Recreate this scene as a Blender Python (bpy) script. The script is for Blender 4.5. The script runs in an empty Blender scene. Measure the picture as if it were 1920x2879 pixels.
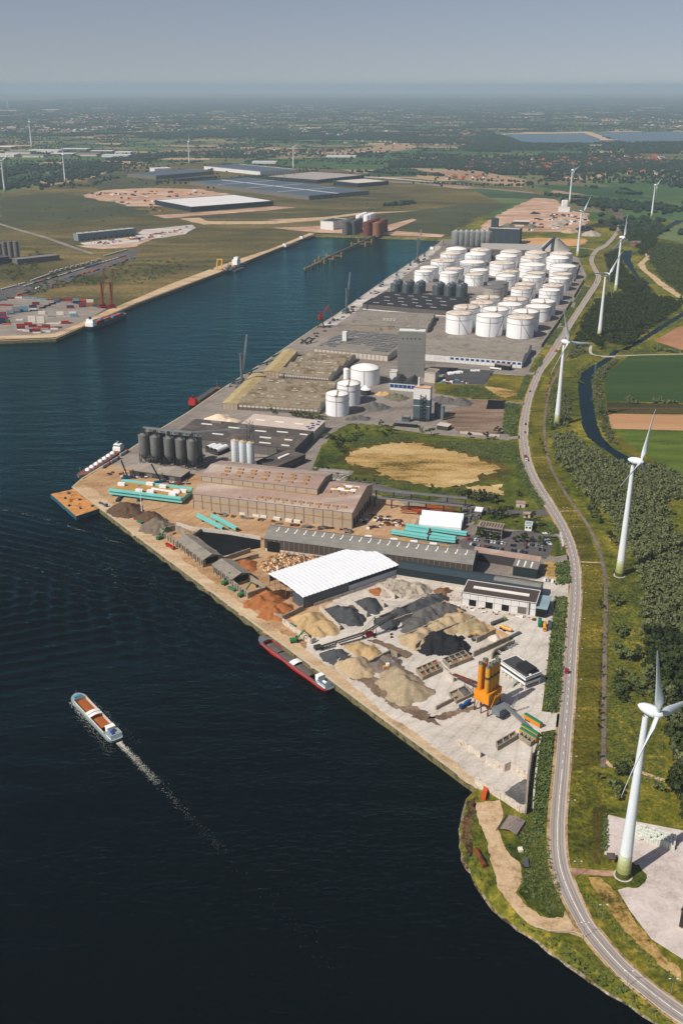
import bpy, math, random
import numpy as np
from mathutils import Vector, noise
from mathutils.geometry import tessellate_polygon
random.seed(7); rng = np.random.default_rng(7)
SC = bpy.context.scene; COL = SC.collection
# ---------------------------------------------------------------- survey
# The plan was surveyed from the air: q(u, v) turns a sight line of the survey camera into a point of the ground plane.
H, F, CX, CY = 360.0, 2799.0, 960.0, 1439.5
PIT = math.atan(1200.0 / F); CP, SP = math.cos(PIT), math.sin(PIT)
WZ = -4.5                                                       # water level below the quays
def G(u, v, z=0.0):
    t = (v - CY) / F; s = (H - z) / (SP + t * CP)
    return Vector(((u - CX) / F * s, s * (CP - t * SP), z))
def HT(u, v, vt):                                               # height above the ground point (u, v) seen at row vt
    y = G(u, v).y; t = (vt - CY) / F
    return H - y * (SP + t * CP) / (CP - t * SP)
def PPM(u, v):                                                  # survey pixels per metre there
    g = G(u, v); return F / (g.y * CP + H * SP)
def lerp(a, b, t): return a + (b - a) * t
# ---------------------------------------------------------------- tags
def tag(o, label=None, cat=None, group=None, kind=None):
    if label: o['label'] = label
    if cat: o['category'] = cat
    if group: o['group'] = group
    if kind: o['kind'] = kind
    return o
def thing(name, label, cat, loc=(0, 0, 0), group=None):
    o = bpy.data.objects.new(name, None); COL.objects.link(o)
    o.location = loc; o.empty_display_size = 1
    return tag(o, label, cat, group)
def copy_tree(o, parent=None):
    c = o.copy(); COL.objects.link(c); c.parent = parent
    for ch in o.children: copy_tree(ch, c)
    return c
def place(proto, loc, rz=0, label=None, group=None, sc=None):
    c = copy_tree(proto); c.location = loc; c.rotation_euler = (0, 0, rz)
    if sc: c.scale = sc if hasattr(sc, '__len__') else (sc, sc, sc)
    if label: c['label'] = label
    if group: c['group'] = group
    return c
ORD = ['first', 'second', 'third', 'fourth', 'fifth', 'sixth', 'seventh', 'eighth', 'ninth', 'tenth', 'eleventh', 'twelfth',
       'thirteenth', 'fourteenth', 'fifteenth', 'sixteenth', 'seventeenth', 'eighteenth', 'nineteenth', 'twentieth']
# ---------------------------------------------------------------- materials
def L1(c):
    c /= 255.0
    return c / 12.92 if c <= 0.04045 else ((c + 0.055) / 1.055) ** 2.4
ALB = 0.83
def C(*c): return tuple(ALB * L1(x) ** 1.18 for x in c) + (1,)
MATS = {}
def newmat(name):
    m = bpy.data.materials.new(name); m.use_nodes = True
    nt = m.node_tree; b = nt.nodes['Principled BSDF']
    return m, nt, b
def nd(nt, t, **kw):
    n = nt.nodes.new(t)
    for k, v in kw.items(): setattr(n, k, v)
    return n
def noise_node(nt, vec, scale, detail=4, rough=0.6, dist=0.0):
    n = nd(nt, 'ShaderNodeTexNoise'); n.inputs['Scale'].default_value = scale
    n.inputs['Detail'].default_value = detail; n.inputs['Roughness'].default_value = rough
    n.inputs['Distortion'].default_value = dist
    nt.links.new(vec, n.inputs['Vector']); return n.outputs['Fac']
def ramp(nt, fac, stops):
    r = nd(nt, 'ShaderNodeValToRGB'); e = r.color_ramp.elements
    while len(e) < len(stops): e.new(0.5)
    for i, (p, c) in enumerate(stops): e[i].position = p; e[i].color = c
    nt.links.new(fac, r.inputs['Fac']); return r.outputs['Color']
def mixc(nt, fac, a, b, mode='MIX'):
    m = nd(nt, 'ShaderNodeMix', data_type='RGBA', blend_type=mode)
    for s, x in ((m.inputs[0], fac), (m.inputs[6], a), (m.inputs[7], b)):
        if hasattr(x, 'links'): nt.links.new(x, s)
        else: s.default_value = x
    return m.outputs[2]
def mapv(nt, vec, rot=0, sc=(1, 1, 1)):
    m = nd(nt, 'ShaderNodeMapping'); m.inputs['Rotation'].default_value = (0, 0, rot); m.inputs['Scale'].default_value = sc
    nt.links.new(vec, m.inputs['Vector']); return m.outputs['Vector']
def pos(nt): return nd(nt, 'ShaderNodeNewGeometry').outputs['Position']
def M(name, col, rough=0.75, metal=0.0, var=0.18, sc=0.12, streak=None, stains=None, bump=0.0, spec=0.3, fine=0.0, obj=False, sheets=None):
    """painted / weathered surface: two noises, optional streaks along an angle, optional stains of a second colour"""
    if name in MATS: return MATS[name]
    m, nt, b = newmat(name); MATS[name] = m
    vec = nd(nt, 'ShaderNodeTexCoord').outputs['Object'] if obj else pos(nt)
    lo = tuple(c * (1 - var) for c in col[:3]) + (1,); hi = tuple(min(1, c * (1 + var)) for c in col[:3]) + (1,)
    v2 = mapv(nt, vec, -streak, (0.12, 1, 1)) if streak is not None else vec
    out = ramp(nt, noise_node(nt, v2, sc if streak is None else sc * 4, 5, 0.65), [(0.3, lo), (0.7, hi)])
    if fine:
        f = ramp(nt, noise_node(nt, vec, 0.9, 3, 0.7), [(0.3, (1 - fine, 1 - fine, 1 - fine, 1)), (0.7, (1 + fine, 1 + fine, 1 + fine, 1))])
        out = mixc(nt, 1.0, out, f, 'MULTIPLY')
    if stains:
        sc2, thr, colr = stains[:3]
        v3 = vec if len(stains) < 4 else mapv(nt, vec, 0, (1, 1, 0.1)) if stains[3] == 'v' else mapv(nt, vec, stains[3], (0.15, 1, 1))
        out = mixc(nt, ramp(nt, noise_node(nt, v3, sc2, 6, 0.62, 0.4), [(thr, (0, 0, 0, 1)), (thr + 0.12, (1, 1, 1, 1))]), out, colr)
    if sheets:                                                  # sheet joints and sheet to sheet tone: angle, width, length, strength
        k = nd(nt, 'ShaderNodeTexBrick'); g = sheets[3]; k.inputs['Color1'].default_value = (1 - g, 1 - g, 1 - g, 1); k.inputs['Color2'].default_value = (1 + g, 1 + g, 1 + g, 1); k.inputs['Mortar'].default_value = (0.7, 0.69, 0.67, 1)
        k.inputs['Scale'].default_value = 1.0; k.inputs['Brick Width'].default_value = sheets[1]; k.inputs['Row Height'].default_value = sheets[2]; k.inputs['Mortar Size'].default_value = 0.09; k.inputs['Bias'].default_value = 0.0
        nt.links.new(mapv(nt, vec, -sheets[0]), k.inputs['Vector']); out = mixc(nt, 1.0, out, k.outputs['Color'], 'MULTIPLY')
    nt.links.new(out, b.inputs['Base Color'])
    b.inputs['Roughness'].default_value = rough; b.inputs['Metallic'].default_value = metal
    b.inputs['Specular IOR Level'].default_value = spec
    if bump:
        bp = nd(nt, 'ShaderNodeBump'); bp.inputs['Strength'].default_value = bump; bp.inputs['Distance'].default_value = 1.0
        nt.links.new(noise_node(nt, vec, 0.35, 6, 0.7), bp.inputs['Height']); nt.links.new(bp.outputs['Normal'], b.inputs['Normal'])
    return m
def Mmix(name, cols, scales, rough=0.95, bump=0.0, bsc=0.5, aniso=None, con=0.95, tracks=False):
    """natural ground: cols from dark to light spread by a large noise, broken up by a middle and a small one"""
    if name in MATS: return MATS[name]
    m, nt, b = newmat(name); MATS[name] = m
    vec = pos(nt); va = mapv(nt, vec, -aniso[0], (aniso[1], 1, 1)) if aniso else vec
    a = noise_node(nt, va, scales[0], 5, 0.6); c = noise_node(nt, va, scales[1], 5, 0.65); d = noise_node(nt, vec, scales[2], 3, 0.7)
    s = nd(nt, 'ShaderNodeMath', operation='MULTIPLY_ADD'); nt.links.new(c, s.inputs[0]); s.inputs[1].default_value = 0.75
    nt.links.new(a, s.inputs[2])
    s2 = nd(nt, 'ShaderNodeMath', operation='MULTIPLY_ADD'); nt.links.new(d, s2.inputs[0]); s2.inputs[1].default_value = 0.7
    nt.links.new(s.outputs[0], s2.inputs[2])
    s3 = nd(nt, 'ShaderNodeMath', operation='MULTIPLY_ADD'); nt.links.new(s2.outputs[0], s3.inputs[0]); s3.inputs[1].default_value = con; s3.inputs[2].default_value = 0.5 - 1.225 * con
    k = len(cols)
    out = ramp(nt, s3.outputs[0], [(0.2 + 0.6 * i / (k - 1), c_) for i, c_ in enumerate(cols)])
    if tracks:                                                  # worn wheel tracks winding over the yard
        w = nd(nt, 'ShaderNodeTexWave', wave_type='BANDS'); w.inputs['Scale'].default_value = 0.035; w.inputs['Distortion'].default_value = 16; w.inputs['Detail'].default_value = 3; w.inputs['Detail Scale'].default_value = 0.35; nt.links.new(mapv(nt, vec, 0.6), w.inputs['Vector'])
        out = mixc(nt, 1.0, out, ramp(nt, w.outputs['Fac'], [(0.0, (0.88, 0.87, 0.85, 1)), (0.14, (1, 1, 1, 1)), (0.8, (1, 1, 1, 1)), (1.0, (1.04, 1.04, 1.04, 1))]), 'MULTIPLY')
    nt.links.new(out, b.inputs['Base Color']); b.inputs['Roughness'].default_value = rough
    b.inputs['Specular IOR Level'].default_value = 0.15
    if bump:
        bp = nd(nt, 'ShaderNodeBump'); bp.inputs['Strength'].default_value = bump; bp.inputs['Distance'].default_value = 1.5
        nt.links.new(noise_node(nt, vec, bsc, 5, 0.7), bp.inputs['Height']); nt.links.new(bp.outputs['Normal'], b.inputs['Normal'])
    return m
# ---------------------------------------------------------------- mesh builder
class MB:
    def __init__(s): s.v = []; s.f = []; s.m = []; s.s = []
    def add(s, vs, fs, m=0, sm=False):
        k = len(s.v); s.v.extend([tuple(p) for p in vs])
        for f in fs: s.f.append(tuple(i + k for i in f)); s.m.append(m); s.s.append(sm)
        return s
    def ob(s, o, ex, ey, ez, m=0):                              # parallelepiped from a corner and three edges
        o, ex, ey, ez = Vector(o), Vector(ex), Vector(ey), Vector(ez)
        p = [o, o + ex, o + ex + ey, o + ey]; p += [x + ez for x in p]
        return s.add(p, [(0, 3, 2, 1), (4, 5, 6, 7), (0, 1, 5, 4), (1, 2, 6, 5), (2, 3, 7, 6), (3, 0, 4, 7)], m)
    def box(s, c, sz, rz=0.0, m=0):                             # c = centre of the bottom face
        a, b = math.cos(rz), math.sin(rz); ex = Vector((a, b, 0)) * sz[0]; ey = Vector((-b, a, 0)) * sz[1]
        return s.ob(Vector(c) - ex / 2 - ey / 2, ex, ey, (0, 0, sz[2]), m)
    def prism(s, poly, z0, z1, m=0, mt=None):
        n = len(poly); z1 = z1 if hasattr(z1, '__len__') else [z1] * n
        vs = [(p[0], p[1], z0) for p in poly] + [(p[0], p[1], z1[i]) for i, p in enumerate(poly)]
        s.add(vs, [(i, (i + 1) % n, n + (i + 1) % n, n + i) for i in range(n)], m)
        tri = tessellate_polygon([[Vector((p[0], p[1], 0)) for p in poly]])
        return s.add(vs[n:], tri, m if mt is None else mt)
    def cyl(s, c, r, z0, z1, n=16, r2=None, m=0, cap=True, mc=None):
        r2 = r if r2 is None else r2
        return s.lathe(c, [(r, z0), (r2, z1)], n, m, cap, mc)
    def lathe(s, c, prof, n=16, m=0, cap=True, mc=None):
        vs = []; fs = []
        for r, z in prof:
            for i in range(n):
                a = 2 * math.pi * i / n; vs.append((c[0] + r * math.cos(a), c[1] + r * math.sin(a), z))
        for k in range(len(prof) - 1):
            for i in range(n): fs.append((k * n + i, k * n + (i + 1) % n, (k + 1) * n + (i + 1) % n, (k + 1) * n + i))
        s.add(vs, fs, m, True)
        if cap and prof[-1][0] > 1e-3: s.add(vs[-n:], [tuple(range(n))], m if mc is None else mc)
        return s
    def tube(s, p, q, r, n=6, r2=None, m=0):
        p, q = Vector(p), Vector(q); d = q - p
        if d.length < 1e-6: return s
        d.normalize(); a = d.orthogonal().normalized(); b = d.cross(a); r2 = r if r2 is None else r2
        vs = [p + (a * math.cos(2 * math.pi * i / n) + b * math.sin(2 * math.pi * i / n)) * r for i in range(n)]
        vs += [q + (a * math.cos(2 * math.pi * i / n) + b * math.sin(2 * math.pi * i / n)) * r2 for i in range(n)]
        s.add(vs, [(i, (i + 1) % n, n + (i + 1) % n, n + i) for i in range(n)], m, n > 5)
        return s.add(vs, [tuple(range(n))[::-1], tuple(range(n, 2 * n))], m)
    def beam(s, p, q, w, h=None, m=0):                          # square bar between two points (h = height)
        p, q = Vector(p), Vector(q); d = (q - p); h = w if h is None else h
        if d.length < 1e-6: return s
        dn = d.normalized(); side = Vector((-dn.y, dn.x, 0))
        side = side.normalized() if side.length > 1e-3 else Vector((1, 0, 0)); up = side.cross(dn) * -1
        return s.ob(p - side * w / 2 - up * h / 2, d, side * w, up * h, m)
    def lattice(s, p, q, w, nb, r=0.12, w2=None, m=0):          # square lattice boom
        p, q = Vector(p), Vector(q); d = (q - p); dn = d.normalized(); a = dn.orthogonal().normalized(); b = dn.cross(a)
        w2 = w if w2 is None else w2
        cs = lambda t: [p + d * t + (a * x + b * y) * lerp(w, w2, t) / 2 for x, y in ((1, 1), (-1, 1), (-1, -1), (1, -1))]
        A, B = cs(0), cs(1)
        for i in range(4): s.tube(A[i], B[i], r, 4, m=m)
        for k in range(nb):
            c0, c1 = cs(k / nb), cs((k + 1) / nb)
            for i in range(4): s.tube(c0[i], c1[(i + 1) % 4], r * 0.7, 4, m=m)
        return s
    def build(s, name, mats, parent=None, loc=None, link=True):
        me = bpy.data.meshes.new(name); off = Vector((0, 0, 0))
        if parent is not None and loc is None:
            p = parent
            while p is not None: off += p.location; p = p.parent
        if loc is not None: off = Vector(loc)
        me.from_pydata([(a - off.x, b - off.y, c - off.z) for a, b, c in s.v], [], s.f)
        for m in (mats if isinstance(mats, (list, tuple)) else [mats]): me.materials.append(m)
        me.polygons.foreach_set('material_index', s.m); me.polygons.foreach_set('use_smooth', s.s); me.update()
        o = bpy.data.objects.new(name, me)
        if link: COL.objects.link(o)
        if loc is not None: o.location = off
        if parent is not None:
            o.parent = parent
            if loc is not None: o.location = (0, 0, 0)
        return o
def np_mesh(name, V, Fc, mats, mi=None, smooth=False, k=3):
    me = bpy.data.meshes.new(name); nf = len(Fc)
    me.vertices.add(len(V)); me.vertices.foreach_set('co', np.asarray(V, np.float32).ravel())
    me.loops.add(nf * k); me.loops.foreach_set('vertex_index', np.asarray(Fc, np.int32).ravel())
    me.polygons.add(nf); me.polygons.foreach_set('loop_start', np.arange(0, nf * k, k, dtype=np.int32))
    me.polygons.foreach_set('loop_total', np.full(nf, k, np.int32))
    if mi is not None: me.polygons.foreach_set('material_index', np.asarray(mi, np.int32))
    me.polygons.foreach_set('use_smooth', np.full(nf, smooth, bool))
    for m in mats: me.materials.append(m)
    me.update(calc_edges=True); me.validate()
    o = bpy.data.objects.new(name, me); COL.objects.link(o); return o
# ---------------------------------------------------------------- ground sheets
def fnoise(x, y, s): return noise.fractal(Vector((x * s, y * s, 3.7)), 0.35, 2.0, 5)
def ragged(pts, step, amp, sc=0.05):
    out = []
    for i, p in enumerate(pts):
        q = pts[(i + 1) % len(pts)]; n = max(1, int((q - p).length / step))
        for k in range(n):
            c = p.lerp(q, k / n)
            a2 = amp * .45; out.append(Vector((c.x + fnoise(c.x, c.y, sc) * amp + fnoise(c.x, c.y + 9, sc * 6) * a2, c.y + fnoise(c.x + 531, c.y - 77, sc) * amp + fnoise(c.x + 9, c.y, sc * 6) * a2, c.z)))
    return out
LAY = 0.035
def sheet(name, px, mat, layer=1, rag=0, step=None, sc=0.05, world=False, kind='structure', z=None):
    z = layer * LAY if z is None else z
    pts = [Vector((p[0], p[1], z)) if world else G(p[0], p[1], z) for p in px]
    if rag: pts = ragged(pts, step or max(1.5, rag * 0.45), rag, sc)
    tri = tessellate_polygon([[Vector((p.x, p.y, 0)) for p in pts]])
    mb = MB(); mb.add([(p.x, p.y, z) for p in pts], tri)
    o = mb.build(name, mat); o['kind'] = kind; return o
def spline(pts, step=6.0):                                      # Catmull-Rom through lists of equal-length tuples
    out = []; n = len(pts)
    for i in range(n - 1):
        p0, p1, p2, p3 = (np.array(pts[max(0, min(n - 1, j))], float) for j in (i - 1, i, i + 1, i + 2))
        k = max(2, int(np.linalg.norm((p2 - p1)[:2]) / step))
        for j in range(k):
            t = j / k
            out.append(0.5 * (2 * p1 + (p2 - p0) * t + (2 * p0 - 5 * p1 + 4 * p2 - p3) * t * t + (3 * p1 - p0 - 3 * p2 + p3) * t ** 3))
    out.append(np.array(pts[-1], float)); return out
def ribbon(name, L, R, mat, layer=2, uv=True):
    """strip between two world polylines of equal length, UV u across 0..1, v along in metres"""
    n = len(L); z = layer * LAY; vs = [(l[0], l[1], z) for l in L] + [(r[0], r[1], z) for r in R]
    mb = MB(); mb.add(vs, [(i, n + i, n + i + 1, i + 1) for i in range(n - 1)])
    o = mb.build(name, mat); o['kind'] = 'structure'
    if uv:
        ul = o.data.uv_layers.new(name='UVMap'); d = [0.0]
        for i in range(1, n): d.append(d[-1] + math.hypot(L[i][0] - L[i - 1][0], L[i][1] - L[i - 1][1]))
        for lo in o.data.loops:
            i = lo.vertex_index; ul.data[lo.index].uv = (0.0, d[i]) if i < n else (1.0, d[i - n])
    return o
def path(name, px, w, mat, layer=2, step=6.0):
    """a road or path of width w metres along surveyed points"""
    c = spline([tuple(G(*p))[:2] for p in px], step); n = len(c); L = []; R = []
    for i in range(n):
        d = c[min(n - 1, i + 1)] - c[max(0, i - 1)]; d /= (np.linalg.norm(d) + 1e-9); nrm = np.array((-d[1], d[0]))
        ww = w if not hasattr(w, '__len__') else lerp(w[0], w[1], i / (n - 1))
        L.append(c[i] + nrm * ww / 2); R.append(c[i] - nrm * ww / 2)
    return ribbon(name, L, R, mat, layer), c
# ================================================================ world, sun, camera, air
SUN_AZ, SUN_EL = math.radians(36), math.radians(46)             # direction the light travels towards on the ground, height
SC.view_settings.view_transform = 'Standard'; SC.view_settings.look = 'None'
SC.view_settings.exposure = 0.18; SC.view_settings.gamma = 1.0
W = bpy.data.worlds.new("World"); SC.world = W; W.use_nodes = True
nt = W.node_tree; bg = nt.nodes['Background']
sky = nt.nodes.new('ShaderNodeTexSky'); sky.sky_type = 'NISHITA'; sky.sun_disc = False
sky.sun_elevation = SUN_EL; sky.air_density = 1.0; sky.dust_density = 1.2; sky.ozone_density = 1.0; sky.altitude = 300
sx, sy = -math.cos(SUN_AZ), -math.sin(SUN_AZ)                   # towards the sun
sky.sun_rotation = math.atan2(sx, sy)
tc = nd(nt, 'ShaderNodeTexCoord'); va_ = nd(nt, 'ShaderNodeVectorMath', operation='ADD'); va_.inputs[1].default_value = (0, 0, 0.10); nt.links.new(tc.outputs['Generated'], va_.inputs[0])
vn_ = nd(nt, 'ShaderNodeVectorMath', operation='NORMALIZE'); nt.links.new(va_.outputs[0], vn_.inputs[0]); nt.links.new(vn_.outputs[0], sky.inputs['Vector'])  # low haze hides the lowest degrees of the sky
nt.links.new(mixc(nt, 1.0, sky.outputs['Color'], (1.58, 1.30, 1.20, 1), 'MULTIPLY'), bg.inputs['Color'])
bg.inputs['Strength'].default_value = 0.06
sl = bpy.data.lights.new('sun', 'SUN'); sl.energy = 5.0; sl.angle = math.radians(0.53); sl.color = (1.0, 0.93, 0.83)
so = bpy.data.objects.new('sun', sl); COL.objects.link(so)
so.rotation_euler = Vector((-sx * math.cos(SUN_EL), -sy * math.cos(SUN_EL), -math.sin(SUN_EL))).to_track_quat('-Z', 'Y').to_euler()
so.location = (0, 0, 900)
cam = bpy.data.cameras.new('camera'); cam.sensor_fit = 'VERTICAL'; cam.sensor_height = 36.0; cam.lens = 35.0
cam.clip_start = 1.0; cam.clip_end = 120000
co = bpy.data.objects.new('camera', cam); COL.objects.link(co); co.location = (0, 0, H)
co.rotation_euler = (math.pi / 2 - PIT, 0, 0); SC.camera = co
hz = MB(); hz.ob((-50000, -3000, -14), (100000, 0, 0), (0, 53000, 0), (0, 0, H + 40 + 14))
mh = bpy.data.materials.new('haze_air'); mh.use_nodes = True; nh = mh.node_tree
nh.nodes.remove(nh.nodes['Principled BSDF']); vol = nh.nodes.new('ShaderNodeVolumePrincipled')
vol.inputs['Color'].default_value = (0.52, 0.68, 0.79, 1); vol.inputs['Density'].default_value = 0.000056
vol.inputs['Anisotropy'].default_value = 0.0
nh.links.new(vol.outputs[0], nh.nodes['Material Output'].inputs['Volume'])
ho = hz.build('haze', mh); ho['kind'] = 'stuff'
# ================================================================ shore lines (survey points)
QUAY_L = [(-900, 1000), (0, 959), (159, 952), (247, 914), (392, 851), (477, 819), (612, 769), (690, 736), (740, 716), (795, 694), (835, 678), (883, 660)]
QUAY_END = [(883, 660), (960, 661), (1060, 664), (1150, 667), (1246, 672)]
QUAY_R = [(1246, 672), (1220, 700), (1175, 730), (1095, 777), (945, 885), (885, 922), (740, 1020), (625, 1093), (525, 1162), (450, 1207), (362, 1266), (232, 1345), (204, 1370)]
QUAY_N = [(204, 1370), (350, 1481), (500, 1594), (610, 1675), (730, 1765), (850, 1853), (965, 1938), (1025, 1983), (1200, 2112), (1342, 2217)]
SHORE = [(1342, 2217), (1316, 2250), (1299, 2310), (1293, 2361), (1303, 2420), (1336, 2485), (1372, 2545), (1400, 2577), (1432, 2600), (1478, 2632), (1543, 2678),
         (1598, 2715), (1653, 2761), (1708, 2797), (1777, 2834), (1841, 2875), (1990, 2965)]
qpts = []
for seg in (QUAY_L, QUAY_END[1:], QUAY_R[1:], QUAY_N[1:]): qpts += [G(*p) for p in seg]
shw = [Vector((a[0], a[1], 0)) for a in spline([tuple(G(*p, WZ if k else 0))[:2] for k, p in enumerate(SHORE)], 5)]
def outw(i):                                                    # from the land towards the water
    d = shw[min(len(shw) - 1, i + 1)] - shw[max(0, i - 1)]; d.normalize(); return Vector((d.y, -d.x, 0))
if (shw[len(shw) // 2] + outw(len(shw) // 2)).x > shw[len(shw) // 2].x: shs = -1
else: shs = 1
SHW = [6.5 * min(1, i / 4) for i in range(len(shw))]
shp = [p - outw(i) * (shs * SHW[i]) for i, p in enumerate(shw)]
shp = [Vector((p.x + fnoise(p.x, p.y, 0.11) * .8, p.y + fnoise(p.x + 99, p.y, 0.11) * .8, 0)) if 0 < i < len(shp) - 1 else p for i, p in enumerate(shp)]
hole = qpts + shp[1:] + [Vector((700, -600, 0)), Vector((-5000, -600, 0)), Vector((-5000, qpts[0].y, 0))]
outer = [Vector((-49000, -2500, 0)), Vector((49000, -2500, 0)), Vector((49000, 49000, 0)), Vector((-49000, 49000, 0))]
GRASS = Mmix('meadow_grass', [C(44, 54, 16), C(90, 98, 32), C(126, 124, 46), C(174, 154, 74)], (0.012, 0.12, 0.38), bump=0.6, con=1.15)
tri = tessellate_polygon([outer, hole]); mb = MB(); mb.add(outer + hole, tri)
ground = mb.build('ground', GRASS); ground['kind'] = 'structure'
# water
mw, nt, b = newmat('harbour_water')
vec = pos(nt); b.inputs['Roughness'].default_value = 0.12; b.inputs['IOR'].default_value = 1.2; b.inputs['Specular Tint'].default_value = (0.5, 0.95, 1.0, 1)
b.inputs['Base Color'].default_value = (0.0008, 0.0016, 0.0016, 1)
n1 = noise_node(nt, mapv(nt, vec, -0.5, (0.5, 1, 1)), 0.35, 4, 0.6); n2 = noise_node(nt, mapv(nt, vec, -0.7, (0.35, 1, 1)), 0.06, 3, 0.55)
gust = ramp(nt, noise_node(nt, mapv(nt, vec, -0.4, (0.25, 1, 1)), 0.006, 4, 0.6), [(0.35, (0.4, 0.4, 0.4, 1)), (0.7, (1, 1, 1, 1))])
s = nd(nt, 'ShaderNodeMath', operation='MULTIPLY_ADD'); nt.links.new(n2, s.inputs[0]); s.inputs[1].default_value = 2.2; nt.links.new(n1, s.inputs[2])
bp = nd(nt, 'ShaderNodeBump'); bp.inputs['Distance'].default_value = 1.6; nt.links.new(gust, bp.inputs['Strength'])
nt.links.new(s.outputs[0], bp.inputs['Height'])
def wet(nt, b, bump, deep, tint, rough, ior=1.24):                # dark water: Fresnel mix of a deep body colour and a tinted sky reflection
    nt.nodes.remove(b); df = nd(nt, 'ShaderNodeBsdfDiffuse'); df.inputs['Color'].default_value = deep; gl = nd(nt, 'ShaderNodeBsdfGlossy'); gl.inputs['Color'].default_value = tint; gl.inputs['Roughness'].default_value = rough
    fr = nd(nt, 'ShaderNodeFresnel'); fr.inputs['IOR'].default_value = ior; mx = nd(nt, 'ShaderNodeMixShader')
    for x in (df, gl, fr): nt.links.new(bump.outputs['Normal'], x.inputs['Normal'])
    nt.links.new(fr.outputs[0], mx.inputs[0]); nt.links.new(df.outputs[0], mx.inputs[1]); nt.links.new(gl.outputs[0], mx.inputs[2]); nt.links.new(mx.outputs[0], nt.nodes['Material Output'].inputs['Surface'])
wet(nt, b, bp, (0.0003, 0.0006, 0.0005, 1), (0.30, 0.84, 0.92, 1), 0.10)
# the water is a real surface: a fine grid where the ships' waves run, a flat sheet around it
def wave(x, y):
    z = 0.0
    for (ox, oy), ang, wl, amp, rng_, w0 in WAVES:
        c, s_ = math.cos(ang), math.sin(ang); a = (x - ox) * c + (y - oy) * s_; t = -(x - ox) * s_ + (y - oy) * c
        ph = t / wl * 2 * math.pi + 1.1 * math.sin(a / 47.0 + t / 80.0) + 0.6 * math.sin(a / 19.0)
        env = max(0.0, 1 - abs(t - rng_) / w0) * max(0.0, 1 - abs(a) / 300.0)
        z += amp * env * math.sin(ph)
    return z
o1 = G(250, 1600, WZ)
WAVES = [((o1.x, o1.y), -0.42, 11, 1.5, 0, 120), ((o1.x + 130, o1.y - 60), -0.62, 8.0, 1.0, -20, 90), ((o1.x - 80, o1.y - 110), 0.35, 14.0, 1.2, 0, 120)]
gx0, gx1, gy0, gy1 = o1.x - 330, o1.x + 420, o1.y - 330, o1.y + 170
nx, ny = 375, 250
xs = np.linspace(gx0, gx1, nx); ys = np.linspace(gy0, gy1, ny)
V = np.array([(x, y, WZ + wave(x, y) * min(1, min(i, nx - 1 - i, j, ny - 1 - j) / 12)) for j, y in enumerate(ys) for i, x in enumerate(xs)])
idx = np.arange(nx * ny).reshape(ny, nx)
Fq = np.stack([idx[:-1, :-1], idx[:-1, 1:], idx[1:, 1:], idx[1:, :-1]], -1).reshape(-1, 4)
wv = np_mesh('water', V, Fq, [mw], smooth=True, k=4); wv['kind'] = 'structure'
wo = [Vector((-9000, -2000, 0)), Vector((6000, -2000, 0)), Vector((6000, 6000, 0)), Vector((-9000, 6000, 0))]
wh = [Vector((gx0, gy0, 0)), Vector((gx1, gy0, 0)), Vector((gx1, gy1, 0)), Vector((gx0, gy1, 0))]
mb = MB(); mb.add([(p.x, p.y, WZ) for p in wo + wh], tessellate_polygon([wo, wh]))
o = mb.build('water', mw); o['kind'] = 'structure'
# quay walls and the sloping stone bank
QW = M('quay_concrete', C(132, 120, 88), var=0.3, sc=0.25, stains=(0.3, 0.52, C(70, 66, 44)))
QC = M('quay_coping', C(196, 184, 160), var=0.15, sc=0.2)
def quay(label, px):
    t = thing('quay_wall', label, 'quay wall', G(*px[len(px) // 2])); t['kind'] = 'thing'; f = MB(); cpg = MB()
    P = [G(*p) for p in px]
    for i in range(len(P) - 1):
        a, c = P[i], P[i + 1]; d = (c - a).normalized(); nrm = Vector((-d.y, d.x, 0)) * QSIDE
        f.ob(a + Vector((0, 0, -8)), c - a, nrm * 0.5, (0, 0, 7.9)); cpg.ob(a + nrm * -1.2 + Vector((0, 0, 0.02)), c - a, nrm * 1.75, (0, 0, 0.32))
        k = int((c - a).length / 16)
        for j in range(k): f.ob(a + (c - a) * ((j + .5) / k) + nrm * 0.5 + Vector((0, 0, -5)), d * 0.7, nrm * 0.35, (0, 0, 4.6))
    f.build('wall_face', QW, t); cpg.build('coping', QC, t); return t
QSIDE = -1
quay('long stained concrete quay wall beside the container terminal and the dry meadow', QUAY_L)
quay('concrete quay wall along the warehouses and storage tanks', QUAY_R)
quay('concrete quay wall with fender piers in front of the sand and wood heaps', QUAY_N)
n = len(shp); BW = [(0.0, 0.03), (.25, -.7), (.5, -1.7), (.72, -2.9), (.86, -3.7), (1.0, -4.6), (1.25, -6.5)]; vs = []
for i in range(n):
    for w, z in BW:
        p = shp[i] + outw(i) * (shs * w * (SHW[i] + .6) + (.9 * fnoise(i * 3.1, w * 9, .7) if w else 0)); vs.append((p.x, p.y, z + .35 * fnoise(i * 2.7, w * 5 + 40, .9) if w else z))
STONE = Mmix('bank_stone', [C(46, 40, 28), C(100, 86, 66), C(168, 154, 134), C(226, 214, 200)], (0.08, 0.35, 0.9), bump=0.8, bsc=1.2)
for k0, k1, m_, nm in ((0, 4, GRASS, 'grass_slope'), (4, 6, STONE, 'stone_bank')):
    bank = MB(); bank.add(vs, [(i * 7 + k, (i + 1) * 7 + k, (i + 1) * 7 + k + 1, i * 7 + k + 1) for i in range(n - 1) for k in range(k0, k1)]); bank.build(nm, m_)['kind'] = 'structure'
e2 = MB(); q2 = QUAY_END; P = [G(*p) for p in q2]
for i in range(len(P) - 1): e2.add([P[i] + Vector((0, 0, .02)), P[i + 1] + Vector((0, 0, .02)), P[i + 1] + Vector((0, -14, -6)), P[i] + Vector((0, -14, -6))], [(0, 1, 2, 3)])
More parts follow.
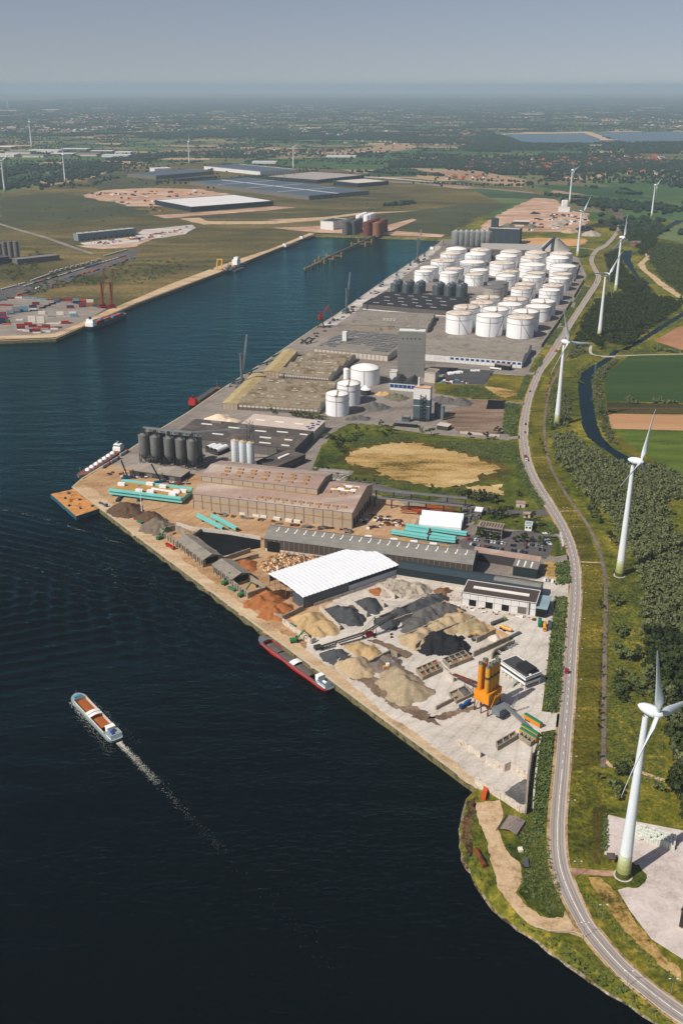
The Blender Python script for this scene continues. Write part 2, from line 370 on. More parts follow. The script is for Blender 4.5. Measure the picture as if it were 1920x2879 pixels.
o = e2.build('embankment', Mmix('grassy_bank', [C(60, 66, 40), C(110, 104, 66), C(170, 150, 120)], (0.02, 0.1, 0.5))); o['kind'] = 'structure'
# ================================================================ ground sheets
CONC = Mmix('dusty_concrete', [C(150, 142, 132), C(196, 189, 179), C(214, 208, 200), C(232, 228, 223)], (0.02, 0.09, 0.5), aniso=(0.7, 0.45), con=0.72, tracks=True)
GREYC = Mmix('grey_paving', [C(104, 98, 92), C(140, 132, 124), C(160, 152, 144), C(182, 174, 166)], (0.012, 0.07, 0.5), aniso=(0.7, 0.5), con=0.75, tracks=True)
ORANGE = Mmix('orange_sand_yard', [C(136, 106, 78), C(176, 144, 110), C(194, 164, 130), C(206, 186, 160)], (0.012, 0.08, 0.5), aniso=(-0.2, 0.4), tracks=True)
APRON = Mmix('beige_apron', [C(150, 124, 94), C(190, 164, 132), C(208, 186, 156), C(222, 206, 182)], (0.03, 0.1, 0.5), aniso=(-0.66, 0.2))
WHITEQ = Mmix('pale_quay', [C(150, 144, 138), C(184, 178, 172), C(204, 198, 192), C(224, 220, 216)], (0.02, 0.08, 0.5), aniso=(1.0, 0.2))
ASPH = Mmix('asphalt', [C(88, 86, 86), C(112, 108, 106), C(128, 124, 120)], (0.02, 0.1, 0.6))
DASPH = Mmix('dark_asphalt', [C(70, 72, 74), C(92, 92, 94), C(108, 106, 106)], (0.02, 0.1, 0.6))
COAL = Mmix('coal_floor', [C(12, 13, 15), C(24, 25, 28), C(44, 44, 48)], (0.03, 0.1, 0.5))
DRYP = Mmix('dry_meadow_patch', [C(86, 84, 36), C(150, 126, 74), C(184, 156, 104), C(196, 172, 126), C(212, 192, 150)], (0.02, 0.07, 0.4), aniso=(-0.3, 0.35), con=1.25)
GREEN = Mmix('lush_grass', [C(38, 48, 18), C(74, 86, 30), C(106, 112, 44), C(148, 140, 66)], (0.02, 0.12, 0.4), bump=0.6)
YELG = Mmix('yellow_verge', [C(58, 62, 20), C(98, 98, 32), C(130, 122, 46), C(174, 152, 74)], (0.02, 0.14, 0.4), bump=0.6, aniso=(1.4, 0.3))
TRACK = Mmix('sandy_track', [C(160, 134, 104), C(200, 176, 144), C(216, 198, 170)], (0.05, 0.2, 0.6))
DRYM = Mmix('dry_brown_meadow', [C(70, 70, 42), C(98, 92, 56), C(118, 108, 68), C(150, 130, 84)], (0.004, 0.02, 0.12), aniso=(0.1, 0.35), con=1.35)
GRNM = Mmix('green_grey_meadow', [C(66, 72, 50), C(86, 90, 62), C(106, 104, 74)], (0.006, 0.03, 0.25), aniso=(0.3, 0.35))
PINK = Mmix('pink_site_soil', [C(150, 116, 96), C(186, 154, 132), C(206, 178, 156), C(222, 204, 186)], (0.01, 0.04, 0.2), aniso=(0.1, 0.4))
SANDG = Mmix('bare_sand', [C(176, 136, 90), C(206, 166, 116), C(220, 186, 140)], (0.02, 0.07, 0.3), aniso=(0, 0.4))
RIVER, nt, b = newmat('river_water'); vec = pos(nt)
b.inputs['Base Color'].default_value = (0.004, 0.012, 0.018, 1); b.inputs['Roughness'].default_value = 0.08
bp = nd(nt, 'ShaderNodeBump'); bp.inputs['Strength'].default_value = 0.25; nt.links.new(noise_node(nt, vec, 0.4, 4), bp.inputs['Height']); wet(nt, b, bp, (0.002, 0.006, 0.008, 1), (0.08, 0.13, 0.13, 1), 0.06, 1.25)
LAKE, nt, b = newmat('lake_water'); b.inputs['Base Color'].default_value = (0.02, 0.055, 0.07, 1); b.inputs['Roughness'].default_value = 0.25

# ---- far farmland: a jittered grid of fields, hedges and woods grow along it (see vegetation)
FR = math.radians(-11); fc, fs = math.cos(FR), math.sin(FR)
def fw(i, j):                                                   # grid node -> world
    r = random.Random(i * 7919 + j * 104729); x = i * 250 + r.uniform(-60, 60); y = j * 165 + r.uniform(-40, 40)
    return (x * fc - y * fs, x * fs + y * fc)
FIELD_C = [(78, 104, 62), (94, 116, 74), (66, 92, 58), (110, 122, 82), (172, 148, 120), (150, 134, 106), (124, 116, 88), (84, 110, 66), (186, 160, 128), (70, 88, 60)]
FM = [Mmix('field_%d' % i, [C(*[c * 0.86 for c in k]), C(*k), C(*[min(255, c * 1.1) for c in k])], (0.004, 0.02, 0.1), aniso=(FR + (i % 2) * 1.57, 0.15)) for i, k in enumerate(FIELD_C)]
def in_view(x, y, m=1.12): return abs(x) < (0.343 * m) * (y * CP + H * SP) + 120
FCELLS = {}; mb = MB()
for j in range(18, 210):
    for i in range(-52, 53):
        x, y = fw(i, j)
        if y < 3000 or y > 33000 or not in_view(x, y, 1.2): continue
        r = random.Random(i * 31 + j * 977); wn = noise.fractal(Vector((x * 0.00055, y * 0.0006, 9.1)), 1, 2, 3)
        kind = 'wood' if wn > 0.28 or r.random() < 0.07 else 'field'
        if j % 2 == 0 and r.random() < 0.25: c_ = FCELLS.get((i, j - 1), (0, 0))[1]
        else: c_ = r.choice([0, 1, 2, 3, 4, 5, 6, 7, 7, 8, 9, 0, 1]) if wn < 0.2 else r.choice([0, 2, 7, 9])
        if kind == 'wood': c_ = 9
        FCELLS[(i, j)] = (kind, c_)
        z = 0.2
        mb.add([fw(i, j) + (z,), fw(i + 1, j) + (z,), fw(i + 1, j + 1) + (z,), fw(i, j + 1) + (z,)], [(0, 1, 2, 3)], c_)
o = mb.build('farmland', FM); o['kind'] = 'structure'
# ---- meadows round the basin (above the farmland sheet)
ZB = 0.5
def far(name, px, mat, k=0, rag=0, step=None, sc=0.02): return sheet(name, px, mat, z=ZB + 0.25 * k, rag=rag, step=step, sc=sc)
far('meadow', [(-300, 985), (0, 956), (159, 949), (392, 848), (612, 766), (740, 713), (883, 656), (1060, 660), (1246, 668), (1420, 575), (1330, 535), (1100, 508),
               (930, 470), (700, 462), (560, 452), (430, 462), (330, 470), (270, 500), (150, 520), (0, 545), (-300, 570)], DRYM, 0)
far('meadow', [(890, 655), (1246, 666), (1330, 615), (1440, 572), (1340, 570), (1100, 600), (1000, 612)], GRNM, 1, 12)
far('meadow', [(0, 560), (120, 540), (330, 560), (430, 600), (240, 620), (0, 640)], GRNM, 1, 14)
far('meadow', [(240, 505), (330, 480), (480, 500), (430, 525), (280, 535)], GRNM, 1, 14)
far('building_site', [(232, 548), (300, 534), (420, 528), (560, 532), (640, 545), (690, 566), (560, 590), (500, 601), (465, 606), (400, 590), (330, 570), (260, 560)], PINK, 2, 10)
far('site_verge', [(430, 606), (540, 599), (775, 580), (830, 583), (770, 590), (560, 606), (470, 614)], PINK, 2, 5)
far('sandy_path', [(505, 614), (560, 612), (585, 622), (740, 622), (900, 612), (930, 617), (760, 630), (570, 631)], TRACK, 2, 4)
far('sandy_path', [(740, 618), (915, 610), (1010, 598), (1180, 592), (1010, 604), (900, 618)], TRACK, 3, 2)
far('path', [(0, 627), (60, 645), (140, 668), (215, 695), (265, 712), (260, 716), (205, 698), (130, 671), (50, 648), (0, 632)], GREYC, 3)
far('yard', [(225, 683), (390, 664), (400, 668), (390, 680), (300, 692), (240, 690)], WHITEQ, 3)
far('yard', [(380, 663), (400, 646), (540, 632), (552, 640), (520, 658), (460, 668), (390, 676)], WHITEQ, 3, 3)
far('dirt', [(215, 690), (300, 690), (430, 672), (400, 684), (380, 694), (290, 700), (235, 696)], PINK, 2, 4)
far('rail_yard', [(-200, 850), (0, 811), (150, 778), (262, 741), (320, 722), (350, 705), (385, 698), (398, 705), (350, 733), (262, 772), (150, 808), (0, 847), (-200, 895)], ASPH, 2)
far('container_terminal', [(-200, 895), (0, 846), (40, 836), (75, 834), (170, 842), (225, 857), (300, 868), (292, 872), (247, 902), (159, 940), (0, 947), (-200, 960)], GREYC, 2)
far('quay_apron', [(-200, 953), (0, 945), (155, 938), (245, 900), (300, 873), (392, 836), (470, 802), (615, 748), (690, 722), (750, 704), (800, 684), (870, 655), (884, 657), (838, 676), (797, 692), (741, 714), (613, 767), (478, 816), (393, 848), (248, 911), (159, 948), (0, 955), (-200, 965)], APRON, 3)
far('dirt', [(760, 640), (900, 636), (960, 622), (1050, 642), (1160, 615), (1172, 618), (1100, 648), (1250, 660), (1240, 667), (1060, 660), (900, 654), (870, 652)], PINK, 2)
far('recycling_site', [(1425, 590), (1500, 556), (1560, 560), (1580, 575), (1590, 590), (1655, 600), (1652, 625), (1640, 642), (1520, 660), (1400, 652), (1335, 655), (1360, 628)], PINK, 1, 6)
far('sand_field', [(1462, 672), (1500, 668), (1650, 672), (1648, 684), (1620, 692), (1480, 692)], SANDG, 1, 6)
far('railway_land', [(1020, 500), (1180, 512), (1330, 528), (1500, 545), (1580, 555), (1660, 578), (1712, 600), (1745, 622), (1735, 655), (1740, 662), (1775, 640), (1762, 610), (1725, 580), (1650, 560), (1500, 532), (1300, 515), (1150, 500)], DRYM, 1, 4)
far('road', [(1000, 505), (1150, 512), (1320, 524), (1500, 541), (1500, 543.5), (1320, 527), (1150, 515), (1000, 508)], GREYC, 2)
far('road', [(930, 490), (1100, 500), (1300, 517), (1300, 519), (1100, 503), (930, 493)], WHITEQ, 2)
far('railway', [(1580, 555), (1650, 566), (1715, 590), (1752, 620), (1760, 640), (1755, 650), (1768, 650), (1772, 636), (1765, 618), (1728, 588), (1660, 563)], ASPH, 2)
far('field', [(1250, 500), (1480, 478), (1920, 490), (1920, 545), (1500, 534), (1330, 515)], FM[3], 0, 5)
far('field', [(1470, 484), (1590, 478), (1700, 492), (1640, 500), (1560, 501)], Mmix('violet_plough', [C(92, 76, 76), C(116, 96, 92), C(134, 114, 106)], (0.004, 0.02, 0.1)), 2)
far('field', [(1560, 500), (1700, 488), (1718, 490), (1640, 508)], FM[8], 3)
far('field', [(1505, 523), (1528, 520), (1760, 528), (1830, 560), (1700, 553), (1600, 540)], FM[2], 2)
far('field', [(1475, 500), (1560, 503), (1650, 508), (1660, 519), (1505, 519)], FM[6], 2)
far('field', [(1680, 515), (1860, 505), (1920, 510), (1920, 550), (1850, 555), (1720, 525)], FM[0], 2)
far('field', [(1150, 472), (1330, 478), (1480, 505), (1470, 527), (1300, 505)], FM[4], 1, 8)
far('field', [(740, 448), (1050, 438), (1300, 450), (1300, 466), (1000, 476), (800, 470)], FM[0], 1)
far('field', [(900, 430), (1140, 402), (1180, 415), (1120, 424), (960, 436)], FM[4], 2)
far('lake', [(1418, 377), (1640, 374), (1720, 403), (1560, 407), (1480, 404)], LAKE, 3)
far('lake', [(1662, 372), (1920, 370), (2100, 372), (2100, 400), (1750, 401)], LAKE, 3)
far('lake_dyke', [(1404, 376), (1650, 370), (1662, 371), (1755, 402), (1708, 404), (1630, 377), (1418, 379)], TRACK, 2)
# ---- south-eastern meadows, river, fields by the river
far('meadow', [(1440, 1010), (1550, 860), (1660, 700), (1740, 625), (1760, 655), (1920, 600), (2100, 590), (2600, 1000), (2600, 2879), (1990, 2960), (1850, 2880), (1710, 2800), (1560, 2690),
               (1440, 2600), (1380, 2540), (1345, 2485), (1312, 2420), (1302, 2361), (1308, 2310), (1325, 2250), (1350, 2222), (1460, 2235), (1440, 1700), (1400, 1300)], GRASS, 0) if False else None
def low(name, px, mat, k=1, rag=0, step=None, sc=0.05): return sheet(name, px, mat, k, rag, step, sc)
low('scrub_floor', [(1640, 640), (1745, 600), (1790, 640), (1920, 580), (2100, 580), (2200, 900), (1920, 985), (1780, 990), (1690, 985), (1640, 960), (1600, 980), (1640, 880), (1690, 790), (1660, 720)],
    Mmix('scrub_floor', [C(34, 42, 24), C(62, 66, 36), C(100, 90, 50)], (0.012, 0.05, 0.3)), 1, 5)
low('reed_bank', [(1800, 700), (1815, 720), (1790, 745), (1810, 765), (1850, 800), (1900, 835), (1920, 845), (1920, 836), (1860, 790), (1820, 760), (1810, 740), (1830, 722)], TRACK, 2, 2)
low('field', [(1840, 668), (1920, 625), (2050, 640), (2050, 685), (1920, 682)], FM[3], 2)
low('field', [(1765, 1001), (2060, 996), (2060, 1135), (1703, 1128), (1698, 1095), (1694, 1060), (1706, 1040), (1745, 1017)], Mmix('crop_field', [C(54, 74, 38), C(68, 90, 50), C(82, 102, 58)], (0.01, 0.05, 0.4), aniso=(0.75, 0.1)), 2)
low('field', [(1703, 1131), (2060, 1139), (2060, 1166), (1708, 1162)], Mmix('striped_field', [C(44, 48, 30), C(80, 76, 46), C(150, 128, 86)], (0.02, 0.14, 0.4), aniso=(0.0, 0.02)), 2)
low('field', [(1708, 1163), (2060, 1168), (2060, 1214), (1716, 1205)], Mmix('ploughed_field', [C(160, 122, 88), C(184, 146, 110), C(196, 160, 126)], (0.02, 0.14, 0.6), aniso=(0.0, 0.06)), 2)
low('field', [(1718, 1207), (2060, 1216), (2060, 1350), (1920, 1332), (1850, 1302), (1770, 1248)], Mmix('pasture', [C(76, 94, 34), C(106, 122, 50), C(126, 138, 66)], (0.015, 0.06, 0.4), aniso=(0, 0.3)), 2)
low('field', [(1838, 958), (1908, 918), (2060, 918), (2060, 990), (1920, 985), (1880, 972)], Mmix('brown_field', [C(150, 110, 82), C(172, 132, 102), C(186, 148, 118)], (0.01, 0.05, 0.4)), 2)
low('grass_bank', [(1675, 1040), (1700, 1020), (1740, 1015), (1765, 1001), (1740, 1022), (1706, 1045), (1696, 1070), (1700, 1100), (1708, 1165), (1718, 1207), (1765, 1248), (1850, 1305), (1920, 1334), (1920, 1345), (1850, 1318), (1770, 1275),
    (1720, 1240), (1690, 1180), (1680, 1110)], YELG, 3, 1.5)
low('river', [(1700, 1008), (1720, 1008), (1712, 1014), (1676, 1042), (1662, 1072), (1667, 1125), (1673, 1178), (1688, 1220), (1713, 1252), (1748, 1275), (1778, 1290), (1806, 1300), (1853, 1309), (1885, 1327),
    (1910, 1338), (2000, 1352), (2000, 1372), (1930, 1356), (1885, 1338), (1820, 1326), (1760, 1305), (1728, 1284), (1683, 1254), (1646, 1224), (1634, 1192), (1628, 1125), (1623, 1074), (1634, 1048), (1672, 1022)], RIVER, 4, 1.2)
low('river', [(1700, 1008), (1722, 985), (1742, 983), (1720, 1008)], RIVER, 4)
low('river', [(1742, 983), (1770, 972), (1800, 952), (1848, 920), (1885, 898), (1930, 868), (2000, 830), (2000, 845), (1925, 885), (1880, 912), (1845, 935), (1798, 966), (1760, 985)], RIVER, 4, 2)
low('river', [(1745, 722), (1752, 706), (1775, 704), (1772, 730), (1780, 752), (1800, 782), (1825, 795), (1815, 802), (1785, 775), (1770, 755), (1755, 740)], RIVER, 4, 2)
low('river', [(1843, 655), (1880, 630), (1920, 608), (1990, 570), (1990, 580), (1925, 618), (1885, 640), (1850, 658)], RIVER, 4, 2)
# ---- the industrial peninsula
low('yard', [(204, 1370), (362, 1266), (525, 1162), (740, 1020), (945, 885), (1095, 777), (1246, 673), (1420, 668), (1560, 700), (1625, 725), (1648, 775), (1610, 870), (1560, 935), (1500, 1012), (1470, 1080), (1440, 1160), (1430, 1238),
    (1200, 1220), (1010, 1190), (905, 1250), (880, 1310), (870, 1345), (1100, 1400), (1250, 1430), (1340, 1470), (1530, 1490), (1540, 1560), (1580, 1575), (1590, 1640), (1560, 1690), (1540, 1850), (1518, 2000),
    (1512, 2060), (1500, 2110), (1478, 2262), (1342, 2217), (1025, 1983), (610, 1675)], GREYC, 1)
low('aggregate_yard', [(610, 1676), (760, 1600), (1100, 1560), (1310, 1640), (1516, 1628), (1575, 1575), (1600, 1576), (1601, 1650), (1600, 1655), (1564, 1660), (1558, 1690), (1540, 1850), (1522, 2000), (1574, 2005), (1571, 2049),
    (1520, 2058), (1502, 2110), (1479, 2265), (1342, 2217), (1025, 1984)], CONC, 2)
low('sand_yard', [(206, 1369), (300, 1300), (345, 1312), (420, 1330), (540, 1330), (1100, 1400), (1180, 1440), (1130, 1560), (960, 1660), (880, 1760), (850, 1852), (730, 1764), (500, 1593)], ORANGE, 3, 3)
low('quay_apron', [(204, 1370), (240, 1362), (420, 1490), (530, 1585), (650, 1672), (800, 1782), (930, 1880), (1060, 1985), (1200, 2085), (1300, 2160), (1345, 2190), (1342, 2217), (1025, 1983), (730, 1764), (350, 1481)], APRON, 4, 1.5)
low('pale_quay', [(235, 1344), (362, 1267), (525, 1163), (740, 1021), (945, 886), (1095, 778), (1230, 690), (1240, 695), (1120, 790), (985, 885), (850, 985), (740, 1055), (625, 1130), (600, 1165), (500, 1200), (430, 1250), (330, 1310), (290, 1320)], WHITEQ, 3, 3)
low('coal_store', [(505, 1478), (540, 1500), (565, 1487), (733, 1512), (733, 1540), (628, 1563), (600, 1545), (548, 1503)], COAL, 4)
low('meadow', [(870, 1342), (905, 1262), (945, 1205), (985, 1190), (1060, 1195), (1120, 1215), (1210, 1228), (1440, 1240), (1465, 1248), (1474, 1310), (1525, 1410), (1550, 1450), (1400, 1425), (1250, 1400), (1090, 1370)], GREEN, 3, 2)
low('meadow_patch', [(945, 1296), (980, 1258), (1060, 1240), (1150, 1230), (1300, 1262), (1425, 1306), (1400, 1342), (1300, 1376), (1150, 1366), (1060, 1340), (980, 1318)], Mmix('half_dry_grass', [C(50, 54, 20), C(92, 86, 36), C(140, 120, 66)], (0.02, 0.09, 0.4)), 3.5, 9, None, 0.03)
low('meadow_patch', [(970, 1292), (985, 1270), (1060, 1252), (1120, 1238), (1150, 1243), (1210, 1253), (1290, 1272), (1405, 1308), (1385, 1330), (1330, 1352), (1290, 1368), (1230, 1372), (1150, 1355), (1100, 1345), (1060, 1315), (1010, 1308), (975, 1305)], DRYP, 4, 8, 3, 0.05)
low('meadow_patch', [(1320, 1370), (1410, 1365), (1408, 1388), (1340, 1390)], DRYP, 4, 5)
low('lawn', [(1330, 1475), (1360, 1440), (1530, 1462), (1550, 1470), (1575, 1500), (1545, 1505), (1470, 1490), (1400, 1485)], GREEN, 4, 1)
low('lawn', [(1553, 1520), (1580, 1520), (1596, 1555), (1580, 1572), (1566, 1568)], GREEN, 4, 1)
low('rough_ground', [(1530, 1580), (1562, 1575), (1565, 1640), (1535, 1620), (1520, 1610)], DRYP, 3, 2)
low('car_park', [(1290, 1520), (1330, 1505), (1470, 1490), (1545, 1505), (1553, 1545), (1535, 1572), (1500, 1562), (1300, 1545)], ASPH, 5)
low('service_road', [(975, 1351), (1050, 1353), (1100, 1372), (1200, 1392), (1250, 1399), (1330, 1420), (1410, 1432), (1500, 1436), (1540, 1428), (1556, 1452), (1470, 1448), (1400, 1442), (1300, 1428), (1180, 1405), (1050, 1380), (1000, 1372)], ASPH, 5)
low('grass_island', [(1140, 1397), (1170, 1390), (1245, 1398), (1215, 1408)], GREEN, 6)
low('car_park', [(868, 1345), (900, 1314), (996, 1324), (970, 1352), (950, 1355)], GREYC, 4)
mb = MB(); PW = M('bay_paint', C(238, 234, 226))
for (u0, v0), (u1, v1), n, dd in (((902, 1318), (985, 1326), 22, (-5, 6)), ((895, 1326), (968, 1334), 20, (-4, 6)), ((958, 1345), (978, 1338), 8, (6, -4))):
    for k in range(n): a = G(lerp(u0, u1, k / n), lerp(v0, v1, k / n), .24); c = G(lerp(u0, u1, k / n) + dd[0], lerp(v0, v1, k / n) + dd[1], .24); d = (c - a).normalized() * .14; mb.add([a + Vector((d.y, -d.x, 0)), c + Vector((d.y, -d.x, 0)), c - Vector((d.y, -d.x, 0)), a - Vector((d.y, -d.x, 0))], [(0, 1, 2, 3)])
mb.build('bay_markings', PW)['kind'] = 'structure'
low('asphalt_plot', [(1236, 1070), (1260, 1035), (1390, 1042), (1362, 1082), (1310, 1080), (1240, 1076)], DASPH, 3)
low('dry_lot', [(1222, 1075), (1290, 1080), (1365, 1083), (1380, 1050), (1476, 1058), (1455, 1130), (1400, 1124), (1300, 1120), (1222, 1105)], YELG, 3, 2)
low('grass_mound', [(1245, 1108), (1280, 1085), (1340, 1082), (1400, 1110), (1410, 1122), (1340, 1120)], GREEN, 4, 2)
low('dry_lot', [(1360, 1085), (1450, 1098), (1456, 1108), (1420, 1120), (1400, 1112)], DRYP, 5, 2)
low('storage_ground', [(1240, 1170), (1330, 1117), (1428, 1126), (1412, 1220), (1290, 1218)], Mmix('striped_storage', [C(92, 80, 72), C(140, 120, 104), C(186, 168, 150)], (0.03, 0.12, 0.5), aniso=(-0.08, 0.12)), 3)
low('gravel_bed', [(1366, 1150), (1372, 1124), (1428, 1127), (1424, 1150)], COAL, 4)
low('mud_track', [(1030, 1800), (1050, 1795), (1100, 1812), (1160, 1838), (1140, 1852), (1110, 1838), (1075, 1815)], Mmix('wet_mud', [C(104, 88, 74), C(132, 114, 98), C(160, 142, 126)], (0.05, 0.2, 0.6)), 4, 2)
low('mud_track', [(975, 1905), (1050, 1895), (1090, 1920), (1130, 1960), (1200, 2010), (1240, 2040), (1190, 2030), (1100, 1985), (1020, 1925)], MATS['wet_mud'], 5, 3)
low('mud_track', [(1200, 2020), (1240, 2000), (1330, 1985), (1350, 1995), (1290, 2008), (1240, 2026)], MATS['wet_mud'], 5, 2)
low('silt_floor', [(1405, 2240), (1462, 2195), (1484, 2175), (1481, 2250), (1462, 2262)], Mmix('grey_silt', [C(84, 86, 90), C(112, 112, 112), C(150, 144, 138)], (0.04, 0.12, 0.4), aniso=(0.6, 0.2)), 4, 1)
low('tank_court', [(1240, 960), (1560, 700), (1630, 735), (1640, 780), (1590, 870), (1520, 960), (1500, 975)], Mmix('tank_court', [C(110, 104, 98), C(150, 142, 134), C(176, 168, 160)], (0.02, 0.1, 0.4)), 2)
# ---- bottom right: spit, tracks, hall yard
low('sandy_track', [(1332, 2262), (1340, 2255), (1405, 2250), (1415, 2290), (1400, 2330), (1425, 2390), (1465, 2430), (1468, 2480), (1450, 2510), (1475, 2545), (1520, 2575), (1560, 2582), (1590, 2560), (1600, 2580), (1640, 2640), (1600, 2622), (1545, 2620),
    (1490, 2600), (1440, 2555), (1400, 2500), (1385, 2440), (1370, 2370), (1345, 2310)], TRACK, 3, .8)
low('green_slope', [(1462, 2290), (1505, 2210), (1545, 2215), (1540, 2380), (1552, 2450), (1590, 2545), (1580, 2580), (1545, 2578), (1480, 2545), (1458, 2508), (1472, 2480), (1470, 2430), (1430, 2385)], GREEN, 4, .8)
low('brown_bank', [(1316, 2250), (1345, 2240), (1330, 2300), (1322, 2345), (1320, 2400), (1310, 2410), (1300, 2361), (1305, 2300)], Mmix('brown_bank', [C(50, 38, 26), C(92, 66, 46), C(140, 110, 84)], (0.05, 0.2, 0.7)), 3, 1.5)
low('gravel_path', [(1598, 2439), (1730, 2450), (1742, 2462), (1728, 2466), (1640, 2459), (1604, 2458)], PINK, 4, 0.6)
HALLY = Mmix('hall_concrete', [C(180, 168, 160), C(206, 196, 190), C(220, 212, 208)], (0.03, 0.12, 0.6))
low('hall_yard', [(1708, 2290), (1790, 2310), (1920, 2335), (2100, 2360), (2100, 2800), (1920, 2698), (1830, 2640), (1770, 2560), (1735, 2502), (1760, 2495), (1800, 2478), (1800, 2440), (1770, 2420), (1698, 2402)], HALLY, 4)
low('dry_strip', [(1655, 2470), (1690, 2470), (1730, 2505), (1800, 2610), (1860, 2680), (1920, 2722), (1920, 2760), (1850, 2710), (1760, 2620), (1690, 2540)], DRYP, 3, 1.6)
low('lawn', [(1735, 2470), (1795, 2430), (1812, 2455), (1812, 2478), (1790, 2494), (1725, 2496)], GREEN, 5, 1)
low('dry_strip', [(1668, 2270), (1700, 2268), (1700, 2330), (1690, 2430), (1665, 2420)], MATS['half_dry_grass'], 3, 1.6)
low('verge', [(1632, 1600), (1690, 1600), (1696, 1700), (1692, 1900), (1688, 2150), (1600, 2163), (1613, 1990), (1625, 1800), (1634, 1675)], YELG, 2, 2)
low('verge', [(1492, 1300), (1500, 1240), (1492, 1150), (1530, 1060), (1660, 860), (1672, 862), (1630, 940), (1560, 1050), (1534, 1120), (1528, 1200), (1535, 1275), (1575, 1380), (1620, 1440), (1655, 1500), (1690, 1600), (1632, 1600), (1600, 1490), (1540, 1390)], YELG, 2, 1)
low('verge', [(1660, 740), (1672, 710), (1740, 640), (1748, 650), (1700, 705), (1690, 735), (1710, 790), (1690, 840), (1670, 870), (1655, 860), (1690, 795)], YELG, 2, 2)
# ================================================================ roads
mr, nt, b = newmat('worn_road'); uvn = nd(nt, 'ShaderNodeUVMap'); sp = nd(nt, 'ShaderNodeSeparateXYZ'); nt.links.new(uvn.outputs[0], sp.inputs[0])
tr = ramp(nt, sp.outputs['X'], [(0.0, C(196, 184, 172)), (0.05, C(190, 178, 166)), (0.08, C(150, 142, 136)), (0.17, C(176, 168, 162)), (0.25, C(140, 133, 128)), (0.34, C(176, 168, 160)), (0.46, C(166, 158, 152)),
    (0.58, C(176, 168, 162)), (0.66, C(142, 136, 131)), (0.75, C(180, 172, 166)), (0.83, C(152, 145, 140)), (0.92, C(190, 180, 170)), (1.0, C(206, 196, 184))])
ov = ramp(nt, noise_node(nt, mapv(nt, pos(nt), 0, (1, 0.15, 1)), 0.25, 5, 0.6), [(0.3, (0.86, 0.86, 0.86, 1)), (0.7, (1.08, 1.08, 1.08, 1))])
nt.links.new(mixc(nt, 1.0, tr, ov, 'MULTIPLY'), b.inputs['Base Color']); b.inputs['Roughness'].default_value = 0.85
# left edge, right edge of the main road at matching stations
ROAD = [(1712, 597, 1722, 596), (1730, 610, 1740, 608), (1736, 625, 1746, 624), (1735, 642, 1745, 644), (1722, 662, 1731, 664), (1699, 687, 1706, 692), (1674, 700, 1682, 705), (1659, 720, 1669, 722), (1657, 737, 1668, 740), (1665, 755, 1677, 757), (1675, 775, 1687, 777),
        (1670, 794, 1683, 797), (1645, 832, 1658, 836), (1615, 879, 1628, 883), (1578, 935, 1595, 935), (1543, 990, 1565, 990), (1510, 1042, 1528, 1040), (1491, 1083, 1507, 1085), (1475, 1130, 1492, 1130), (1464, 1180, 1484, 1182), (1460, 1223, 1481, 1225), (1463, 1262, 1485, 1262),
        (1471, 1307, 1495, 1307), (1489, 1352, 1513, 1347), (1513, 1394, 1538, 1388), (1541, 1437, 1566, 1432), (1575, 1497, 1598, 1490), (1594, 1550, 1618, 1543), (1602, 1600, 1629, 1600), (1600, 1682, 1632, 1680), (1589, 1800, 1623, 1800), (1574, 1990, 1612, 1990), (1568, 2050, 1607, 2050),
        (1559, 2163, 1599, 2163), (1552, 2230, 1593, 2235), (1546, 2300, 1588, 2306), (1544, 2384, 1589, 2384), (1552, 2445, 1600, 2448), (1570, 2500, 1623, 2508), (1594, 2550, 1655, 2575), (1641, 2632, 1688, 2622), (1733, 2737, 1760, 2704), (1843, 2829, 1850, 2780), (1950, 2910, 1950, 2850)]
st = []
for a in ROAD: p, q_ = G(a[0], a[1]), G(a[2], a[3]); st.append((p.x, p.y, q_.x, q_.y))
sp_ = spline(st, 5); RL = [(a[0], a[1]) for a in sp_]; RR = [(a[2], a[3]) for a in sp_]
road = ribbon('road', RL, RR, mr, 8)
RC = [np.array(((a[0] + a[2]) / 2, (a[1] + a[3]) / 2)) for a in sp_]
mb = MB(); acc = 0.0; k = 0
WPAINT = M('road_paint', C(250, 248, 244), var=0.08)
for i in range(len(RC) - 1):                                    # centre dashes and the edge lines
    d = RC[i + 1] - RC[i]; L = float(np.linalg.norm(d)); d = d / max(L, 1e-6); nn = np.array((-d[1], d[0]))
    for t in np.arange(0, L, 0.5):
        acc += 0.5
        if (acc % 9.0) < 3.0 or sp_[i][1] < 470:
            c_ = RC[i] + d * t; z = 8 * LAY + 0.02
            mb.add([(c_[0] + nn[0] * w + d[0] * e, c_[1] + nn[1] * w + d[1] * e, z) for w, e in ((.14, 0), (-.14, 0), (-.14, .5), (.14, .5))], [(0, 1, 2, 3)])
mb.build('lane_markings', WPAINT, road)
SHOUL = Mmix('road_shoulder', [C(120, 96, 62), C(176, 150, 112), C(206, 190, 164)], (0.05, 0.2, 0.7))
def offs(A, B, w): return [tuple(np.array(a) + (np.array(a) - np.array(b_)) / max(1e-6, np.linalg.norm(np.array(a) - np.array(b_))) * w) for a, b_ in zip(A, B)]
ribbon('road_shoulder', offs(RL, RR, 1.6), offs(RR, RL, 1.3), SHOUL, 7)
BP = Mmix('cycle_path', [C(104, 92, 86), C(132, 118, 110), C(150, 138, 130)], (0.04, 0.2, 0.6))
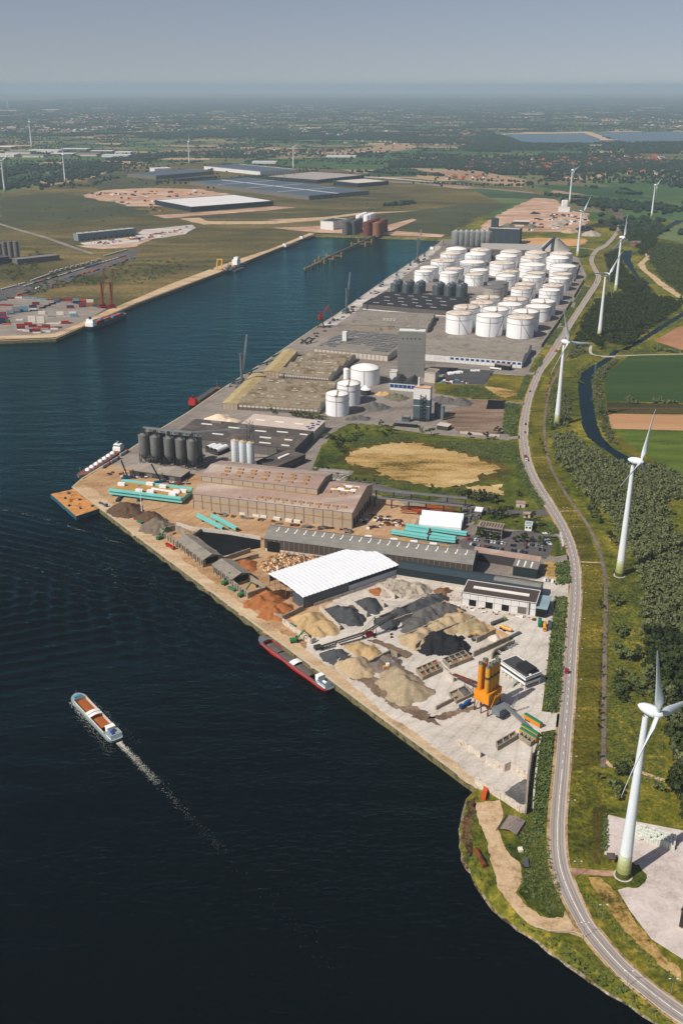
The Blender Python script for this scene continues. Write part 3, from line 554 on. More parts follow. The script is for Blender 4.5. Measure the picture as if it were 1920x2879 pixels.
BIKE = [(1690, 850), (1672, 866), (1653, 900), (1633, 937), (1598, 992), (1565, 1050), (1543, 1100), (1532, 1165), (1529, 1200), (1532, 1240), (1536, 1275), (1553, 1325), (1585, 1382), (1620, 1432), (1653, 1480), (1678, 1532), (1693, 1582), (1699.5, 1620), (1702.5, 1675), (1700.5, 1775), (1698, 1900), (1697, 1990), (1696.5, 2080), (1694, 2158)]
path('cycle_path', BIKE, 3.0, BP, 8)
path('footpath', [(1700, 2135), (1716, 2155), (1750, 2160), (1800, 2172), (1850, 2190), (1920, 2212)], 2.6, TRACK, 7)
path('footpath', [(1568, 1438), (1618, 1437)], 1.8, TRACK, 7); path('footpath', [(1628, 1580), (1690, 1583)], 1.8, TRACK, 7)
path('footpath', [(1661, 972), (1658, 985), (1664, 997), (1690, 1001), (1740, 1001), (1820, 998), (2000, 994)], 4, WHITEQ, 9)
path('access_road', [(1400, 1232), (1440, 1232), (1465, 1228)], 9, GREYC, 7); path('access_road', [(1420, 1130), (1476, 1136)], 8, GREYC, 7)
path('access_road', [(1420, 1045), (1470, 1048), (1510, 1052)], 14, GREYC, 7); path('access_road', [(1520, 2022), (1575, 2027)], 14, CONC, 7)
path('access_road', [(1560, 1668), (1606, 1668)], 12, CONC, 6); path('access_road', [(1535, 1572), (1560, 1574), (1600, 1566)], 9, GREYC, 7)
path('access_road', [(1540, 1502), (1560, 1506), (1585, 1510)], 8, GREYC, 7)
path('access_road', [(1670, 702), (1640, 698), (1580, 694)], 7, TRACK, 7); path('access_road', [(1640, 802), (1660, 806)], 8, GREYC, 7); path('access_road', [(1590, 870), (1618, 874)], 8, GREYC, 7)
path('access_road', [(1575, 918), (1588, 920)], 9, GREYC, 7); path('access_road', [(1535, 973), (1552, 975)], 8, GREYC, 7)
path('railway', [(1768, 650), (1755, 670), (1735, 690), (1715, 710), (1706, 735), (1712, 760), (1730, 785)], 9, ASPH, 6)
# ================================================================ buildings
WH = M('white_cladding', C(222, 222, 220), var=0.06, sc=0.08, stains=(0.1, 0.62, C(190, 186, 178), 1.57))
BEIGE = M('beige_cladding', C(184, 168, 150), var=0.10, sc=0.06, stains=(0.12, 0.58, C(176, 148, 108), 0.0))
GREYR = M('grey_sheet_roof', C(140, 138, 132), var=0.10, sc=0.1, stains=(0.05, 0.6, C(122, 118, 108)), sheets=(-.26, 7, 3.2, .07))
FIBRE = M('fibre_cement_roof', C(150, 138, 118), var=0.14, sc=0.1, fine=0.12, stains=(0.06, 0.52, C(120, 106, 80)), sheets=(-.16, 4, 3, .10))
FIBREG = M('grey_fibre_roof', C(150, 144, 134), var=0.12, sc=0.1, fine=0.12, stains=(0.06, 0.55, C(128, 120, 108)), sheets=(-.2, 4, 3, .09))
OCHRER = M('lichen_roof', C(184, 166, 124), var=0.12, sc=0.1, stains=(0.05, 0.5, C(196, 180, 144)), sheets=(1.0, 3, 4, .06))
BLACKR = M('black_felt_roof', C(58, 58, 60), var=0.12, sc=0.06, sheets=(-.2, 12, 5, .12))
DGREYR = M('dark_corrugated_roof', C(98, 92, 88), var=0.12, sc=0.05, fine=0.08, stains=(0.04, 0.5, C(122, 112, 104)), sheets=(-.18, 5, 9, .08))
BROWNR = M('brown_felt_roof', C(92, 80, 74), var=0.08, sc=0.05)
PINKR = M('pinkish_roof', C(172, 150, 138), var=0.10, sc=0.06, stains=(0.05, 0.5, C(190, 176, 164), 1.2), sheets=(-.25, 3, 8, .06))
SLATE = M('slate_blue_cladding', C(64, 78, 86), var=0.08, sc=0.1)
DTEAL = M('dark_teal_cladding', C(46, 58, 62), var=0.10, sc=0.1)
GREYW = M('grey_cladding', C(122, 118, 114), var=0.10, sc=0.1)
DGREY = M('dark_grey_cladding', C(78, 76, 76), var=0.10, sc=0.1)
CONCW = M('old_concrete', C(164, 154, 138), var=0.18, sc=0.2, fine=0.1, stains=(0.12, 0.56, C(104, 94, 78)))
CONCL = M('pale_concrete', C(206, 198, 188), var=0.12, sc=0.15, stains=(0.15, 0.58, C(160, 146, 128)))
BLOCKW = M('block_wall', C(208, 198, 186), var=0.2, sc=0.5, fine=0.2, stains=(0.3, 0.56, C(138, 124, 110)))
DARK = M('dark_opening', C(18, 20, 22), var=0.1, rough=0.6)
GLASS = M('window_glass', C(40, 58, 72), rough=0.15, var=0.1, spec=0.6)
BLUEP = M('blue_panel', C(40, 84, 138), rough=0.4, var=0.08)
SKYL = M('skylight_sheet', C(236, 234, 228), rough=0.4, var=0.05)
OCHB = M('ochre_band', C(176, 146, 92), var=0.15, sc=0.3)
STEEL = M('galvanised_steel', C(150, 152, 152), rough=0.5, metal=0.3, var=0.1)
DSTEEL = M('dark_steel', C(66, 66, 66), rough=0.6, var=0.15)
RUST = M('rusty_steel', C(130, 74, 44), var=0.3, sc=0.4, stains=(0.3, 0.5, C(92, 50, 34)))
WHITE = M('white_paint', C(240, 240, 238), rough=0.5, var=0.04)
TEAL = M('pale_turquoise_paint', C(132, 208, 204), rough=0.5, var=0.06)
PURLIN = M('tan_sheet', C(186, 150, 92), var=0.15, sc=0.1)
TENTW = M('white_membrane', C(240, 242, 246), rough=0.6, var=0.03, sheets=(.59, 6, 5, .035))
SOLAR = M('solar_glass', C(46, 56, 70), rough=0.2, var=0.15, sc=0.2, spec=0.6)
BLOB = {}
class Bld:
    """rectangular building: A, B survey points of the near wall's foot (left, right), h eaves height, depth from C (rear left eaves point) or metres"""
    def __init__(s, name, label, cat, A, B, h, C_=None, depth=None, wm=GREYW, rm=GREYR, roof='flat', n=1, rise=3.0, prof=None, over=0.4, group=None, lvl=False, para=0.0, z=0.0, rmats=None):
        a = G(A[0], A[1], h if lvl else z); b = G(B[0], B[1], h if lvl else z); a.z = b.z = z
        s.o = a; s.L = (b - a).length; s.ex = (b - a).normalized(); s.ey = Vector((-s.ex.y, s.ex.x, 0)); s.h = h
        if s.ey.y < 0: s.ey = -s.ey
        if depth is None: depth = (G(C_[0], C_[1], h + z) - a).dot(s.ey)
        s.D = D = depth; s.rot = math.atan2(s.ex.y, s.ex.x)
        s.t = thing(name, label, cat, a + s.ex * s.L / 2 + s.ey * D / 2, group)
        if prof is None:
            if roof == 'flat': prof = [(0, h), (D, h)]
            elif roof == 'gable':
                prof = [(0, h)]
                for k in range(n): prof += [(D * (k + .5) / n, h + rise), (D * (k + 1) / n, h)]
            elif roof == 'mono': prof = [(0, h), (D, h + rise)]
            elif roof == 'arch': prof = [(D * k / 10, h + rise * math.sin(math.pi * k / 10)) for k in range(11)]
        s.prof = prof; w = MB(); L = s.L
        for x in (0, L):
            poly = [s.P(x, 0, 0)] + [s.P(x, y, zz) for y, zz in prof] + [s.P(x, D, 0)]
            w.add(poly, tessellate_polygon([[Vector((0 if False else (p - s.o).dot(s.ey), p.z, 0)) for p in poly]]))
        w.add([s.P(0, 0, 0), s.P(L, 0, 0), s.P(L, 0, prof[0][1]), s.P(0, 0, prof[0][1])], [(0, 1, 2, 3)])
        w.add([s.P(0, D, 0), s.P(L, D, 0), s.P(L, D, prof[-1][1]), s.P(0, D, prof[-1][1])], [(0, 3, 2, 1)])
        s.w = w; s.wm = wm; r = MB(); e = over
        for i in range(len(prof) - 1):
            (y0, z0), (y1, z1) = prof[i], prof[i + 1]
            y0_ = y0 - (e if i == 0 else 0); y1_ = y1 + (e if i == len(prof) - 2 else 0)
            r.ob(s.P(-e, y0_, z0 + .03), s.ex * (L + 2 * e), s.ey * (y1_ - y0_) + Vector((0, 0, z1 - z0)), (0, 0, 0.28), 0)
        if para:
            for x0, y0, lx, ly in ((-.2, -.2, L + .4, .5), (-.2, D - .3, L + .4, .5), (-.2, .3, .5, D - .6), (L - .3, .3, .5, D - .6)):
                r.ob(s.P(x0, y0, h + .31), s.ex * lx, s.ey * ly, (0, 0, para), 1)
        s.r = r; s.rmats = rmats or [rm, wm]; s.skm = MB(); s.done = False
    def P(s, x, y, z): return s.o + s.ex * x + s.ey * y + Vector((0, 0, z))
    def RZ(s, y):                                               # roof height over depth y
        for (y0, z0), (y1, z1) in zip(s.prof, s.prof[1:]):
            if y0 <= y <= y1 and y1 > y0: return z0 + (z1 - z0) * (y - y0) / (y1 - y0)
        return s.prof[-1][1]
    def pil(s, n, w=0.5, d=0.3, z1=None, m=0, face='f'):        # pilasters on the near wall ('f') or the right end ('r')
        for k in range(n + 1):
            if face == 'f': x = (s.L - w) * k / n; s.w.ob(s.P(x, -d, 0), s.ex * w, s.ey * (d + .05), (0, 0, z1 or s.prof[0][1] - .05), m)
            else: y = (s.D - w) * k / n; s.w.ob(s.P(s.L - .05, y, 0), s.ex * (d + .05), s.ey * w, (0, 0, z1 or s.h - .05), m)
        return s
    def band(s, z0, z1, m, x0=0, x1=None, d=0.12):
        s.w.ob(s.P(x0 * s.L, -d, z0), s.ex * s.L * ((1 if x1 is None else x1) - x0), s.ey * (d - .003), (0, 0, z1 - z0), m); return s
    def opening(s, name, x, w, z0, z1, m=DARK, d=0.16, face='f', frame=None):
        mb = MB()
        if face == 'f': mb.ob(s.P(x * s.L, -d, z0), s.ex * w, s.ey * (d + .02), (0, 0, z1 - z0))
        elif face == 'r': mb.ob(s.P(s.L - .02, x * s.D, z0), s.ex * (d + .02), s.ey * w, (0, 0, z1 - z0))
        else: mb.ob(s.P(-d, x * s.D, z0), s.ex * (d + .02), s.ey * w, (0, 0, z1 - z0))
        mb.build(name, m, s.t); return s
    def windows(s, name, n, w, z0, z1, x0=0.02, x1=0.98, m=GLASS, face='f'):
        T = s.L if face == 'f' else s.D
        for k in range(n): s.opening(name, x0 + (x1 - x0) * (k + .5) / n - w / 2 / T, w, z0, z1, m, face=face)
        return s
    def sky(s, x, y, lx, ly, up=0.35, name='skylight', m=None):  # slab on the roof, x, y fractions
        X, Y = x * s.L, y * s.D; z0, z1 = s.RZ(Y), s.RZ(min(Y + ly, s.D)); mb = MB()
        mb.ob(s.P(X, Y, z0 + .29), s.ex * lx, s.ey * ly + Vector((0, 0, z1 - z0)), (0, 0, up))
        return mb.build(name, m or SKYL, s.t)
    def rbox(s, name, x, y, lx, ly, up, m, base=None):
        X, Y = x * s.L, y * s.D; mb = MB(); z0 = s.RZ(Y) - .2 if base is None else base
        mb.ob(s.P(X, Y, z0), s.ex * lx, s.ey * ly, (0, 0, up)); return mb.build(name, m, s.t)
    def end(s, extra=()):
        s.w.build('wall', [s.wm] + list(extra), s.t); s.r.build('roof', s.rmats, s.t); return s
# ---- workshop and sheds on the aggregates yard
b = Bld('workshop', 'white workshop with brown flat roof, long skylight and four vehicle doors', 'workshop', (1297, 1699), (1504, 1731), 10.0, C_=(1316, 1632), wm=WH, rm=BROWNR, para=0.35)
b.pil(9, .18, .08, m=1).band(5.0, 5.15, 1); b.end([GREYW])
for x, w, hh, m in ((.10, 5.4, 5.2, DARK), (.325, 5.4, 5.2, DARK), (.545, 5.4, 5.2, DARK), (.76, 6.4, 5.6, GREYW)): b.opening('vehicle_door', x, w, 0, hh, m)
b.sky(.12, .42, b.L * .76, 3.0, .8); b.opening('chimney', .905, .7, 0, 10.5, DSTEEL, d=.6)
c = Bld('canopy', 'blue-grey lean-to canopy on posts at the end of the white workshop', 'canopy', (1504, 1733), (1534, 1738), 7, C_=(1523, 1674), wm=DTEAL, rm=M('pale_blue_sheet', C(150, 170, 178)), roof='flat')
c.opening('bay_opening', .05, c.L * .85, 0, 6); c.end()
b = Bld('long_shed', 'long dark teal shed with slate blue roof behind the white workshop', 'shed', (1116, 1624), (1516, 1688), 8.8, C_=(1130, 1577), wm=DTEAL, rm=SLATE, roof='gable', rise=1.6)
b.pil(60, .15, .08, m=1); b.end([SLATE]); b.w = None
b.sky(.675, .015, b.L * .322, b.D * .48, .08, 'grey_roof_sheets', GREYR); b.sky(.675, .505, b.L * .322, b.D * .48, .08, 'grey_roof_sheets', GREYR)
kb = MB(); kb.ob(b.P(0, -.8, 0), b.ex * b.L * .5, b.ey * .75, (0, 0, 2.6)); kb.build('concrete_plinth', CONCL, b.t)
b = Bld('storage_hall', 'very long grey roofed storage hall with slatted brown walls and white roof strips', 'storage hall', (744, 1549), (1326, 1625), 11.5, depth=27, wm=M('slatted_brown_wall', C(96, 84, 76), var=0.12), rm=GREYR,
        prof=[(0, 11.5), (9, 16.0), (13.5, 17.2), (18, 16.0), (27, 11.5)])
b.pil(40, .45, .25, m=1).band(0.0, 2.8, 2); b.end([STEEL, CONCL])
b.opening('gate_opening', .015, 11, 0.2, 9.5, DARK, d=.5); b.opening('gate_opening', .25, 18, 0, 11.2, DARK, face='l')
for k in range(21): b.sky(.045 + .0455 * k, .01, 1.0, 8.8, .06, 'roof_strip'); b.sky(.05 + .0455 * k, .34, .7, 4.2, .06, 'roof_strip')
# white membrane hall
a, bb_, c3 = G(853, 1713), G(1116, 1622), G(757, 1614, 10.5); ex = (bb_ - a); L = ex.length; ex.normalize(); ey = Vector((-ex.y, ex.x, 0)); D = (c3 - a).dot(ey); h = 10.5
t = thing('membrane_hall', 'white scalloped membrane hall over the wood chip heap', 'storage hall', a + ex * L / 2 + ey * D / 2)
P = lambda x, y, z: a + ex * x + ey * y + Vector((0, 0, z))
na, nb_ = 25, 6; vs = []; NX, NY = na * 6, nb_ * 8
for j in range(NY + 1):
    for i in range(NX + 1):
        u_, v_ = i / NX, j / NY; z = h + .42 * abs(math.sin(math.pi * nb_ * v_)) ** .8 + .3 * abs(math.sin(math.pi * na * u_)) ** .7 + 1.2 * math.sin(math.pi * v_)
        vs.append(P(-1 + (L + 2) * u_, -1 + (D + 2) * v_, z))
mb = MB(); mb.add(vs, [(j * (NX + 1) + i, j * (NX + 1) + i + 1, (j + 1) * (NX + 1) + i + 1, (j + 1) * (NX + 1) + i) for j in range(NY) for i in range(NX)], 0, True); mb.build('membrane_roof', TENTW, t)
mb = MB(); mb.ob(P(0, 0, 0), ex * L * .47, ey * .4, (0, 0, h)); mb.ob(P(0, .4, 0), ex * .4, ey * D * .3, (0, 0, h)); mb.ob(P(0, D - .4, 4), ex * L, ey * .4, (0, 0, h - 4)); mb.ob(P(L - .4, .4, 0), ex * .4, ey * (D - .8), (0, 0, h))
for k in range(13): mb.ob(P(L * .47 * k / 13, -.12, 0), ex * .12, ey * .11, (0, 0, h), 1)
for zz in (3, 6, 9): mb.ob(P(0, -.1, zz), ex * L * .47, ey * .09, (0, 0, .14), 1)
mb.build('metal_wall', [M('blue_grey_metal', C(104, 112, 122), rough=.4, metal=.3, var=.15), STEEL], t)
mb = MB(); mb.ob(P(L * .47, 0, 2.2), ex * L * .53, ey * .4, (0, 0, 4.6)); mb.build('white_panel', M('pale_panel', C(196, 206, 214), var=.05), t)
mb = MB(); mb.ob(P(L * .1, -1.2, 0), ex * L * .9, ey * 1.15, (0, 0, 2.6)); mb.build('block_plinth', BLOCKW, t)
mb = MB()
for k in range(20):
    x0 = L * (.47 + .53 * k / 20); x1 = L * (.47 + .53 * (k + 1) / 20); mb.tube(P(x0, 0, 6.9), P(x1, 0, h), .1, 4); mb.tube(P(x0, 0, 6.9), P(x0, 0, h), .12, 4)
mb.build('truss', STEEL, t)
for y in np.linspace(D * .35, D, 5): mb = MB(); mb.tube(P(.2, y, 0), P(.2, y, h), .25, 6); mb.build('post', STEEL, t)
mb = MB(); mb.ob(P(L * .45, 6, 5), ex * L * .54, ey * .3, (0, 0, 5.2)); mb.build('inner_net', DGREY, t)
# ---- two-ridged beige hall with roof vents
b = Bld('production_hall', 'large beige production hall with stepped roof and rows of rusty roof vents', 'production hall', (545, 1431), (990, 1487), 15.3, depth=66, wm=BEIGE, rm=PINKR, prof=[(0, 15.3), (20, 19.2), (46, 23.0), (66, 17.0)])
b.pil(17, .35, .3, m=1).band(7.8, 8.8, 2); b.end([GREYW, OCHB]); L = b.L
up = MB(); x1 = L * .745
prof = [(20, 25.5), (43, 28.6), (66, 24.0)]
up.ob(b.P(0, 20, 15), b.ex * x1, b.ey * 46, (0, 0, 9.0), 0)
for x in (0, x1): up.add([b.P(x, 20, 22), b.P(x, 20, 25.5), b.P(x, 43, 28.6), b.P(x, 66, 24), b.P(x, 66, 22)], [(0, 1, 2, 3, 4)])
up.add([b.P(0, 20, 24), b.P(x1, 20, 24), b.P(x1, 20, 25.5), b.P(0, 20, 25.5)], [(0, 1, 2, 3)])
up.ob(b.P(0, 19.8, 19.6), b.ex * x1, b.ey * .19, (0, 0, .9), 2)
for k in range(11): up.ob(b.P(x1 * k / 11, 19.75, 20.4), b.ex * .3, b.ey * .24, (0, 0, 5.0), 1)
up.build('clerestory', [BEIGE, GREYW, OCHB], b.t)
r = MB()
for (y0, z0), (y1, z1) in zip(prof, prof[1:]): r.ob(b.P(-.4, y0 - (.4 if y0 == 20 else 0), z0 + .03), b.ex * (x1 + .8), b.ey * (y1 - y0 + .4) + Vector((0, 0, z1 - z0)), (0, 0, .3))
r.build('upper_roof', PINKR, b.t)
VENT = M('rusty_vent', C(166, 132, 92), var=.2, sc=.3, stains=(.3, .55, C(120, 86, 56)))
def vent(x, y, z, w=5.2):
    v = MB(); pr = [(0, 0), (.6, 1.3), (1.8, 1.7), (3.6, 1.2), (4.2, 0)]
    vs = [b.P(x, y + p, z + q) for p, q in pr] + [b.P(x + w, y + p, z + q) for p, q in pr]
    v.add(vs, [(i, i + 1, i + 6, i + 5) for i in range(4)] + [(0, 1, 2, 3, 4), (9, 8, 7, 6, 5)]); v.build('roof_vent', VENT, b.t)
for k in range(11): vent(L * (.40 + .052 * k), 4.5, 16.2)
for row, (y, z, x0) in enumerate(((24, 26.0, .12), (31, 27.0, .10), (37, 27.8, .07))):
    for k in range(7): vent(L * (x0 + .085 * k + .02 * row), y, z)
for k in range(4): vent(L * (.78 + .045 * k), 26 + 3 * (k % 2), 20.3 + .4 * (k % 2)); vent(L * (.80 + .04 * k), 35 + 3 * (k % 2), 21.6 + .4 * (k % 2))
b.sky(.80, .50, L * .15, 5, .05, 'white_roof_sheets'); b.sky(.86, .60, L * .1, 4, .05, 'white_roof_sheets')
for k in range(7): b.opening('gate_opening', .06 + .13 * k, 5, 0, 8 - (k % 2), DARK, face='r')
pp = MB()
for k in range(12): pp.cyl(b.P(L * (.30 + .055 * k), 1.8, 0), .28, 15.5, 17.8, 6)
pp.build('flue_pipes', DSTEEL, b.t)
# ---- crane runways behind the hall
for nm, lab, p0, p1 in (('crane_runway', 'grey steel crane runway nearest the service road', (1052, 1402), (1312, 1428)), ('crane_runway', 'grey steel crane runway above the rusty steel stock', (1048, 1424), (1300, 1450))):
    a, c = G(*p0), G(*p1); t = thing(nm, lab, 'crane runway', (a + c) / 2); m1 = MB(); m2 = MB(); zz = Vector((0, 0, 9.5))
    m1.beam(a + zz, c + zz, 1.0, 1.6)
    for k in range(24): m1.beam(a.lerp(c, k / 24) + Vector((0, 0, 10.4)), a.lerp(c, k / 24) + Vector((0, 0, 11.4)), .15)
    m1.beam(a + Vector((0, 0, 11.4)), c + Vector((0, 0, 11.4)), .15)
    for k in range(6): q_ = a.lerp(c, (k + .1) / 5.2); m2.box(q_, (1.1, 1.1, 8.7), 0.1)
    m1.build('crane_beam', STEEL, t); m2.build('columns', DSTEEL, t)
# ---- dark roofed complex beside the silos
b = Bld('warehouse', 'dark corrugated roof warehouse with white skylights beside the concrete silos', 'warehouse', (482, 1227), (829, 1262), 10, C_=(537, 1177), wm=GREYW, rm=DGREYR, lvl=True); b.pil(14, .3, .2); b.end()
for x, y in ((.10, .75), (.34, .70), (.74, .72), (.93, .70), (.28, .30), (.57, .66), (.66, .36), (.86, .36), (.70, .10), (.88, .08)): b.sky(x, y, 13 if x < .8 else 9, 2.0, .7)
for k in range(4): b.rbox('roof_fan', .16 + .022 * k, .88, 3, 3, 2.4, M('fan_grey', C(150, 146, 140)))
b2 = Bld('warehouse', 'pale roofed warehouse with blue roof fans behind the dark roofed one', 'warehouse', (680, 1191), (884, 1212), 10.2, C_=(712, 1164), wm=CONCL, rm=M('pale_sheet_roof', C(206, 192, 180), var=.08, sc=.08, stains=(.05, .6, C(190, 172, 156))), lvl=True); b2.end()
for k in range(3): b2.sky(.12 + .27 * k, .45, 11, 2.0, .6)
for k, (x, y) in enumerate(((.92, .8), (.86, .6), (.94, .55), (.90, .4), (.85, .25), (.92, .2), (.90, .08))): b2.rbox('roof_fan', x, y, 3.4, 1.8, 1.5, M('fan_blue', C(28, 92, 130)))
b = Bld('annex', 'low dark flat roofed annex with a parapet in front of the dark roofed warehouse', 'annex', (722, 1319), (778, 1335), 7.6, C_=(768, 1256), wm=M('sooty_concrete', C(112, 104, 96), var=.2, sc=.2), rm=DGREYR, para=.9)
b.windows('window', 4, 2.2, 4.6, 6.0).windows('window', 4, 2.2, 1.4, 2.8); b.windows('window', 9, 2.6, 3.5, 5.4, face='r'); b.sky(.4, .45, 3, 16, 1.2); b.end()
b = Bld('shed', 'low twin gabled grey shed in front of the concrete silos', 'shed', (366, 1336), (510, 1356), 5.6, C_=(394, 1304), wm=DGREY, rm=M('dusty_roof', C(170, 160, 148), var=.1), prof=None)
b.opening('gate_opening', .19, 6, 0, 4.6); b.opening('gate_opening', .68, 4.5, 0, 4.6); b.opening('sliding_door', .34, 6, 0, 4.4, GREYW); b.opening('sliding_door', .78, 6, 0, 4.4, GREYW)
for x, y in ((.2, .5), (.42, .45), (.66, .5), (.85, .45)): b.sky(x, y, 4, 5, .25)
for k in (0, 1):
    g = MB(); x0 = b.L * .5 * k; lx = b.L * .5
    g.add([b.P(x0 - .3, -.4, 5.9), b.P(x0 + lx / 2, -.4, 8.2), b.P(x0 + lx + .3 * k, -.4, 5.9), b.P(x0 - .3, b.D + .4, 5.9), b.P(x0 + lx / 2, b.D + .4, 8.2), b.P(x0 + lx + .3 * k, b.D + .4, 5.9)], [(0, 1, 4, 3), (1, 2, 5, 4), (0, 2, 1), (3, 4, 5)])
    g.build('gable_roof', MATS['dusty_roof'], b.t)
b.end()
# ---- old quay sheds, open towards the water
for lab, A, B, h, dp in (('long old concrete quay shed with a pitched roof, soot black at its open left end', (501, 1540), (574, 1596), 7.2, 15), ('short old concrete quay shed with a pitched roof beside the orange chip heap', (601, 1610), (655, 1650), 7.0, 16)):
    b = Bld('quay_shed', lab, 'quay shed', A, B, h, depth=dp, wm=CONCW, rm=FIBREG, roof='gable', rise=3.0, over=.9)
    n_ = 7 if 'long' in lab else 5; b.pil(n_, .9, .9)
    for k in range(n_): b.opening('bay_opening', (k + .38) / n_, b.L / n_ * .36, 1.4, 5.6)
    b.opening('gable_opening', .12, dp * .76, 2.4, 7.6, face='r'); b.end()
    s_ = MB()                                                   # roofless storage pen continuing the shed
    x0, x1 = (-34, -1.0) if 'long' in lab else (b.L + .1, b.L + 24)
    s_.ob(b.P(x0, 0, 0), b.ex * (x1 - x0), b.ey * .8, (0, 0, 5.4)); s_.ob(b.P(x0, dp - .8, 0), b.ex * (x1 - x0), b.ey * .8, (0, 0, 6)); xe = x0 if x0 < 0 else x1 - .8
    s_.ob(b.P(xe, .8, 0), b.ex * .8, b.ey * (dp - 1.6), (0, 0, 5.2))
    for k in range(7): s_.ob(b.P(x0 + (x1 - x0) * k / 6.3, -.8, 0), b.ex * 1.0, b.ey * .78, (0, 0, 5.0))
    s_.build('storage_pen', CONCW, b.t)
# ---- saw-roofed warehouse rows
def rows(lab, A, B, C_, n, h=6.8):
    b = Bld('warehouse', lab, 'warehouse', A, B, h, C_=C_, wm=CONCL, rm=FIBRE, roof='gable', n=n, rise=4.2)
    b.pil(19 if n == 4 else 14, .5, .4, m=1).band(0, h * .55, 1, d=.06); b.pil(10, .5, .3, face='r'); b.end([M('dark_bay', C(120, 112, 104))])
    sk = MB()
    for k in range(n):
        for side in (.16, .30):
            for i in range(20):
                if random.random() < .25: continue
                y = b.D * (k + side) / n; x = b.L * (i + .4 + .2 * (side > .2)) / 20.5; z0, z1 = b.RZ(y), b.RZ(y + 1.1)
                sk.ob(b.P(x, y, z0 + .29), b.ex * 3.4, b.ey * 1.1 + Vector((0, 0, z1 - z0)), (0, 0, .07), random.random() < .3)
    sk.build('roof_lights', [M('grey_light', C(118, 116, 110)), M('pale_light', C(196, 194, 188))], b.t); return b
rows('old warehouse of four parallel fibre-cement gables with a hedge at its foot', (671, 1152), (894, 1166), (762, 1063), 4)
rows('old warehouse of four parallel fibre-cement gables behind the lowest white tanks', (784, 1064), (924, 1076), (866, 988), 4)
for lab, A, B, C_ in (('narrow quay shed with yellowish lichen roof nearer the harbour mouth', (626, 1150), (669, 1152.5), (741, 1053)), ('narrow quay shed with yellowish lichen roof beyond the gap between the sheds', (742, 1059), (784, 1061), (854, 986))):
    b = Bld('quay_shed', lab, 'quay shed', A, B, 7.4, C_=C_, wm=BEIGE, rm=OCHRER, prof=None); L = b.L
    b.pil(4, .3, .2, m=1); b.end([GREYW]); g = MB()
    g.add([b.P(-.4, -.4, 7.7), b.P(L / 2, -.4, 9.6), b.P(L - .1, -.4, 7.7), b.P(-.4, b.D + .4, 7.7), b.P(L / 2, b.D + .4, 9.6), b.P(L - .1, b.D + .4, 7.7)], [(0, 1, 4, 3), (1, 2, 5, 4), (0, 2, 1), (3, 4, 5)]); g.build('ridge_roof', OCHRER, b.t)
b = Bld('warehouse', 'warehouse with a roof full of dark solar panels beside the metal tower', 'warehouse', (882, 995), (1090, 1016), 8, C_=(958, 926), wm=CONCL, rm=FIBREG, roof='gable', n=3, rise=1.6); b.pil(18, .5, .35, m=1); b.end([GREYW])
sk = MB()
for k in range(3):
    for j in range(6):
        for i in range(16):
            if (k == 0 and (j < 2 or (3 < i < 12))) or random.random() < .08: continue
            y = b.D * (k + (j + .25) / 6.4) / 3; z0, z1 = b.RZ(y), b.RZ(y + 3.2); sk.ob(b.P(b.L * (i + .35) / 17, y, z0 + .32), b.ex * (b.L / 17 - .9), b.ey * min(3.2, b.D / 3 / 6.4 - .8) + Vector((0, 0, (z1 - z0) * .8)), (0, 0, .12))
sk.build('solar_array', SOLAR, b.t)
b.rbox('lift_tower', .20, .42, 6.5, 6.5, 15, WH, 8)
b = Bld('warehouse', 'brownish grey ridged roof warehouse between the solar roof and the black roof', 'warehouse', (985, 926), (1200, 936), 7.5, C_=(1026, 874), wm=CONCW, rm=FIBREG, roof='gable', n=3, rise=3.4); b.end()
sk = MB()
for k in range(3):
    for side in (.1, .26, .4):
        for i in range(22): y = b.D * (k + side) / 3; z0, z1 = b.RZ(y), b.RZ(y + 1.2); sk.ob(b.P(b.L * (i + .4) / 22.5, y, z0 + .29), b.ex * 2.8, b.ey * 1.2 + Vector((0, 0, z1 - z0)), (0, 0, .08), (i in (8, 9, 10, 11) and k == 1 and side < .3))
sk.build('roof_lights', [M('grey_light', C(118, 116, 110)), SKYL], b.t)
b = Bld('warehouse', 'wide black felt roofed warehouse with short white skylights', 'warehouse', (1019, 870), (1264, 891), 10, C_=(1071, 819), wm=M('brown_grey_wall', C(116, 108, 104), var=.08), rm=BLACKR, roof='gable', n=2, rise=.8); b.pil(11, .4, .3, m=1).band(0, 1.6, 2); b.end([STEEL, WH])
for k in range(2):
    for j in range(2):
        for i in range(5): b.sky(.09 + .165 * i + .07 * j, .08 + .5 * k + .2 * j + .04 * (1 - k), 11, 1.6, .2)
b = Bld('warehouse', 'long grey gabled warehouse with blue window bays in front of the white tanks', 'warehouse', (1150, 1010), (1465, 1035), 9.5, C_=(1150, 945), wm=WH, rm=FIBREG, prof=None, roof='gable', n=2, rise=5.5)
b.pil(22, .6, .4, m=0).pil(9, .5, .3, face='r', m=0); b.end()
for k in range(8, 22): b.opening('window', (k + .22) / 22, b.L / 22 * .62, 4.4, 7.6, BLUEP, d=.1)
e = Bld('office', 'small black glazed office at the foot of the grey gabled warehouse', 'office', (1389, 1037), (1432, 1043), 6.5, depth=9, wm=M('black_cladding', C(30, 36, 40)), rm=PINKR, para=.3); e.windows('window', 3, 3.2, 3.4, 5.6); e.end()
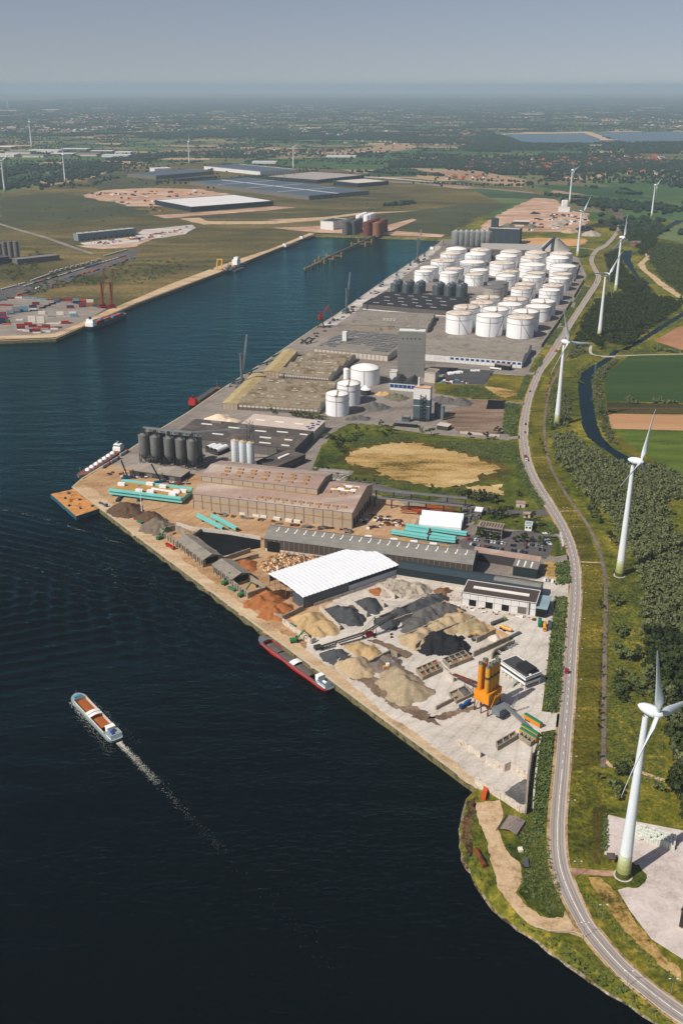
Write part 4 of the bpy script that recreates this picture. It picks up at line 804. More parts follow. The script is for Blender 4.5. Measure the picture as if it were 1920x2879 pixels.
# ---- shiny metal tower with its blue and white base
METAL = M('brushed_tower_metal', C(176, 176, 172), rough=.36, metal=.6, var=.10, sc=.05)
ht = HT(1150, 1062, 934)
b = Bld('elevator_tower', 'tall windowless shiny metal tower with blue and white building at its foot', 'tower', (1115, 1060), (1191, 1063), ht, depth=17, wm=METAL, rm=WH, para=.8)
for k in range(1, 7): b.band(ht * k / 7, ht * k / 7 + .35, 1, d=.05)
b.windows('window', 5, 1.5, ht - 10, ht - 8, .12, .88, DARK); b.end([STEEL])
b.rbox('roof_pipe', .62, .7, 1, 1, 5, STEEL); b.rbox('roof_pipe', .66, .7, 1, 1, 5, STEEL)
a, c = G(1094, 1096), G(1166, 1102)
b = Bld('packing_hall', 'low hall with blue glazing and dark zigzag roof in front of the metal tower', 'hall', (1095, 1096), (1168, 1102), 9.5, depth=26, wm=WH, rm=SLATE, prof=None); L = b.L
b.band(3.5, 8, 1, .0, .97, d=.1); b.pil(6, .5, .3, m=0); b.end([BLUEP]); g = MB()
for k in range(2):
    x0 = L * .5 * k; g.add([b.P(x0, -.4, 9.8), b.P(x0 + L * .30, -.4, 15.5), b.P(x0 + L * .5, -.4, 9.8), b.P(x0, b.D, 9.8), b.P(x0 + L * .30, b.D, 15.5), b.P(x0 + L * .5, b.D, 9.8)], [(0, 1, 4, 3), (1, 2, 5, 4), (0, 2, 1), (3, 4, 5)])
g.build('zigzag_roof', M('anthracite_roof', C(74, 78, 80)), b.t)
Bld('side_block', 'white cube annex left of the metal tower', 'annex', (1095, 1069), (1114, 1070), 11, depth=12, wm=WH, rm=CONCL, para=.4).end()
Bld('side_block', 'white annex with dirty roof right of the metal tower', 'annex', (1192, 1074), (1222, 1077), 13, depth=20, wm=CONCL, rm=M('dirty_flat_roof', C(150, 140, 128), var=.3, sc=.2), para=.5).end()
# ---- asphalt mixing tower
ht = HT(1183, 1184, 1092)
b = Bld('mixing_tower', 'tall blue-grey and white asphalt mixing tower with zigzag outer stairs', 'tower', (1160, 1182), (1206, 1186), ht, depth=12, wm=M('blue_grey_cladding', C(92, 108, 118)), rm=M('peach_roof', C(212, 178, 148)), para=.3)
up = MB(); up.ob(b.P(-.1, -.1, ht * .66), b.ex * (b.L + .2), b.ey * (b.D + .2), (0, 0, ht * .34 - .05)); up.build('white_top', WH, b.t); b.band(0, 3, 1).band(ht * .46, ht * .475, 2); b.end([DSTEEL, WH])
s_ = MB(); x = b.L * .45; n_ = 7
for k in range(n_):
    z0, z1 = ht * .8 * k / n_, ht * .8 * (k + 1) / n_; s_.beam(b.P(x, -1.2, z0), b.P(x + 5.5, -1.2, (z0 + z1) / 2), 1.0, .4); s_.beam(b.P(x + 5.5, -2.4, (z0 + z1) / 2), b.P(x, -2.4, z1), 1.0, .4)
for dx in (0, 5.8):
    for dy in (-.6, -3): s_.tube(b.P(x + dx, dy, 0), b.P(x + dx, dy, ht * .82), .22, 5)
s_.build('outer_stairs', DSTEEL, b.t); cb = MB(); cb.cyl(b.P(4.5, 7, 0), .9, ht - 2, ht + 11, 10); cb.build('chimney', WHITE, b.t)
for i, (u, v) in enumerate(((1225, 1172), (1234, 1176), (1243, 1181))):
    g = G(u, v); t = thing('bitumen_silo', 'slim grey bitumen silo beside the mixing tower, %s from it' % ORD[i], 'silo', g, 'bitumen silos'); mb = MB(); mb.cyl(g, 2.3, 0, HT(u, v, v - 40), 14); mb.build('silo_shell', M('silo_grey', C(128, 136, 140), rough=.4), t); mb = MB(); mb.cyl(g, 2.45, HT(u, v, v - 40) - 2, HT(u, v, v - 40) - 1.6, 14); mb.build('top_rail', DSTEEL, t)
Bld('shed', 'low dark shed with pale roof beside the striped storage ground', 'shed', (1227, 1207), (1258, 1212), 5, depth=11, wm=DGREY, rm=CONCL).end()
Bld('shed', 'long narrow black shed below the mixing tower', 'shed', (1107, 1198), (1171, 1203), 4, depth=6, wm=M('black_cladding', C(30, 36, 40)), rm=GREYR).end()
Bld('cabin', 'small cabin with patterned walls left of the mixing tower', 'cabin', (1129, 1185), (1150, 1187), 6, depth=6, wm=M('blue_grey_cladding', C(92, 108, 118)), rm=PINKR, para=.2).windows('window', 3, 1.3, 3.6, 5).end()
# ---- offices and small buildings by the car park
b = Bld('office_building', 'concrete framed office block with pinkish ribbed roof beside the car park', 'office', (1337, 1507), (1409, 1517), 9.5, C_=(1358, 1467), wm=CONCW, rm=PINKR, para=.7)
for z0, z1 in ((1.0, 3.3), (4.3, 6.6), (7.2, 9.0)): b.windows('window', 9, 2.1, z0, z1); b.windows('window', 6, 2.3, z0, z1, face='r')
b.end(); [b.rbox('roof_rib', .12 + .11 * k, .12, .9, b.D * .76, 1.3, GREYW) for k in range(8)]
b = Bld('portable_office', 'white double cabin with solar roof on the lawn', 'cabin', (1474, 1492), (1493, 1494), 5.5, depth=8, wm=WHITE, rm=M('pale_blue_sheet', C(150, 170, 178)), para=.2); b.windows('window', 2, 1.6, 2.4, 4.2); b.end()
Bld('kiosk', 'small brick transformer house by the service road', 'kiosk', (1450, 1426), (1475, 1428), 4, depth=6, wm=CONCL, rm=PINKR).opening('door', .4, 1.2, 0, 2.4).end()
Bld('kiosk', 'small cream flat roofed store on the lawn by the road junction', 'kiosk', (1471, 1456), (1489, 1457), 3.6, depth=5, wm=M('cream_wall', C(220, 206, 184)), rm=PINKR).opening('door', .4, 1.2, 0, 2.4).end()
Bld('pavilion', 'small white roofed pavilion by the scaffolding stock', 'pavilion', (1333, 1450), (1352, 1452), 4.5, depth=10, wm=GREYW, rm=WHITE).end()
b = Bld('long_shed', 'long low shed with pinkish roof and dark wall beside the car park', 'shed', (1330, 1576), (1513, 1605), 8, C_=(1308, 1540), wm=DGREY, rm=PINKR, roof='mono', rise=2); b.end()
b = Bld('side_shed', 'small dark shed with grey striped roof at the end of the pinkish roofed shed', 'shed', (1440, 1618), (1508, 1628), 8.5, depth=13, wm=DTEAL, rm=GREYR); [b.sky(.12 + .28 * k, .06, 1.2, 11, .06, 'roof_strip') for k in range(3)]; b.end()
b = Bld('arch_tent', 'pair of white arched tent halls side by side behind the turquoise girders', 'tent', (1177, 1483), (1295, 1494), 3, depth=24, wm=TENTW, rm=TENTW, prof=[(12 * j + 12 * k / 8, 3 + 6 * math.sin(math.pi * k / 8) ** .8) for j in (0, 1) for k in range(9) if not (j and k == 0)], over=0); b.end()
# ---- ready-mix yard office on stilts
a, c, d_ = G(1404, 1892), G(1474, 1940), G(1504, 1926)
b = Bld('yard_office', 'two storey black and white yard office raised on stilts beside the orange silos', 'office', (1405, 1893), (1474, 1941), 9.2, depth=13.5, wm=WHITE, rm=M('dark_ribbed_roof', C(84, 84, 86), var=.1), para=.25, z=0)
b.w = MB(); L, D = b.L, b.D
b.w.ob(b.P(0, 0, 3.6), b.ex * L, b.ey * D, (0, 0, 5.55)); b.band(5.6, 7.2, 1).band(3.5, 3.6, 2); b.w.ob(b.P(L - .02, .3, 5.6), b.ex * .1, b.ey * (D - .6), (0, 0, 1.6), 1)
b.w.ob(b.P(1, 3, 0), b.ex * L * .6, b.ey * (D - 5), (0, 0, 3.6), 3)
for x in np.linspace(.4, L - .9, 7):
    for y in (.2, D - .7): b.w.ob(b.P(x, y, 0), b.ex * .5, b.ey * .5, (0, 0, 3.6), 0)
b.end([GLASS, GREYW, M('cream_glazing', C(200, 190, 150))]); b.rbox('plant_room', .48, .22, 11, 8, 3.4, M('charcoal_cladding', C(52, 54, 56)), 9.3); s_ = MB(); s_.beam(b.P(L * .72, -5, 0), b.P(L * .62, -.6, 3.8), 1.6, .5); s_.build('stairs', STEEL, b.t)
for k in range(5): b.rbox('roof_fan', .80 + .035 * k, .30, 1.1, 1.4, 1.3, WHITE)
# ---- warehouse edge at the right border and green hut
b = Bld('hall', 'dark brown clad hall corner beside the bale stacks at the picture border', 'hall', (1906, 2610), (2050, 2680), 11, C_=(1908, 2320), wm=M('brown_black_cladding', C(62, 56, 54)), rm=DGREYR, para=.4)
b.band(0, 1.2, 1); b.end([CONCL]); kb = MB(); kb.ob(b.P(-.25, 0, 0), b.ex * .24, b.ey * b.D, (0, 0, 1.2)); kb.ob(b.P(-.22, 0, 6.5), b.ex * .21, b.ey * b.D, (0, 0, .5)); kb.build('plinth', CONCL, b.t)
b = Bld('hut', 'tiny olive substation hut at the foot of the nearest turbine', 'hut', (1708, 2425), (1727, 2426), 2.6, depth=3.5, wm=M('olive_wall', C(112, 100, 50)), rm=DGREYR); b.opening('door', .55, 1.1, 0, 2.1, M('olive_door', C(150, 130, 60))); b.end()
# ================================================================ tanks and silos
TANKW = M('white_tank_paint', C(242, 244, 246), rough=.45, var=.03, sc=.06, stains=(.3, .64, C(212, 204, 192), 'v'))
TANKR = M('white_tank_roof', C(246, 244, 240), rough=.5, var=.04, sc=.1, stains=(.1, .62, C(224, 212, 194)))
TGREY = M('grey_tank', C(120, 122, 122), rough=.4, metal=.4, var=.1)
TGRR = M('grey_tank_roof', C(128, 130, 130), rough=.5, var=.1)
TRING = M('dirty_ring', C(150, 134, 116), rough=.7)
TANKR2 = M('rusty_tank_roof', C(226, 218, 208), rough=.6, var=.08, sc=.1, stains=(.12, .5, C(200, 178, 152)))
REDT = M('oxide_red_tank', C(122, 70, 60), var=.15, sc=.1); BRT = M('primer_brown_tank', C(150, 106, 76), var=.2, sc=.2)
def tank(x, y, r, h, label, group=None, wm=TANKW, rm=TANKR, dome=.12, stair=True, wr=1, walk=True, n=48, roofbar=False, scaff=False, name='storage_tank'):
    t = thing(name, label, 'tank', (x, y, 0), group); c = (x, y)
    mb = MB(); mb.lathe(c, [(r, 0), (r, h)], n, 0, False)
    for k in range(1, 7): mb.lathe(c, [(r + .03, h * k / 7), (r + .05, h * k / 7 + .1), (r + .03, h * k / 7 + .2)], n, 0, False)
    mb.build('shell', wm, t)
    mb = MB(); mb.lathe(c, [(r + .25, h - .25), (r + .25, h + .1), (r * .8, h + r * dome * .42), (r * .5, h + r * dome * .78), (r * .2, h + r * dome * .97), (.05, h + r * dome)], n, 0, False)
    for k in range(24):
        a = 2 * math.pi * k / 24; mb.tube((x + r * math.cos(a), y + r * math.sin(a), h + .1), (x + r * .1 * math.cos(a), y + r * .1 * math.sin(a), h + r * dome * .98), .12, 4)
    mb.build('dome_roof', TANKR2 if rm is TANKR and random.random() < .4 else rm, t)
    mb = MB()
    for k in range(wr): z = h * (.74 - .28 * k); mb.lathe(c, [(r + .02, z), (r + .45, z), (r + .45, z + .25), (r + .02, z + .25)], n, 0, False)
    mb.lathe(c, [(r + .25, h + .1), (r + .32, h + 1.0)], n, 0, False) if walk else None
    mb.build('ring_girder', TRING, t)
    if stair:
        mb = MB(); a0 = random.choice((-2.3, -1.2, -.9)); m_ = 14; da = random.choice((-1, 1)) * .95
        for k in range(m_):
            a1, a2 = a0 + da * k / m_, a0 + da * (k + 1) / m_; q = lambda a, z: (x + (r + .5) * math.cos(a), y + (r + .5) * math.sin(a), z)
            mb.beam(q(a1, h * k / m_), q(a2, h * (k + 1) / m_), .8, .45)
        mb.build('spiral_stair', TRING, t)
    mb = MB(); mb.tube((x - r * .1, y - r - .2, 0), (x - r * .1, y - r - .2, h), .25, 5); mb.build('riser_pipe', TRING, t)
    if roofbar:
        mb = MB(); mb.beam((x - r * .05, y - r, h + 1.1), (x + r * .05, y, h + r * dome + 1.0), 1.4, .5); mb.box((x - r * .1, y - r * .98, h + .2), (3.4, 1.6, 1.6)); mb.build('roof_walkway', TRING, t)
    if scaff:
        mb = MB()
        for k in range(9): z = h * (k + .3) / 9; mb.lathe(c, [(r + 1.1, z), (r + 1.5, z), (r + 1.5, z + .35), (r + 1.1, z + .35)], n, 0, False)
        for k in range(40): a = 2 * math.pi * k / 40; mb.tube((x + (r + 1.5) * math.cos(a), y + (r + 1.5) * math.sin(a), 0), (x + (r + 1.5) * math.cos(a), y + (r + 1.5) * math.sin(a), h), .12, 4)
        mb.build('scaffolding', STEEL, t)
    return t
def ztank(zx, zy, zr, h, label, group, **k):                    # centre of the top rim seen at survey point, half width
    u, v = 1280 + zx / 4, 600 + zy / 4; g = G(u, v, h); r = zr / 4 / (F / (g.y * CP + (H - h) * SP)); return tank(g.x, g.y, r, h, label, group, **k)
GRP = 'white storage tanks of the tank farm'
def trow(desc, items, h, **k):
    for i, (zx, zy, zr) in enumerate(items): ztank(zx, zy, zr, h, desc % ORD[i], GRP, **k)
trow('tall white tank of the front row at the grey gabled warehouse, %s from the quay', [(45, 1120, 150), (385, 1145, 150), (735, 1165, 153)], 30, roofbar=False)
trow('tall white tank with roof walkway in the second row, %s from the quay', [(125, 1050, 146), (455, 1075, 148), (793, 1100, 148)], 30, roofbar=True)
trow('broad white tank of the third row behind the tall tanks, %s from the quay', [(303, 1000, 137), (615, 1020, 140), (933, 1045, 142)], 22)
trow('broad white tank with roof walkway in the fourth row, %s from the quay', [(368, 940, 135), (675, 962, 138), (987, 985, 140)], 22, roofbar=True)
trow('grey roofed tank in front of the white middle tanks, %s from the left', [(430, 830, 118), (478, 780, 118)], 21, wm=M('pale_grey_tank', C(176, 172, 168), rough=.4, var=.08), rm=TGRR, stair=False)
trow('white tank right of the grey roofed pair, %s of its pair', [(743, 840, 118), (785, 795, 118)], 24, roofbar=False)
trow('white tank at the tank court wall beside the road, %s of the middle pair', [(1060, 860, 120), (1097, 808, 120)], 25)
trow('white tank of the middle left group behind the grey roofs, %s of its pair', [(568, 700, 112), (610, 652, 108)], 22)
trow('white tank of the middle group, %s of its pair between road and quay', [(865, 715, 112), (907, 668, 108)], 22)
trow('white tank beside the outer court wall, %s of its pair', [(1165, 728, 116), (1203, 680, 110)], 22)
trow('white tank with diagonal stair behind the corrugated silver silos, %s counted from the quay', [(-355, 650, 107), (-292, 605, 107), (-72, 665, 107), (-15, 620, 107), (212, 685, 108), (268, 635, 108)], 20)
trow('very broad white tank in the long cross row, %s counted from the quay', [(-135, 530, 143), (528, 555, 145), (867, 575, 150), (1212, 590, 152)], 24, wr=2)
ztank(192, 545, 145, 24, 'broad white tank wrapped in scaffolding', GRP, scaff=True, stair=False)
trow('white domed tank near the back of the farm, %s counted from the quay', [(-48, 450, 122), (230, 460, 125), (577, 480, 125), (862, 495, 128), (1152, 500, 130)], 23, dome=.2)
trow('white domed tank in the rearmost row, %s counted from the quay', [(13, 400, 120), (285, 410, 120), (627, 430, 123), (905, 440, 123), (1190, 450, 127)], 23, dome=.2)
def ptank(u, vb, vt, w, label, **k):                            # front foot of the shell, front rim row, half width
    g = G(u, vb); r = w / PPM(u, vb); return tank(g.x, g.y + r, r, HT(u, vb, vt), label, k.pop('group', 'white tanks by the warehouses'), **k)
ptank(948.5, 1172, 1116, 33, 'nearest white tank at the end of the old warehouse, behind the bushes', roofbar=True, dome=.22, stair=False)
ptank(980.5, 1142, 1087, 33, 'white tank between the nearest tank and the broad ribbed one', roofbar=True, dome=.22, stair=False)
ptank(1027.5, 1087, 1045, 41.5, 'broad white tank with a ribbed roof in front of the metal tower', dome=.26, stair=False, wr=0)
g = G(1028, 1113); r = 15 / PPM(1028, 1113); t = thing('storage_tank', 'dark low tank with a white cone roof squeezed between the white tanks', 'tank', (g.x, g.y + r, 0)); mb = MB(); mb.lathe((g.x, g.y + r), [(r, 0), (r, 7)], 32, 0, False); mb.build('shell', DGREY, t); mb = MB(); mb.lathe((g.x, g.y + r), [(r + .2, 7), (.5, 12)], 32); mb.build('cone_roof', TANKR, t)
g = G(973, 1068); t = thing('storage_tank', 'slim white column tank beside the ribbed tank', 'tank', g); mb = MB(); mb.lathe((g.x, g.y), [(3.6, 0), (3.6, 15)], 20); mb.build('shell', TANKW, t); mb = MB(); mb.lathe((g.x, g.y), [(3.7, 15.02), (2, 16), (.1, 16.4)], 20); mb.build('dome_roof', TANKR, t)
# corrugated silver silos behind the black roof
SILV = M('silver_corrugated', C(118, 128, 132), rough=.42, metal=.55, var=.12, sc=.2)
def silo(x, y, r, h, label, group, m=SILV, rmat=None, rise=.35, legs=0.0, lm=DSTEEL, name='silo', n=24):
    t = thing(name, label, 'silo', (x, y, 0), group); mb = MB(); c = (x, y)
    if legs: mb.lathe(c, [(r * .3, legs * .45), (r, legs + 1.5), (r, h)], n, 0, False)
    else: mb.lathe(c, [(r, 0), (r, h)], n, 0, False)
    for k in range(1, 9): z = legs + 1.5 + (h - legs - 1.5) * k / 9; mb.lathe(c, [(r + .02, z), (r + .12, z + .12), (r + .02, z + .24)], n, 0, False)
    mb.build('silo_shell', m, t); mb = MB(); mb.lathe(c, [(r + .15, h), (r * .3, h + r * rise), (r * .3, h + r * rise + .6), (.05, h + r * rise + .7)], n); mb.build('cone_roof', rmat or m, t)
    if legs:
        mb = MB(); P4 = [(x + r * .85 * i, y + r * .85 * j) for i, j in ((1, 1), (-1, 1), (-1, -1), (1, -1))]
        for i in range(4):
            a, b_ = P4[i], P4[(i + 1) % 4]; mb.beam((*a, 0), (*a, legs + 1.5), .55)
            for k in range(2): z0, z1 = legs * k / 2, legs * (k + 1) / 2; mb.tube((*a, z0), (*b_, z1), .16, 4); mb.tube((*b_, z0), (*a, z1), .16, 4); mb.tube((*a, z1), (*b_, z1), .16, 4)
        mb.build('leg_frame', lm, t)
    return t
for i, (zx, zy) in enumerate(((480, 755), (610, 765), (735, 770), (950, 785), (1080, 790), (1205, 795), (445, 790), (573, 800), (703, 805), (915, 815), (1045, 820), (1178, 825))):
    g = G(1000 + zx / 4, 600 + zy / 4, 21); silo(g.x, g.y, 54 / 4 / (F / (g.y * CP + (H - 21) * SP)), 21, 'corrugated silver silo, %s from the left in the %s row behind the black roof' % (ORD[i % 6], 'back' if i < 6 else 'front'), 'corrugated silver silos')
for i, zx in enumerate((1120, 1178, 1238, 1298, 1358, 1418, 1470)):
    g = G(1000 + zx / 4, 700 + 8, 0); silo(g.x, g.y, 11.5, 46, 'slender silver silo on legs at the basin end, %s from the left' % ORD[i], 'silver silos on legs', m=M('pale_silo', C(166, 168, 166), rough=.4, metal=.3), legs=14)
# concrete cement silos on latticed legs, conveyor on top
CSIL = M('sooty_concrete_silo', C(126, 126, 124), var=.16, sc=.15, stains=(.1, .6, C(92, 90, 88), 'v'))
tops = []
for i, (zx, zb, zt) in enumerate(((840, 640, 285), (970, 655, 305), (1120, 660, 320), (1250, 680, 335), (1378, 700, 350))):
    u, v = 200 + zx / 4, 1150 + zb / 4 - 6; g = G(u, v); h = HT(u, v, 1150 + zt / 4); r = 58 / 4 / PPM(u, v); legs = h * .36
    silo(g.x, g.y, r, h, 'sooty concrete silo on latticed legs, %s from the water' % ORD[i], 'sooty concrete silos', m=CSIL, rise=.12, legs=legs); tops.append(Vector((g.x, g.y, h)))
    g2 = g + Vector((r * .6, r * 2.3, 0)); silo(g2.x, g2.y, r, h, 'sooty concrete silo standing behind the front row, %s from the water' % ORD[i], 'sooty concrete silos', m=CSIL, rise=.12, legs=legs)
wt = []
for i, (zx, zb, zt) in enumerate(((655, 690, 350), (742, 700, 362), (827, 708, 375))):
    u, v = 500 + zx / 4, 1150 + zb / 4; g = G(u, v); h = HT(u, v, 1150 + zt / 4); r = 42 / 4 / PPM(u, v)
    silo(g.x, g.y, r, h, 'slim pale blue silo on legs, %s of three from the left' % ORD[i], 'pale blue silos', m=M('pale_blue_silo', C(220, 226, 230), rough=.4, var=.05), rmat=M('sand_lid', C(196, 176, 146)), rise=.15, legs=h * .17); wt.append(Vector((g.x, g.y, h)))
e = G(692, 1318); t = thing('bucket_elevator', 'dark latticed elevator tower behind the pale blue silos', 'elevator tower', e + Vector((4, 16, 0))); ez = e + Vector((4, 16, 0)); hh = wt[2].z + 14
mb = MB(); mb.lattice(ez, ez + Vector((0, 0, hh)), 5, 9, .22); mb.build('lattice_tower', DSTEEL, t); mb = MB(); mb.box(ez + Vector((0, 0, hh - 9)), (4, 4, 5)); mb.box(ez + Vector((1, 1, 0)), (1.4, 1.4, hh - 4)); mb.build('elevator_head', STEEL, t)
t = thing('conveyor_bridge', 'grey conveyor bridge over the silo tops to the elevator tower', 'conveyor', tops[2]); mb = MB(); z = max(p.z for p in tops) + 6
p0 = Vector((tops[0].x, tops[0].y + 4, z)); p1 = Vector((tops[4].x, tops[4].y + 4, z)); mb.beam(p0, p1, 2.2, 1.6); mb.beam(p1, ez + Vector((-3, 0, hh - 8)), 2.0, 1.4)
for k in range(30): q = p0.lerp(p1, k / 29); mb.tube(q, q + Vector((0, 0, 2)), .1, 4)
mb.build('conveyor_gallery', STEEL, t); mb = MB()
for p in tops: mb.box(p + Vector((0, 2, 0)), (3, 3, 6)); mb.tube(p + Vector((0, 4, 6)), p + Vector((-4, -2, .5)), .4, 5); mb.tube(p + Vector((3, 4, 6)), p + Vector((3, -4, .5)), .4, 5)
mb.build('filling_heads', DSTEEL, t)
for i in range(3):                                              # white pill-shaped cloth roofs behind the silos
    g = G(585 + i * 11, 1272 + i * 4); t = thing('silo_tent', 'white ribbed tube roof behind the concrete silos, %s from the left' % ORD[i], 'tube roof', g); mb = MB(); d = Vector((.55, .83, 0)); sd = Vector((-.83, .55, 0)); vs = []
    for k in range(15):
        for j in range(9): a = math.pi * j / 8; rr = 3.4 * (1 + .05 * (k % 2)); vs.append(g + d * (k * 1.6) + sd * rr * math.cos(a) + Vector((0, 0, 4 + rr * math.sin(a))))
    mb.add(vs, [(k * 9 + j, k * 9 + j + 1, (k + 1) * 9 + j + 1, (k + 1) * 9 + j) for k in range(14) for j in range(8)], 0, True); mb.build('tube', TENTW, t); mb = MB(); mb.ob(g - sd * 3.2, d * 22, sd * 6.4, (0, 0, 4)); mb.build('base', DGREY, t)
# orange ready-mix plant
g = G(1368, 1993); az = math.radians(-43); ex = Vector((math.cos(az), math.sin(az), 0)); ey = Vector((-ex.y, ex.x, 0)); Pm = lambda x, y, z: g + ex * x + ey * y + Vector((0, 0, z))
ORG = M('orange_paint', C(226, 152, 26), rough=.5, var=.1, sc=.2, stains=(.3, .62, C(168, 112, 40))); YEL = M('amber_paint', C(216, 160, 52), rough=.5, var=.12, sc=.2, stains=(.25, .58, C(160, 112, 50)))
t = thing('concrete_plant', 'orange ready-mix concrete plant carrying six upright silos', 'concrete plant', g)
mb = MB(); mb.ob(Pm(-5.5, -7, 8.4), ex * 11, ey * 14, (0, 0, 7.4)); mb.ob(Pm(-5.56, -7.06, 12), ex * .05, ey * 14, (0, 0, .3)); mb.build('plant_housing', [ORG], t)
mb = MB(); mb.ob(Pm(5.52, -4, 13), ex * .06, ey * 9, (0, 0, 1.6)); mb.build('name_board', M('faded_board', C(182, 132, 40), var=.25, sc=1.5), t)
mb = MB()
for x in (-5, 0, 5):
    for y in (-6.5, 0, 6.5): mb.beam(Pm(x, y, 0), Pm(x, y, 8.4), .7)
for x in (-5, 5): mb.tube(Pm(x, -6.5, 0), Pm(x, 0, 8), .2, 5); mb.tube(Pm(x, 6.5, 0), Pm(x, 0, 8), .2, 5)
mb.build('support_frame', RUST, t)
for i, (x, y) in enumerate(((-3.2, -4.6), (-3.2, 0), (2.4, -5), (2.4, -1.6), (2.4, 1.8), (2.4, 5.2))):
    mb = MB(); h2 = 33.5 + .5 * (i % 2); c = Pm(x, y, 0); mb.lathe((c.x, c.y), [(.5, 13), (1.65, 16), (1.65, h2)], 18, 0)
    for k in range(6): zz = 17.5 + k * 2.6; mb.lathe((c.x, c.y), [(1.66, zz), (1.72, zz + .1), (1.66, zz + .2)], 18, 0, False)
    o = mb.build('cement_silo', YEL if i > 1 else ORG, t); mb = MB(); mb.lathe((c.x, c.y), [(1.69, 25.4), (1.70, 27.2)], 18, 0, False)
    if i > 1: mb.build('green_band', M('green_band', C(62, 92, 66)), o)
    mb = MB(); mb.lathe((c.x, c.y), [(1.75, h2), (1.8, h2 + 1.2)], 12, 0, False); mb.box((c.x, c.y, h2), (1.2, 1.2, 1.6), az); mb.build('top_filter', STEEL, o)
mb = MB()
for k in range(7): mb.tube(Pm(6 + .3 * (k % 2), -5 + k * .9, 6.0), Pm(6.6, -1 + k * 1.1, 13.5 - (k % 3)), .28, 6)
mb.build('screw_conveyors', YEL, t); mb = MB(); mb.ob(Pm(6, -2, 0), ex * 7, ey * 8, (0, 0, 6)); mb.ob(Pm(8, -7, 4), ex * 6, ey * 4, (0, 0, 4)); mb.build('mixer_house', M('blue_grey_steel', C(128, 136, 140), var=.12), t)
mb = MB(); mb.beam(Pm(12, 0, 9), Pm(32, 0, .8), 2.4, 1.2); mb.lattice(Pm(13, 5, 0), Pm(16, 9, 12), 1.0, 6, .1); mb.build('belt_conveyor', STEEL, t)
mb = MB(); mb.beam(Pm(-6, 2, 14), G(1275, 1911) + Vector((0, 0, 4)), 2, 1.2); [mb.beam(Pm(-6, 2, 14).lerp(G(1275, 1911, 4), f) * 1, Vector((*(Pm(-6, 2, 14).lerp(G(1275, 1911, 4), f)).xy, 0)), .4) for f in (.3, .6)]; mb.build('feed_conveyor', RUST, t)
# basin-end grain buildings
b = Bld('grain_store', 'dark slate grain store beside the silver silos on legs', 'store', (1371, 684), (1458, 688), 36, depth=40, wm=SLATE, rm=GREYR, para=.5); b.pil(4, .5, .2, m=1); b.end([GREYW]); b.rbox('head_house', .04, .3, 16, 16, 22, SLATE); b.sky(.03, .1, b.L * .95, 3, 1)
b = Bld('flat_store', 'long pale flat roofed store behind the rear row of white tanks', 'store', (1350, 726), (1522, 730), 20, C_=(1372, 688), wm=GREYW, rm=M('pale_grey_roof', C(178, 174, 168), var=.06), roof='mono', rise=3); b.end()
g = G(1555, 712); t = thing('pyramid_store', 'grey pyramid roofed bulk store at the end of the tank farm', 'store', g); mb = MB(); mb.lathe((g.x, g.y), [(40, 0), (40, 8)], 8, 0, False); mb.build('wall', GREYW, t); mb = MB(); mb.lathe((g.x, g.y), [(41, 8), (11, 32), (11, 34)], 8); mb.build('roof', M('pale_grey_roof', C(178, 174, 168)), t); mb = MB(); mb.beam(G(1521, 705, 18), Vector((g.x, g.y, 35)), 6, 4); mb.build('conveyor_gallery', SLATE, t)
t = thing('conveyor_gallery', 'grey horizontal conveyor gallery in front of the silver silos', 'conveyor', G(1300, 705)); mb = MB(); mb.beam(G(1245, 688, 12), G(1372, 704, 18), 6, 5); [mb.beam(G(1245 + 25 * k, 688 + 3.2 * k), G(1245 + 25 * k, 688 + 3.2 * k) + Vector((0, 0, 13)), 2) for k in range(6)]; mb.build('gallery', GREYW, t)
# terminal across the basin
for r_, (lab, m, items) in enumerate((('oxide red tank of the terminal across the basin', REDT, [(1175, 895, 50), (1215, 878, 46), (1250, 862, 40), (1280, 850, 36), (1310, 890, 44), (1340, 873, 40), (1365, 862, 36)]), ('ribbed primer brown tank at the basin end', BRT, [(1280, 905, 50)]),
      ('white tank of the terminal across the basin', TANKW, [(1160, 820, 34), (1190, 808, 32), (1212, 800, 28), (1235, 795, 26), (1075, 820, 34), (1105, 808, 30), (1130, 798, 28), (1150, 790, 26)]), ('grey tank of the terminal across the basin', TGREY, [(930, 890, 42), (955, 875, 38), (985, 860, 34), (1005, 850, 30), (1015, 885, 40), (1045, 872, 36), (1072, 860, 34), (1090, 852, 30)]))):
    for i, (zx, zy, zr) in enumerate(items):
        g = G(740 + zx / 4, 400 + zy / 4, 34); silo(g.x, g.y, zr / 4 / (F / (g.y * CP + (H - 34) * SP)), 34, lab + (', %s from its front' % ORD[i] if len(items) > 1 else ''), lab.split(' of ')[0] + 's', m=m, rise=.12, name='terminal_tank')
b = Bld('terminal_building', 'white and dark terminal building beside the grey tanks across the basin', 'terminal', (901, 645), (937, 648), 22, depth=70, wm=WH, rm=SLATE, para=1); b.end()
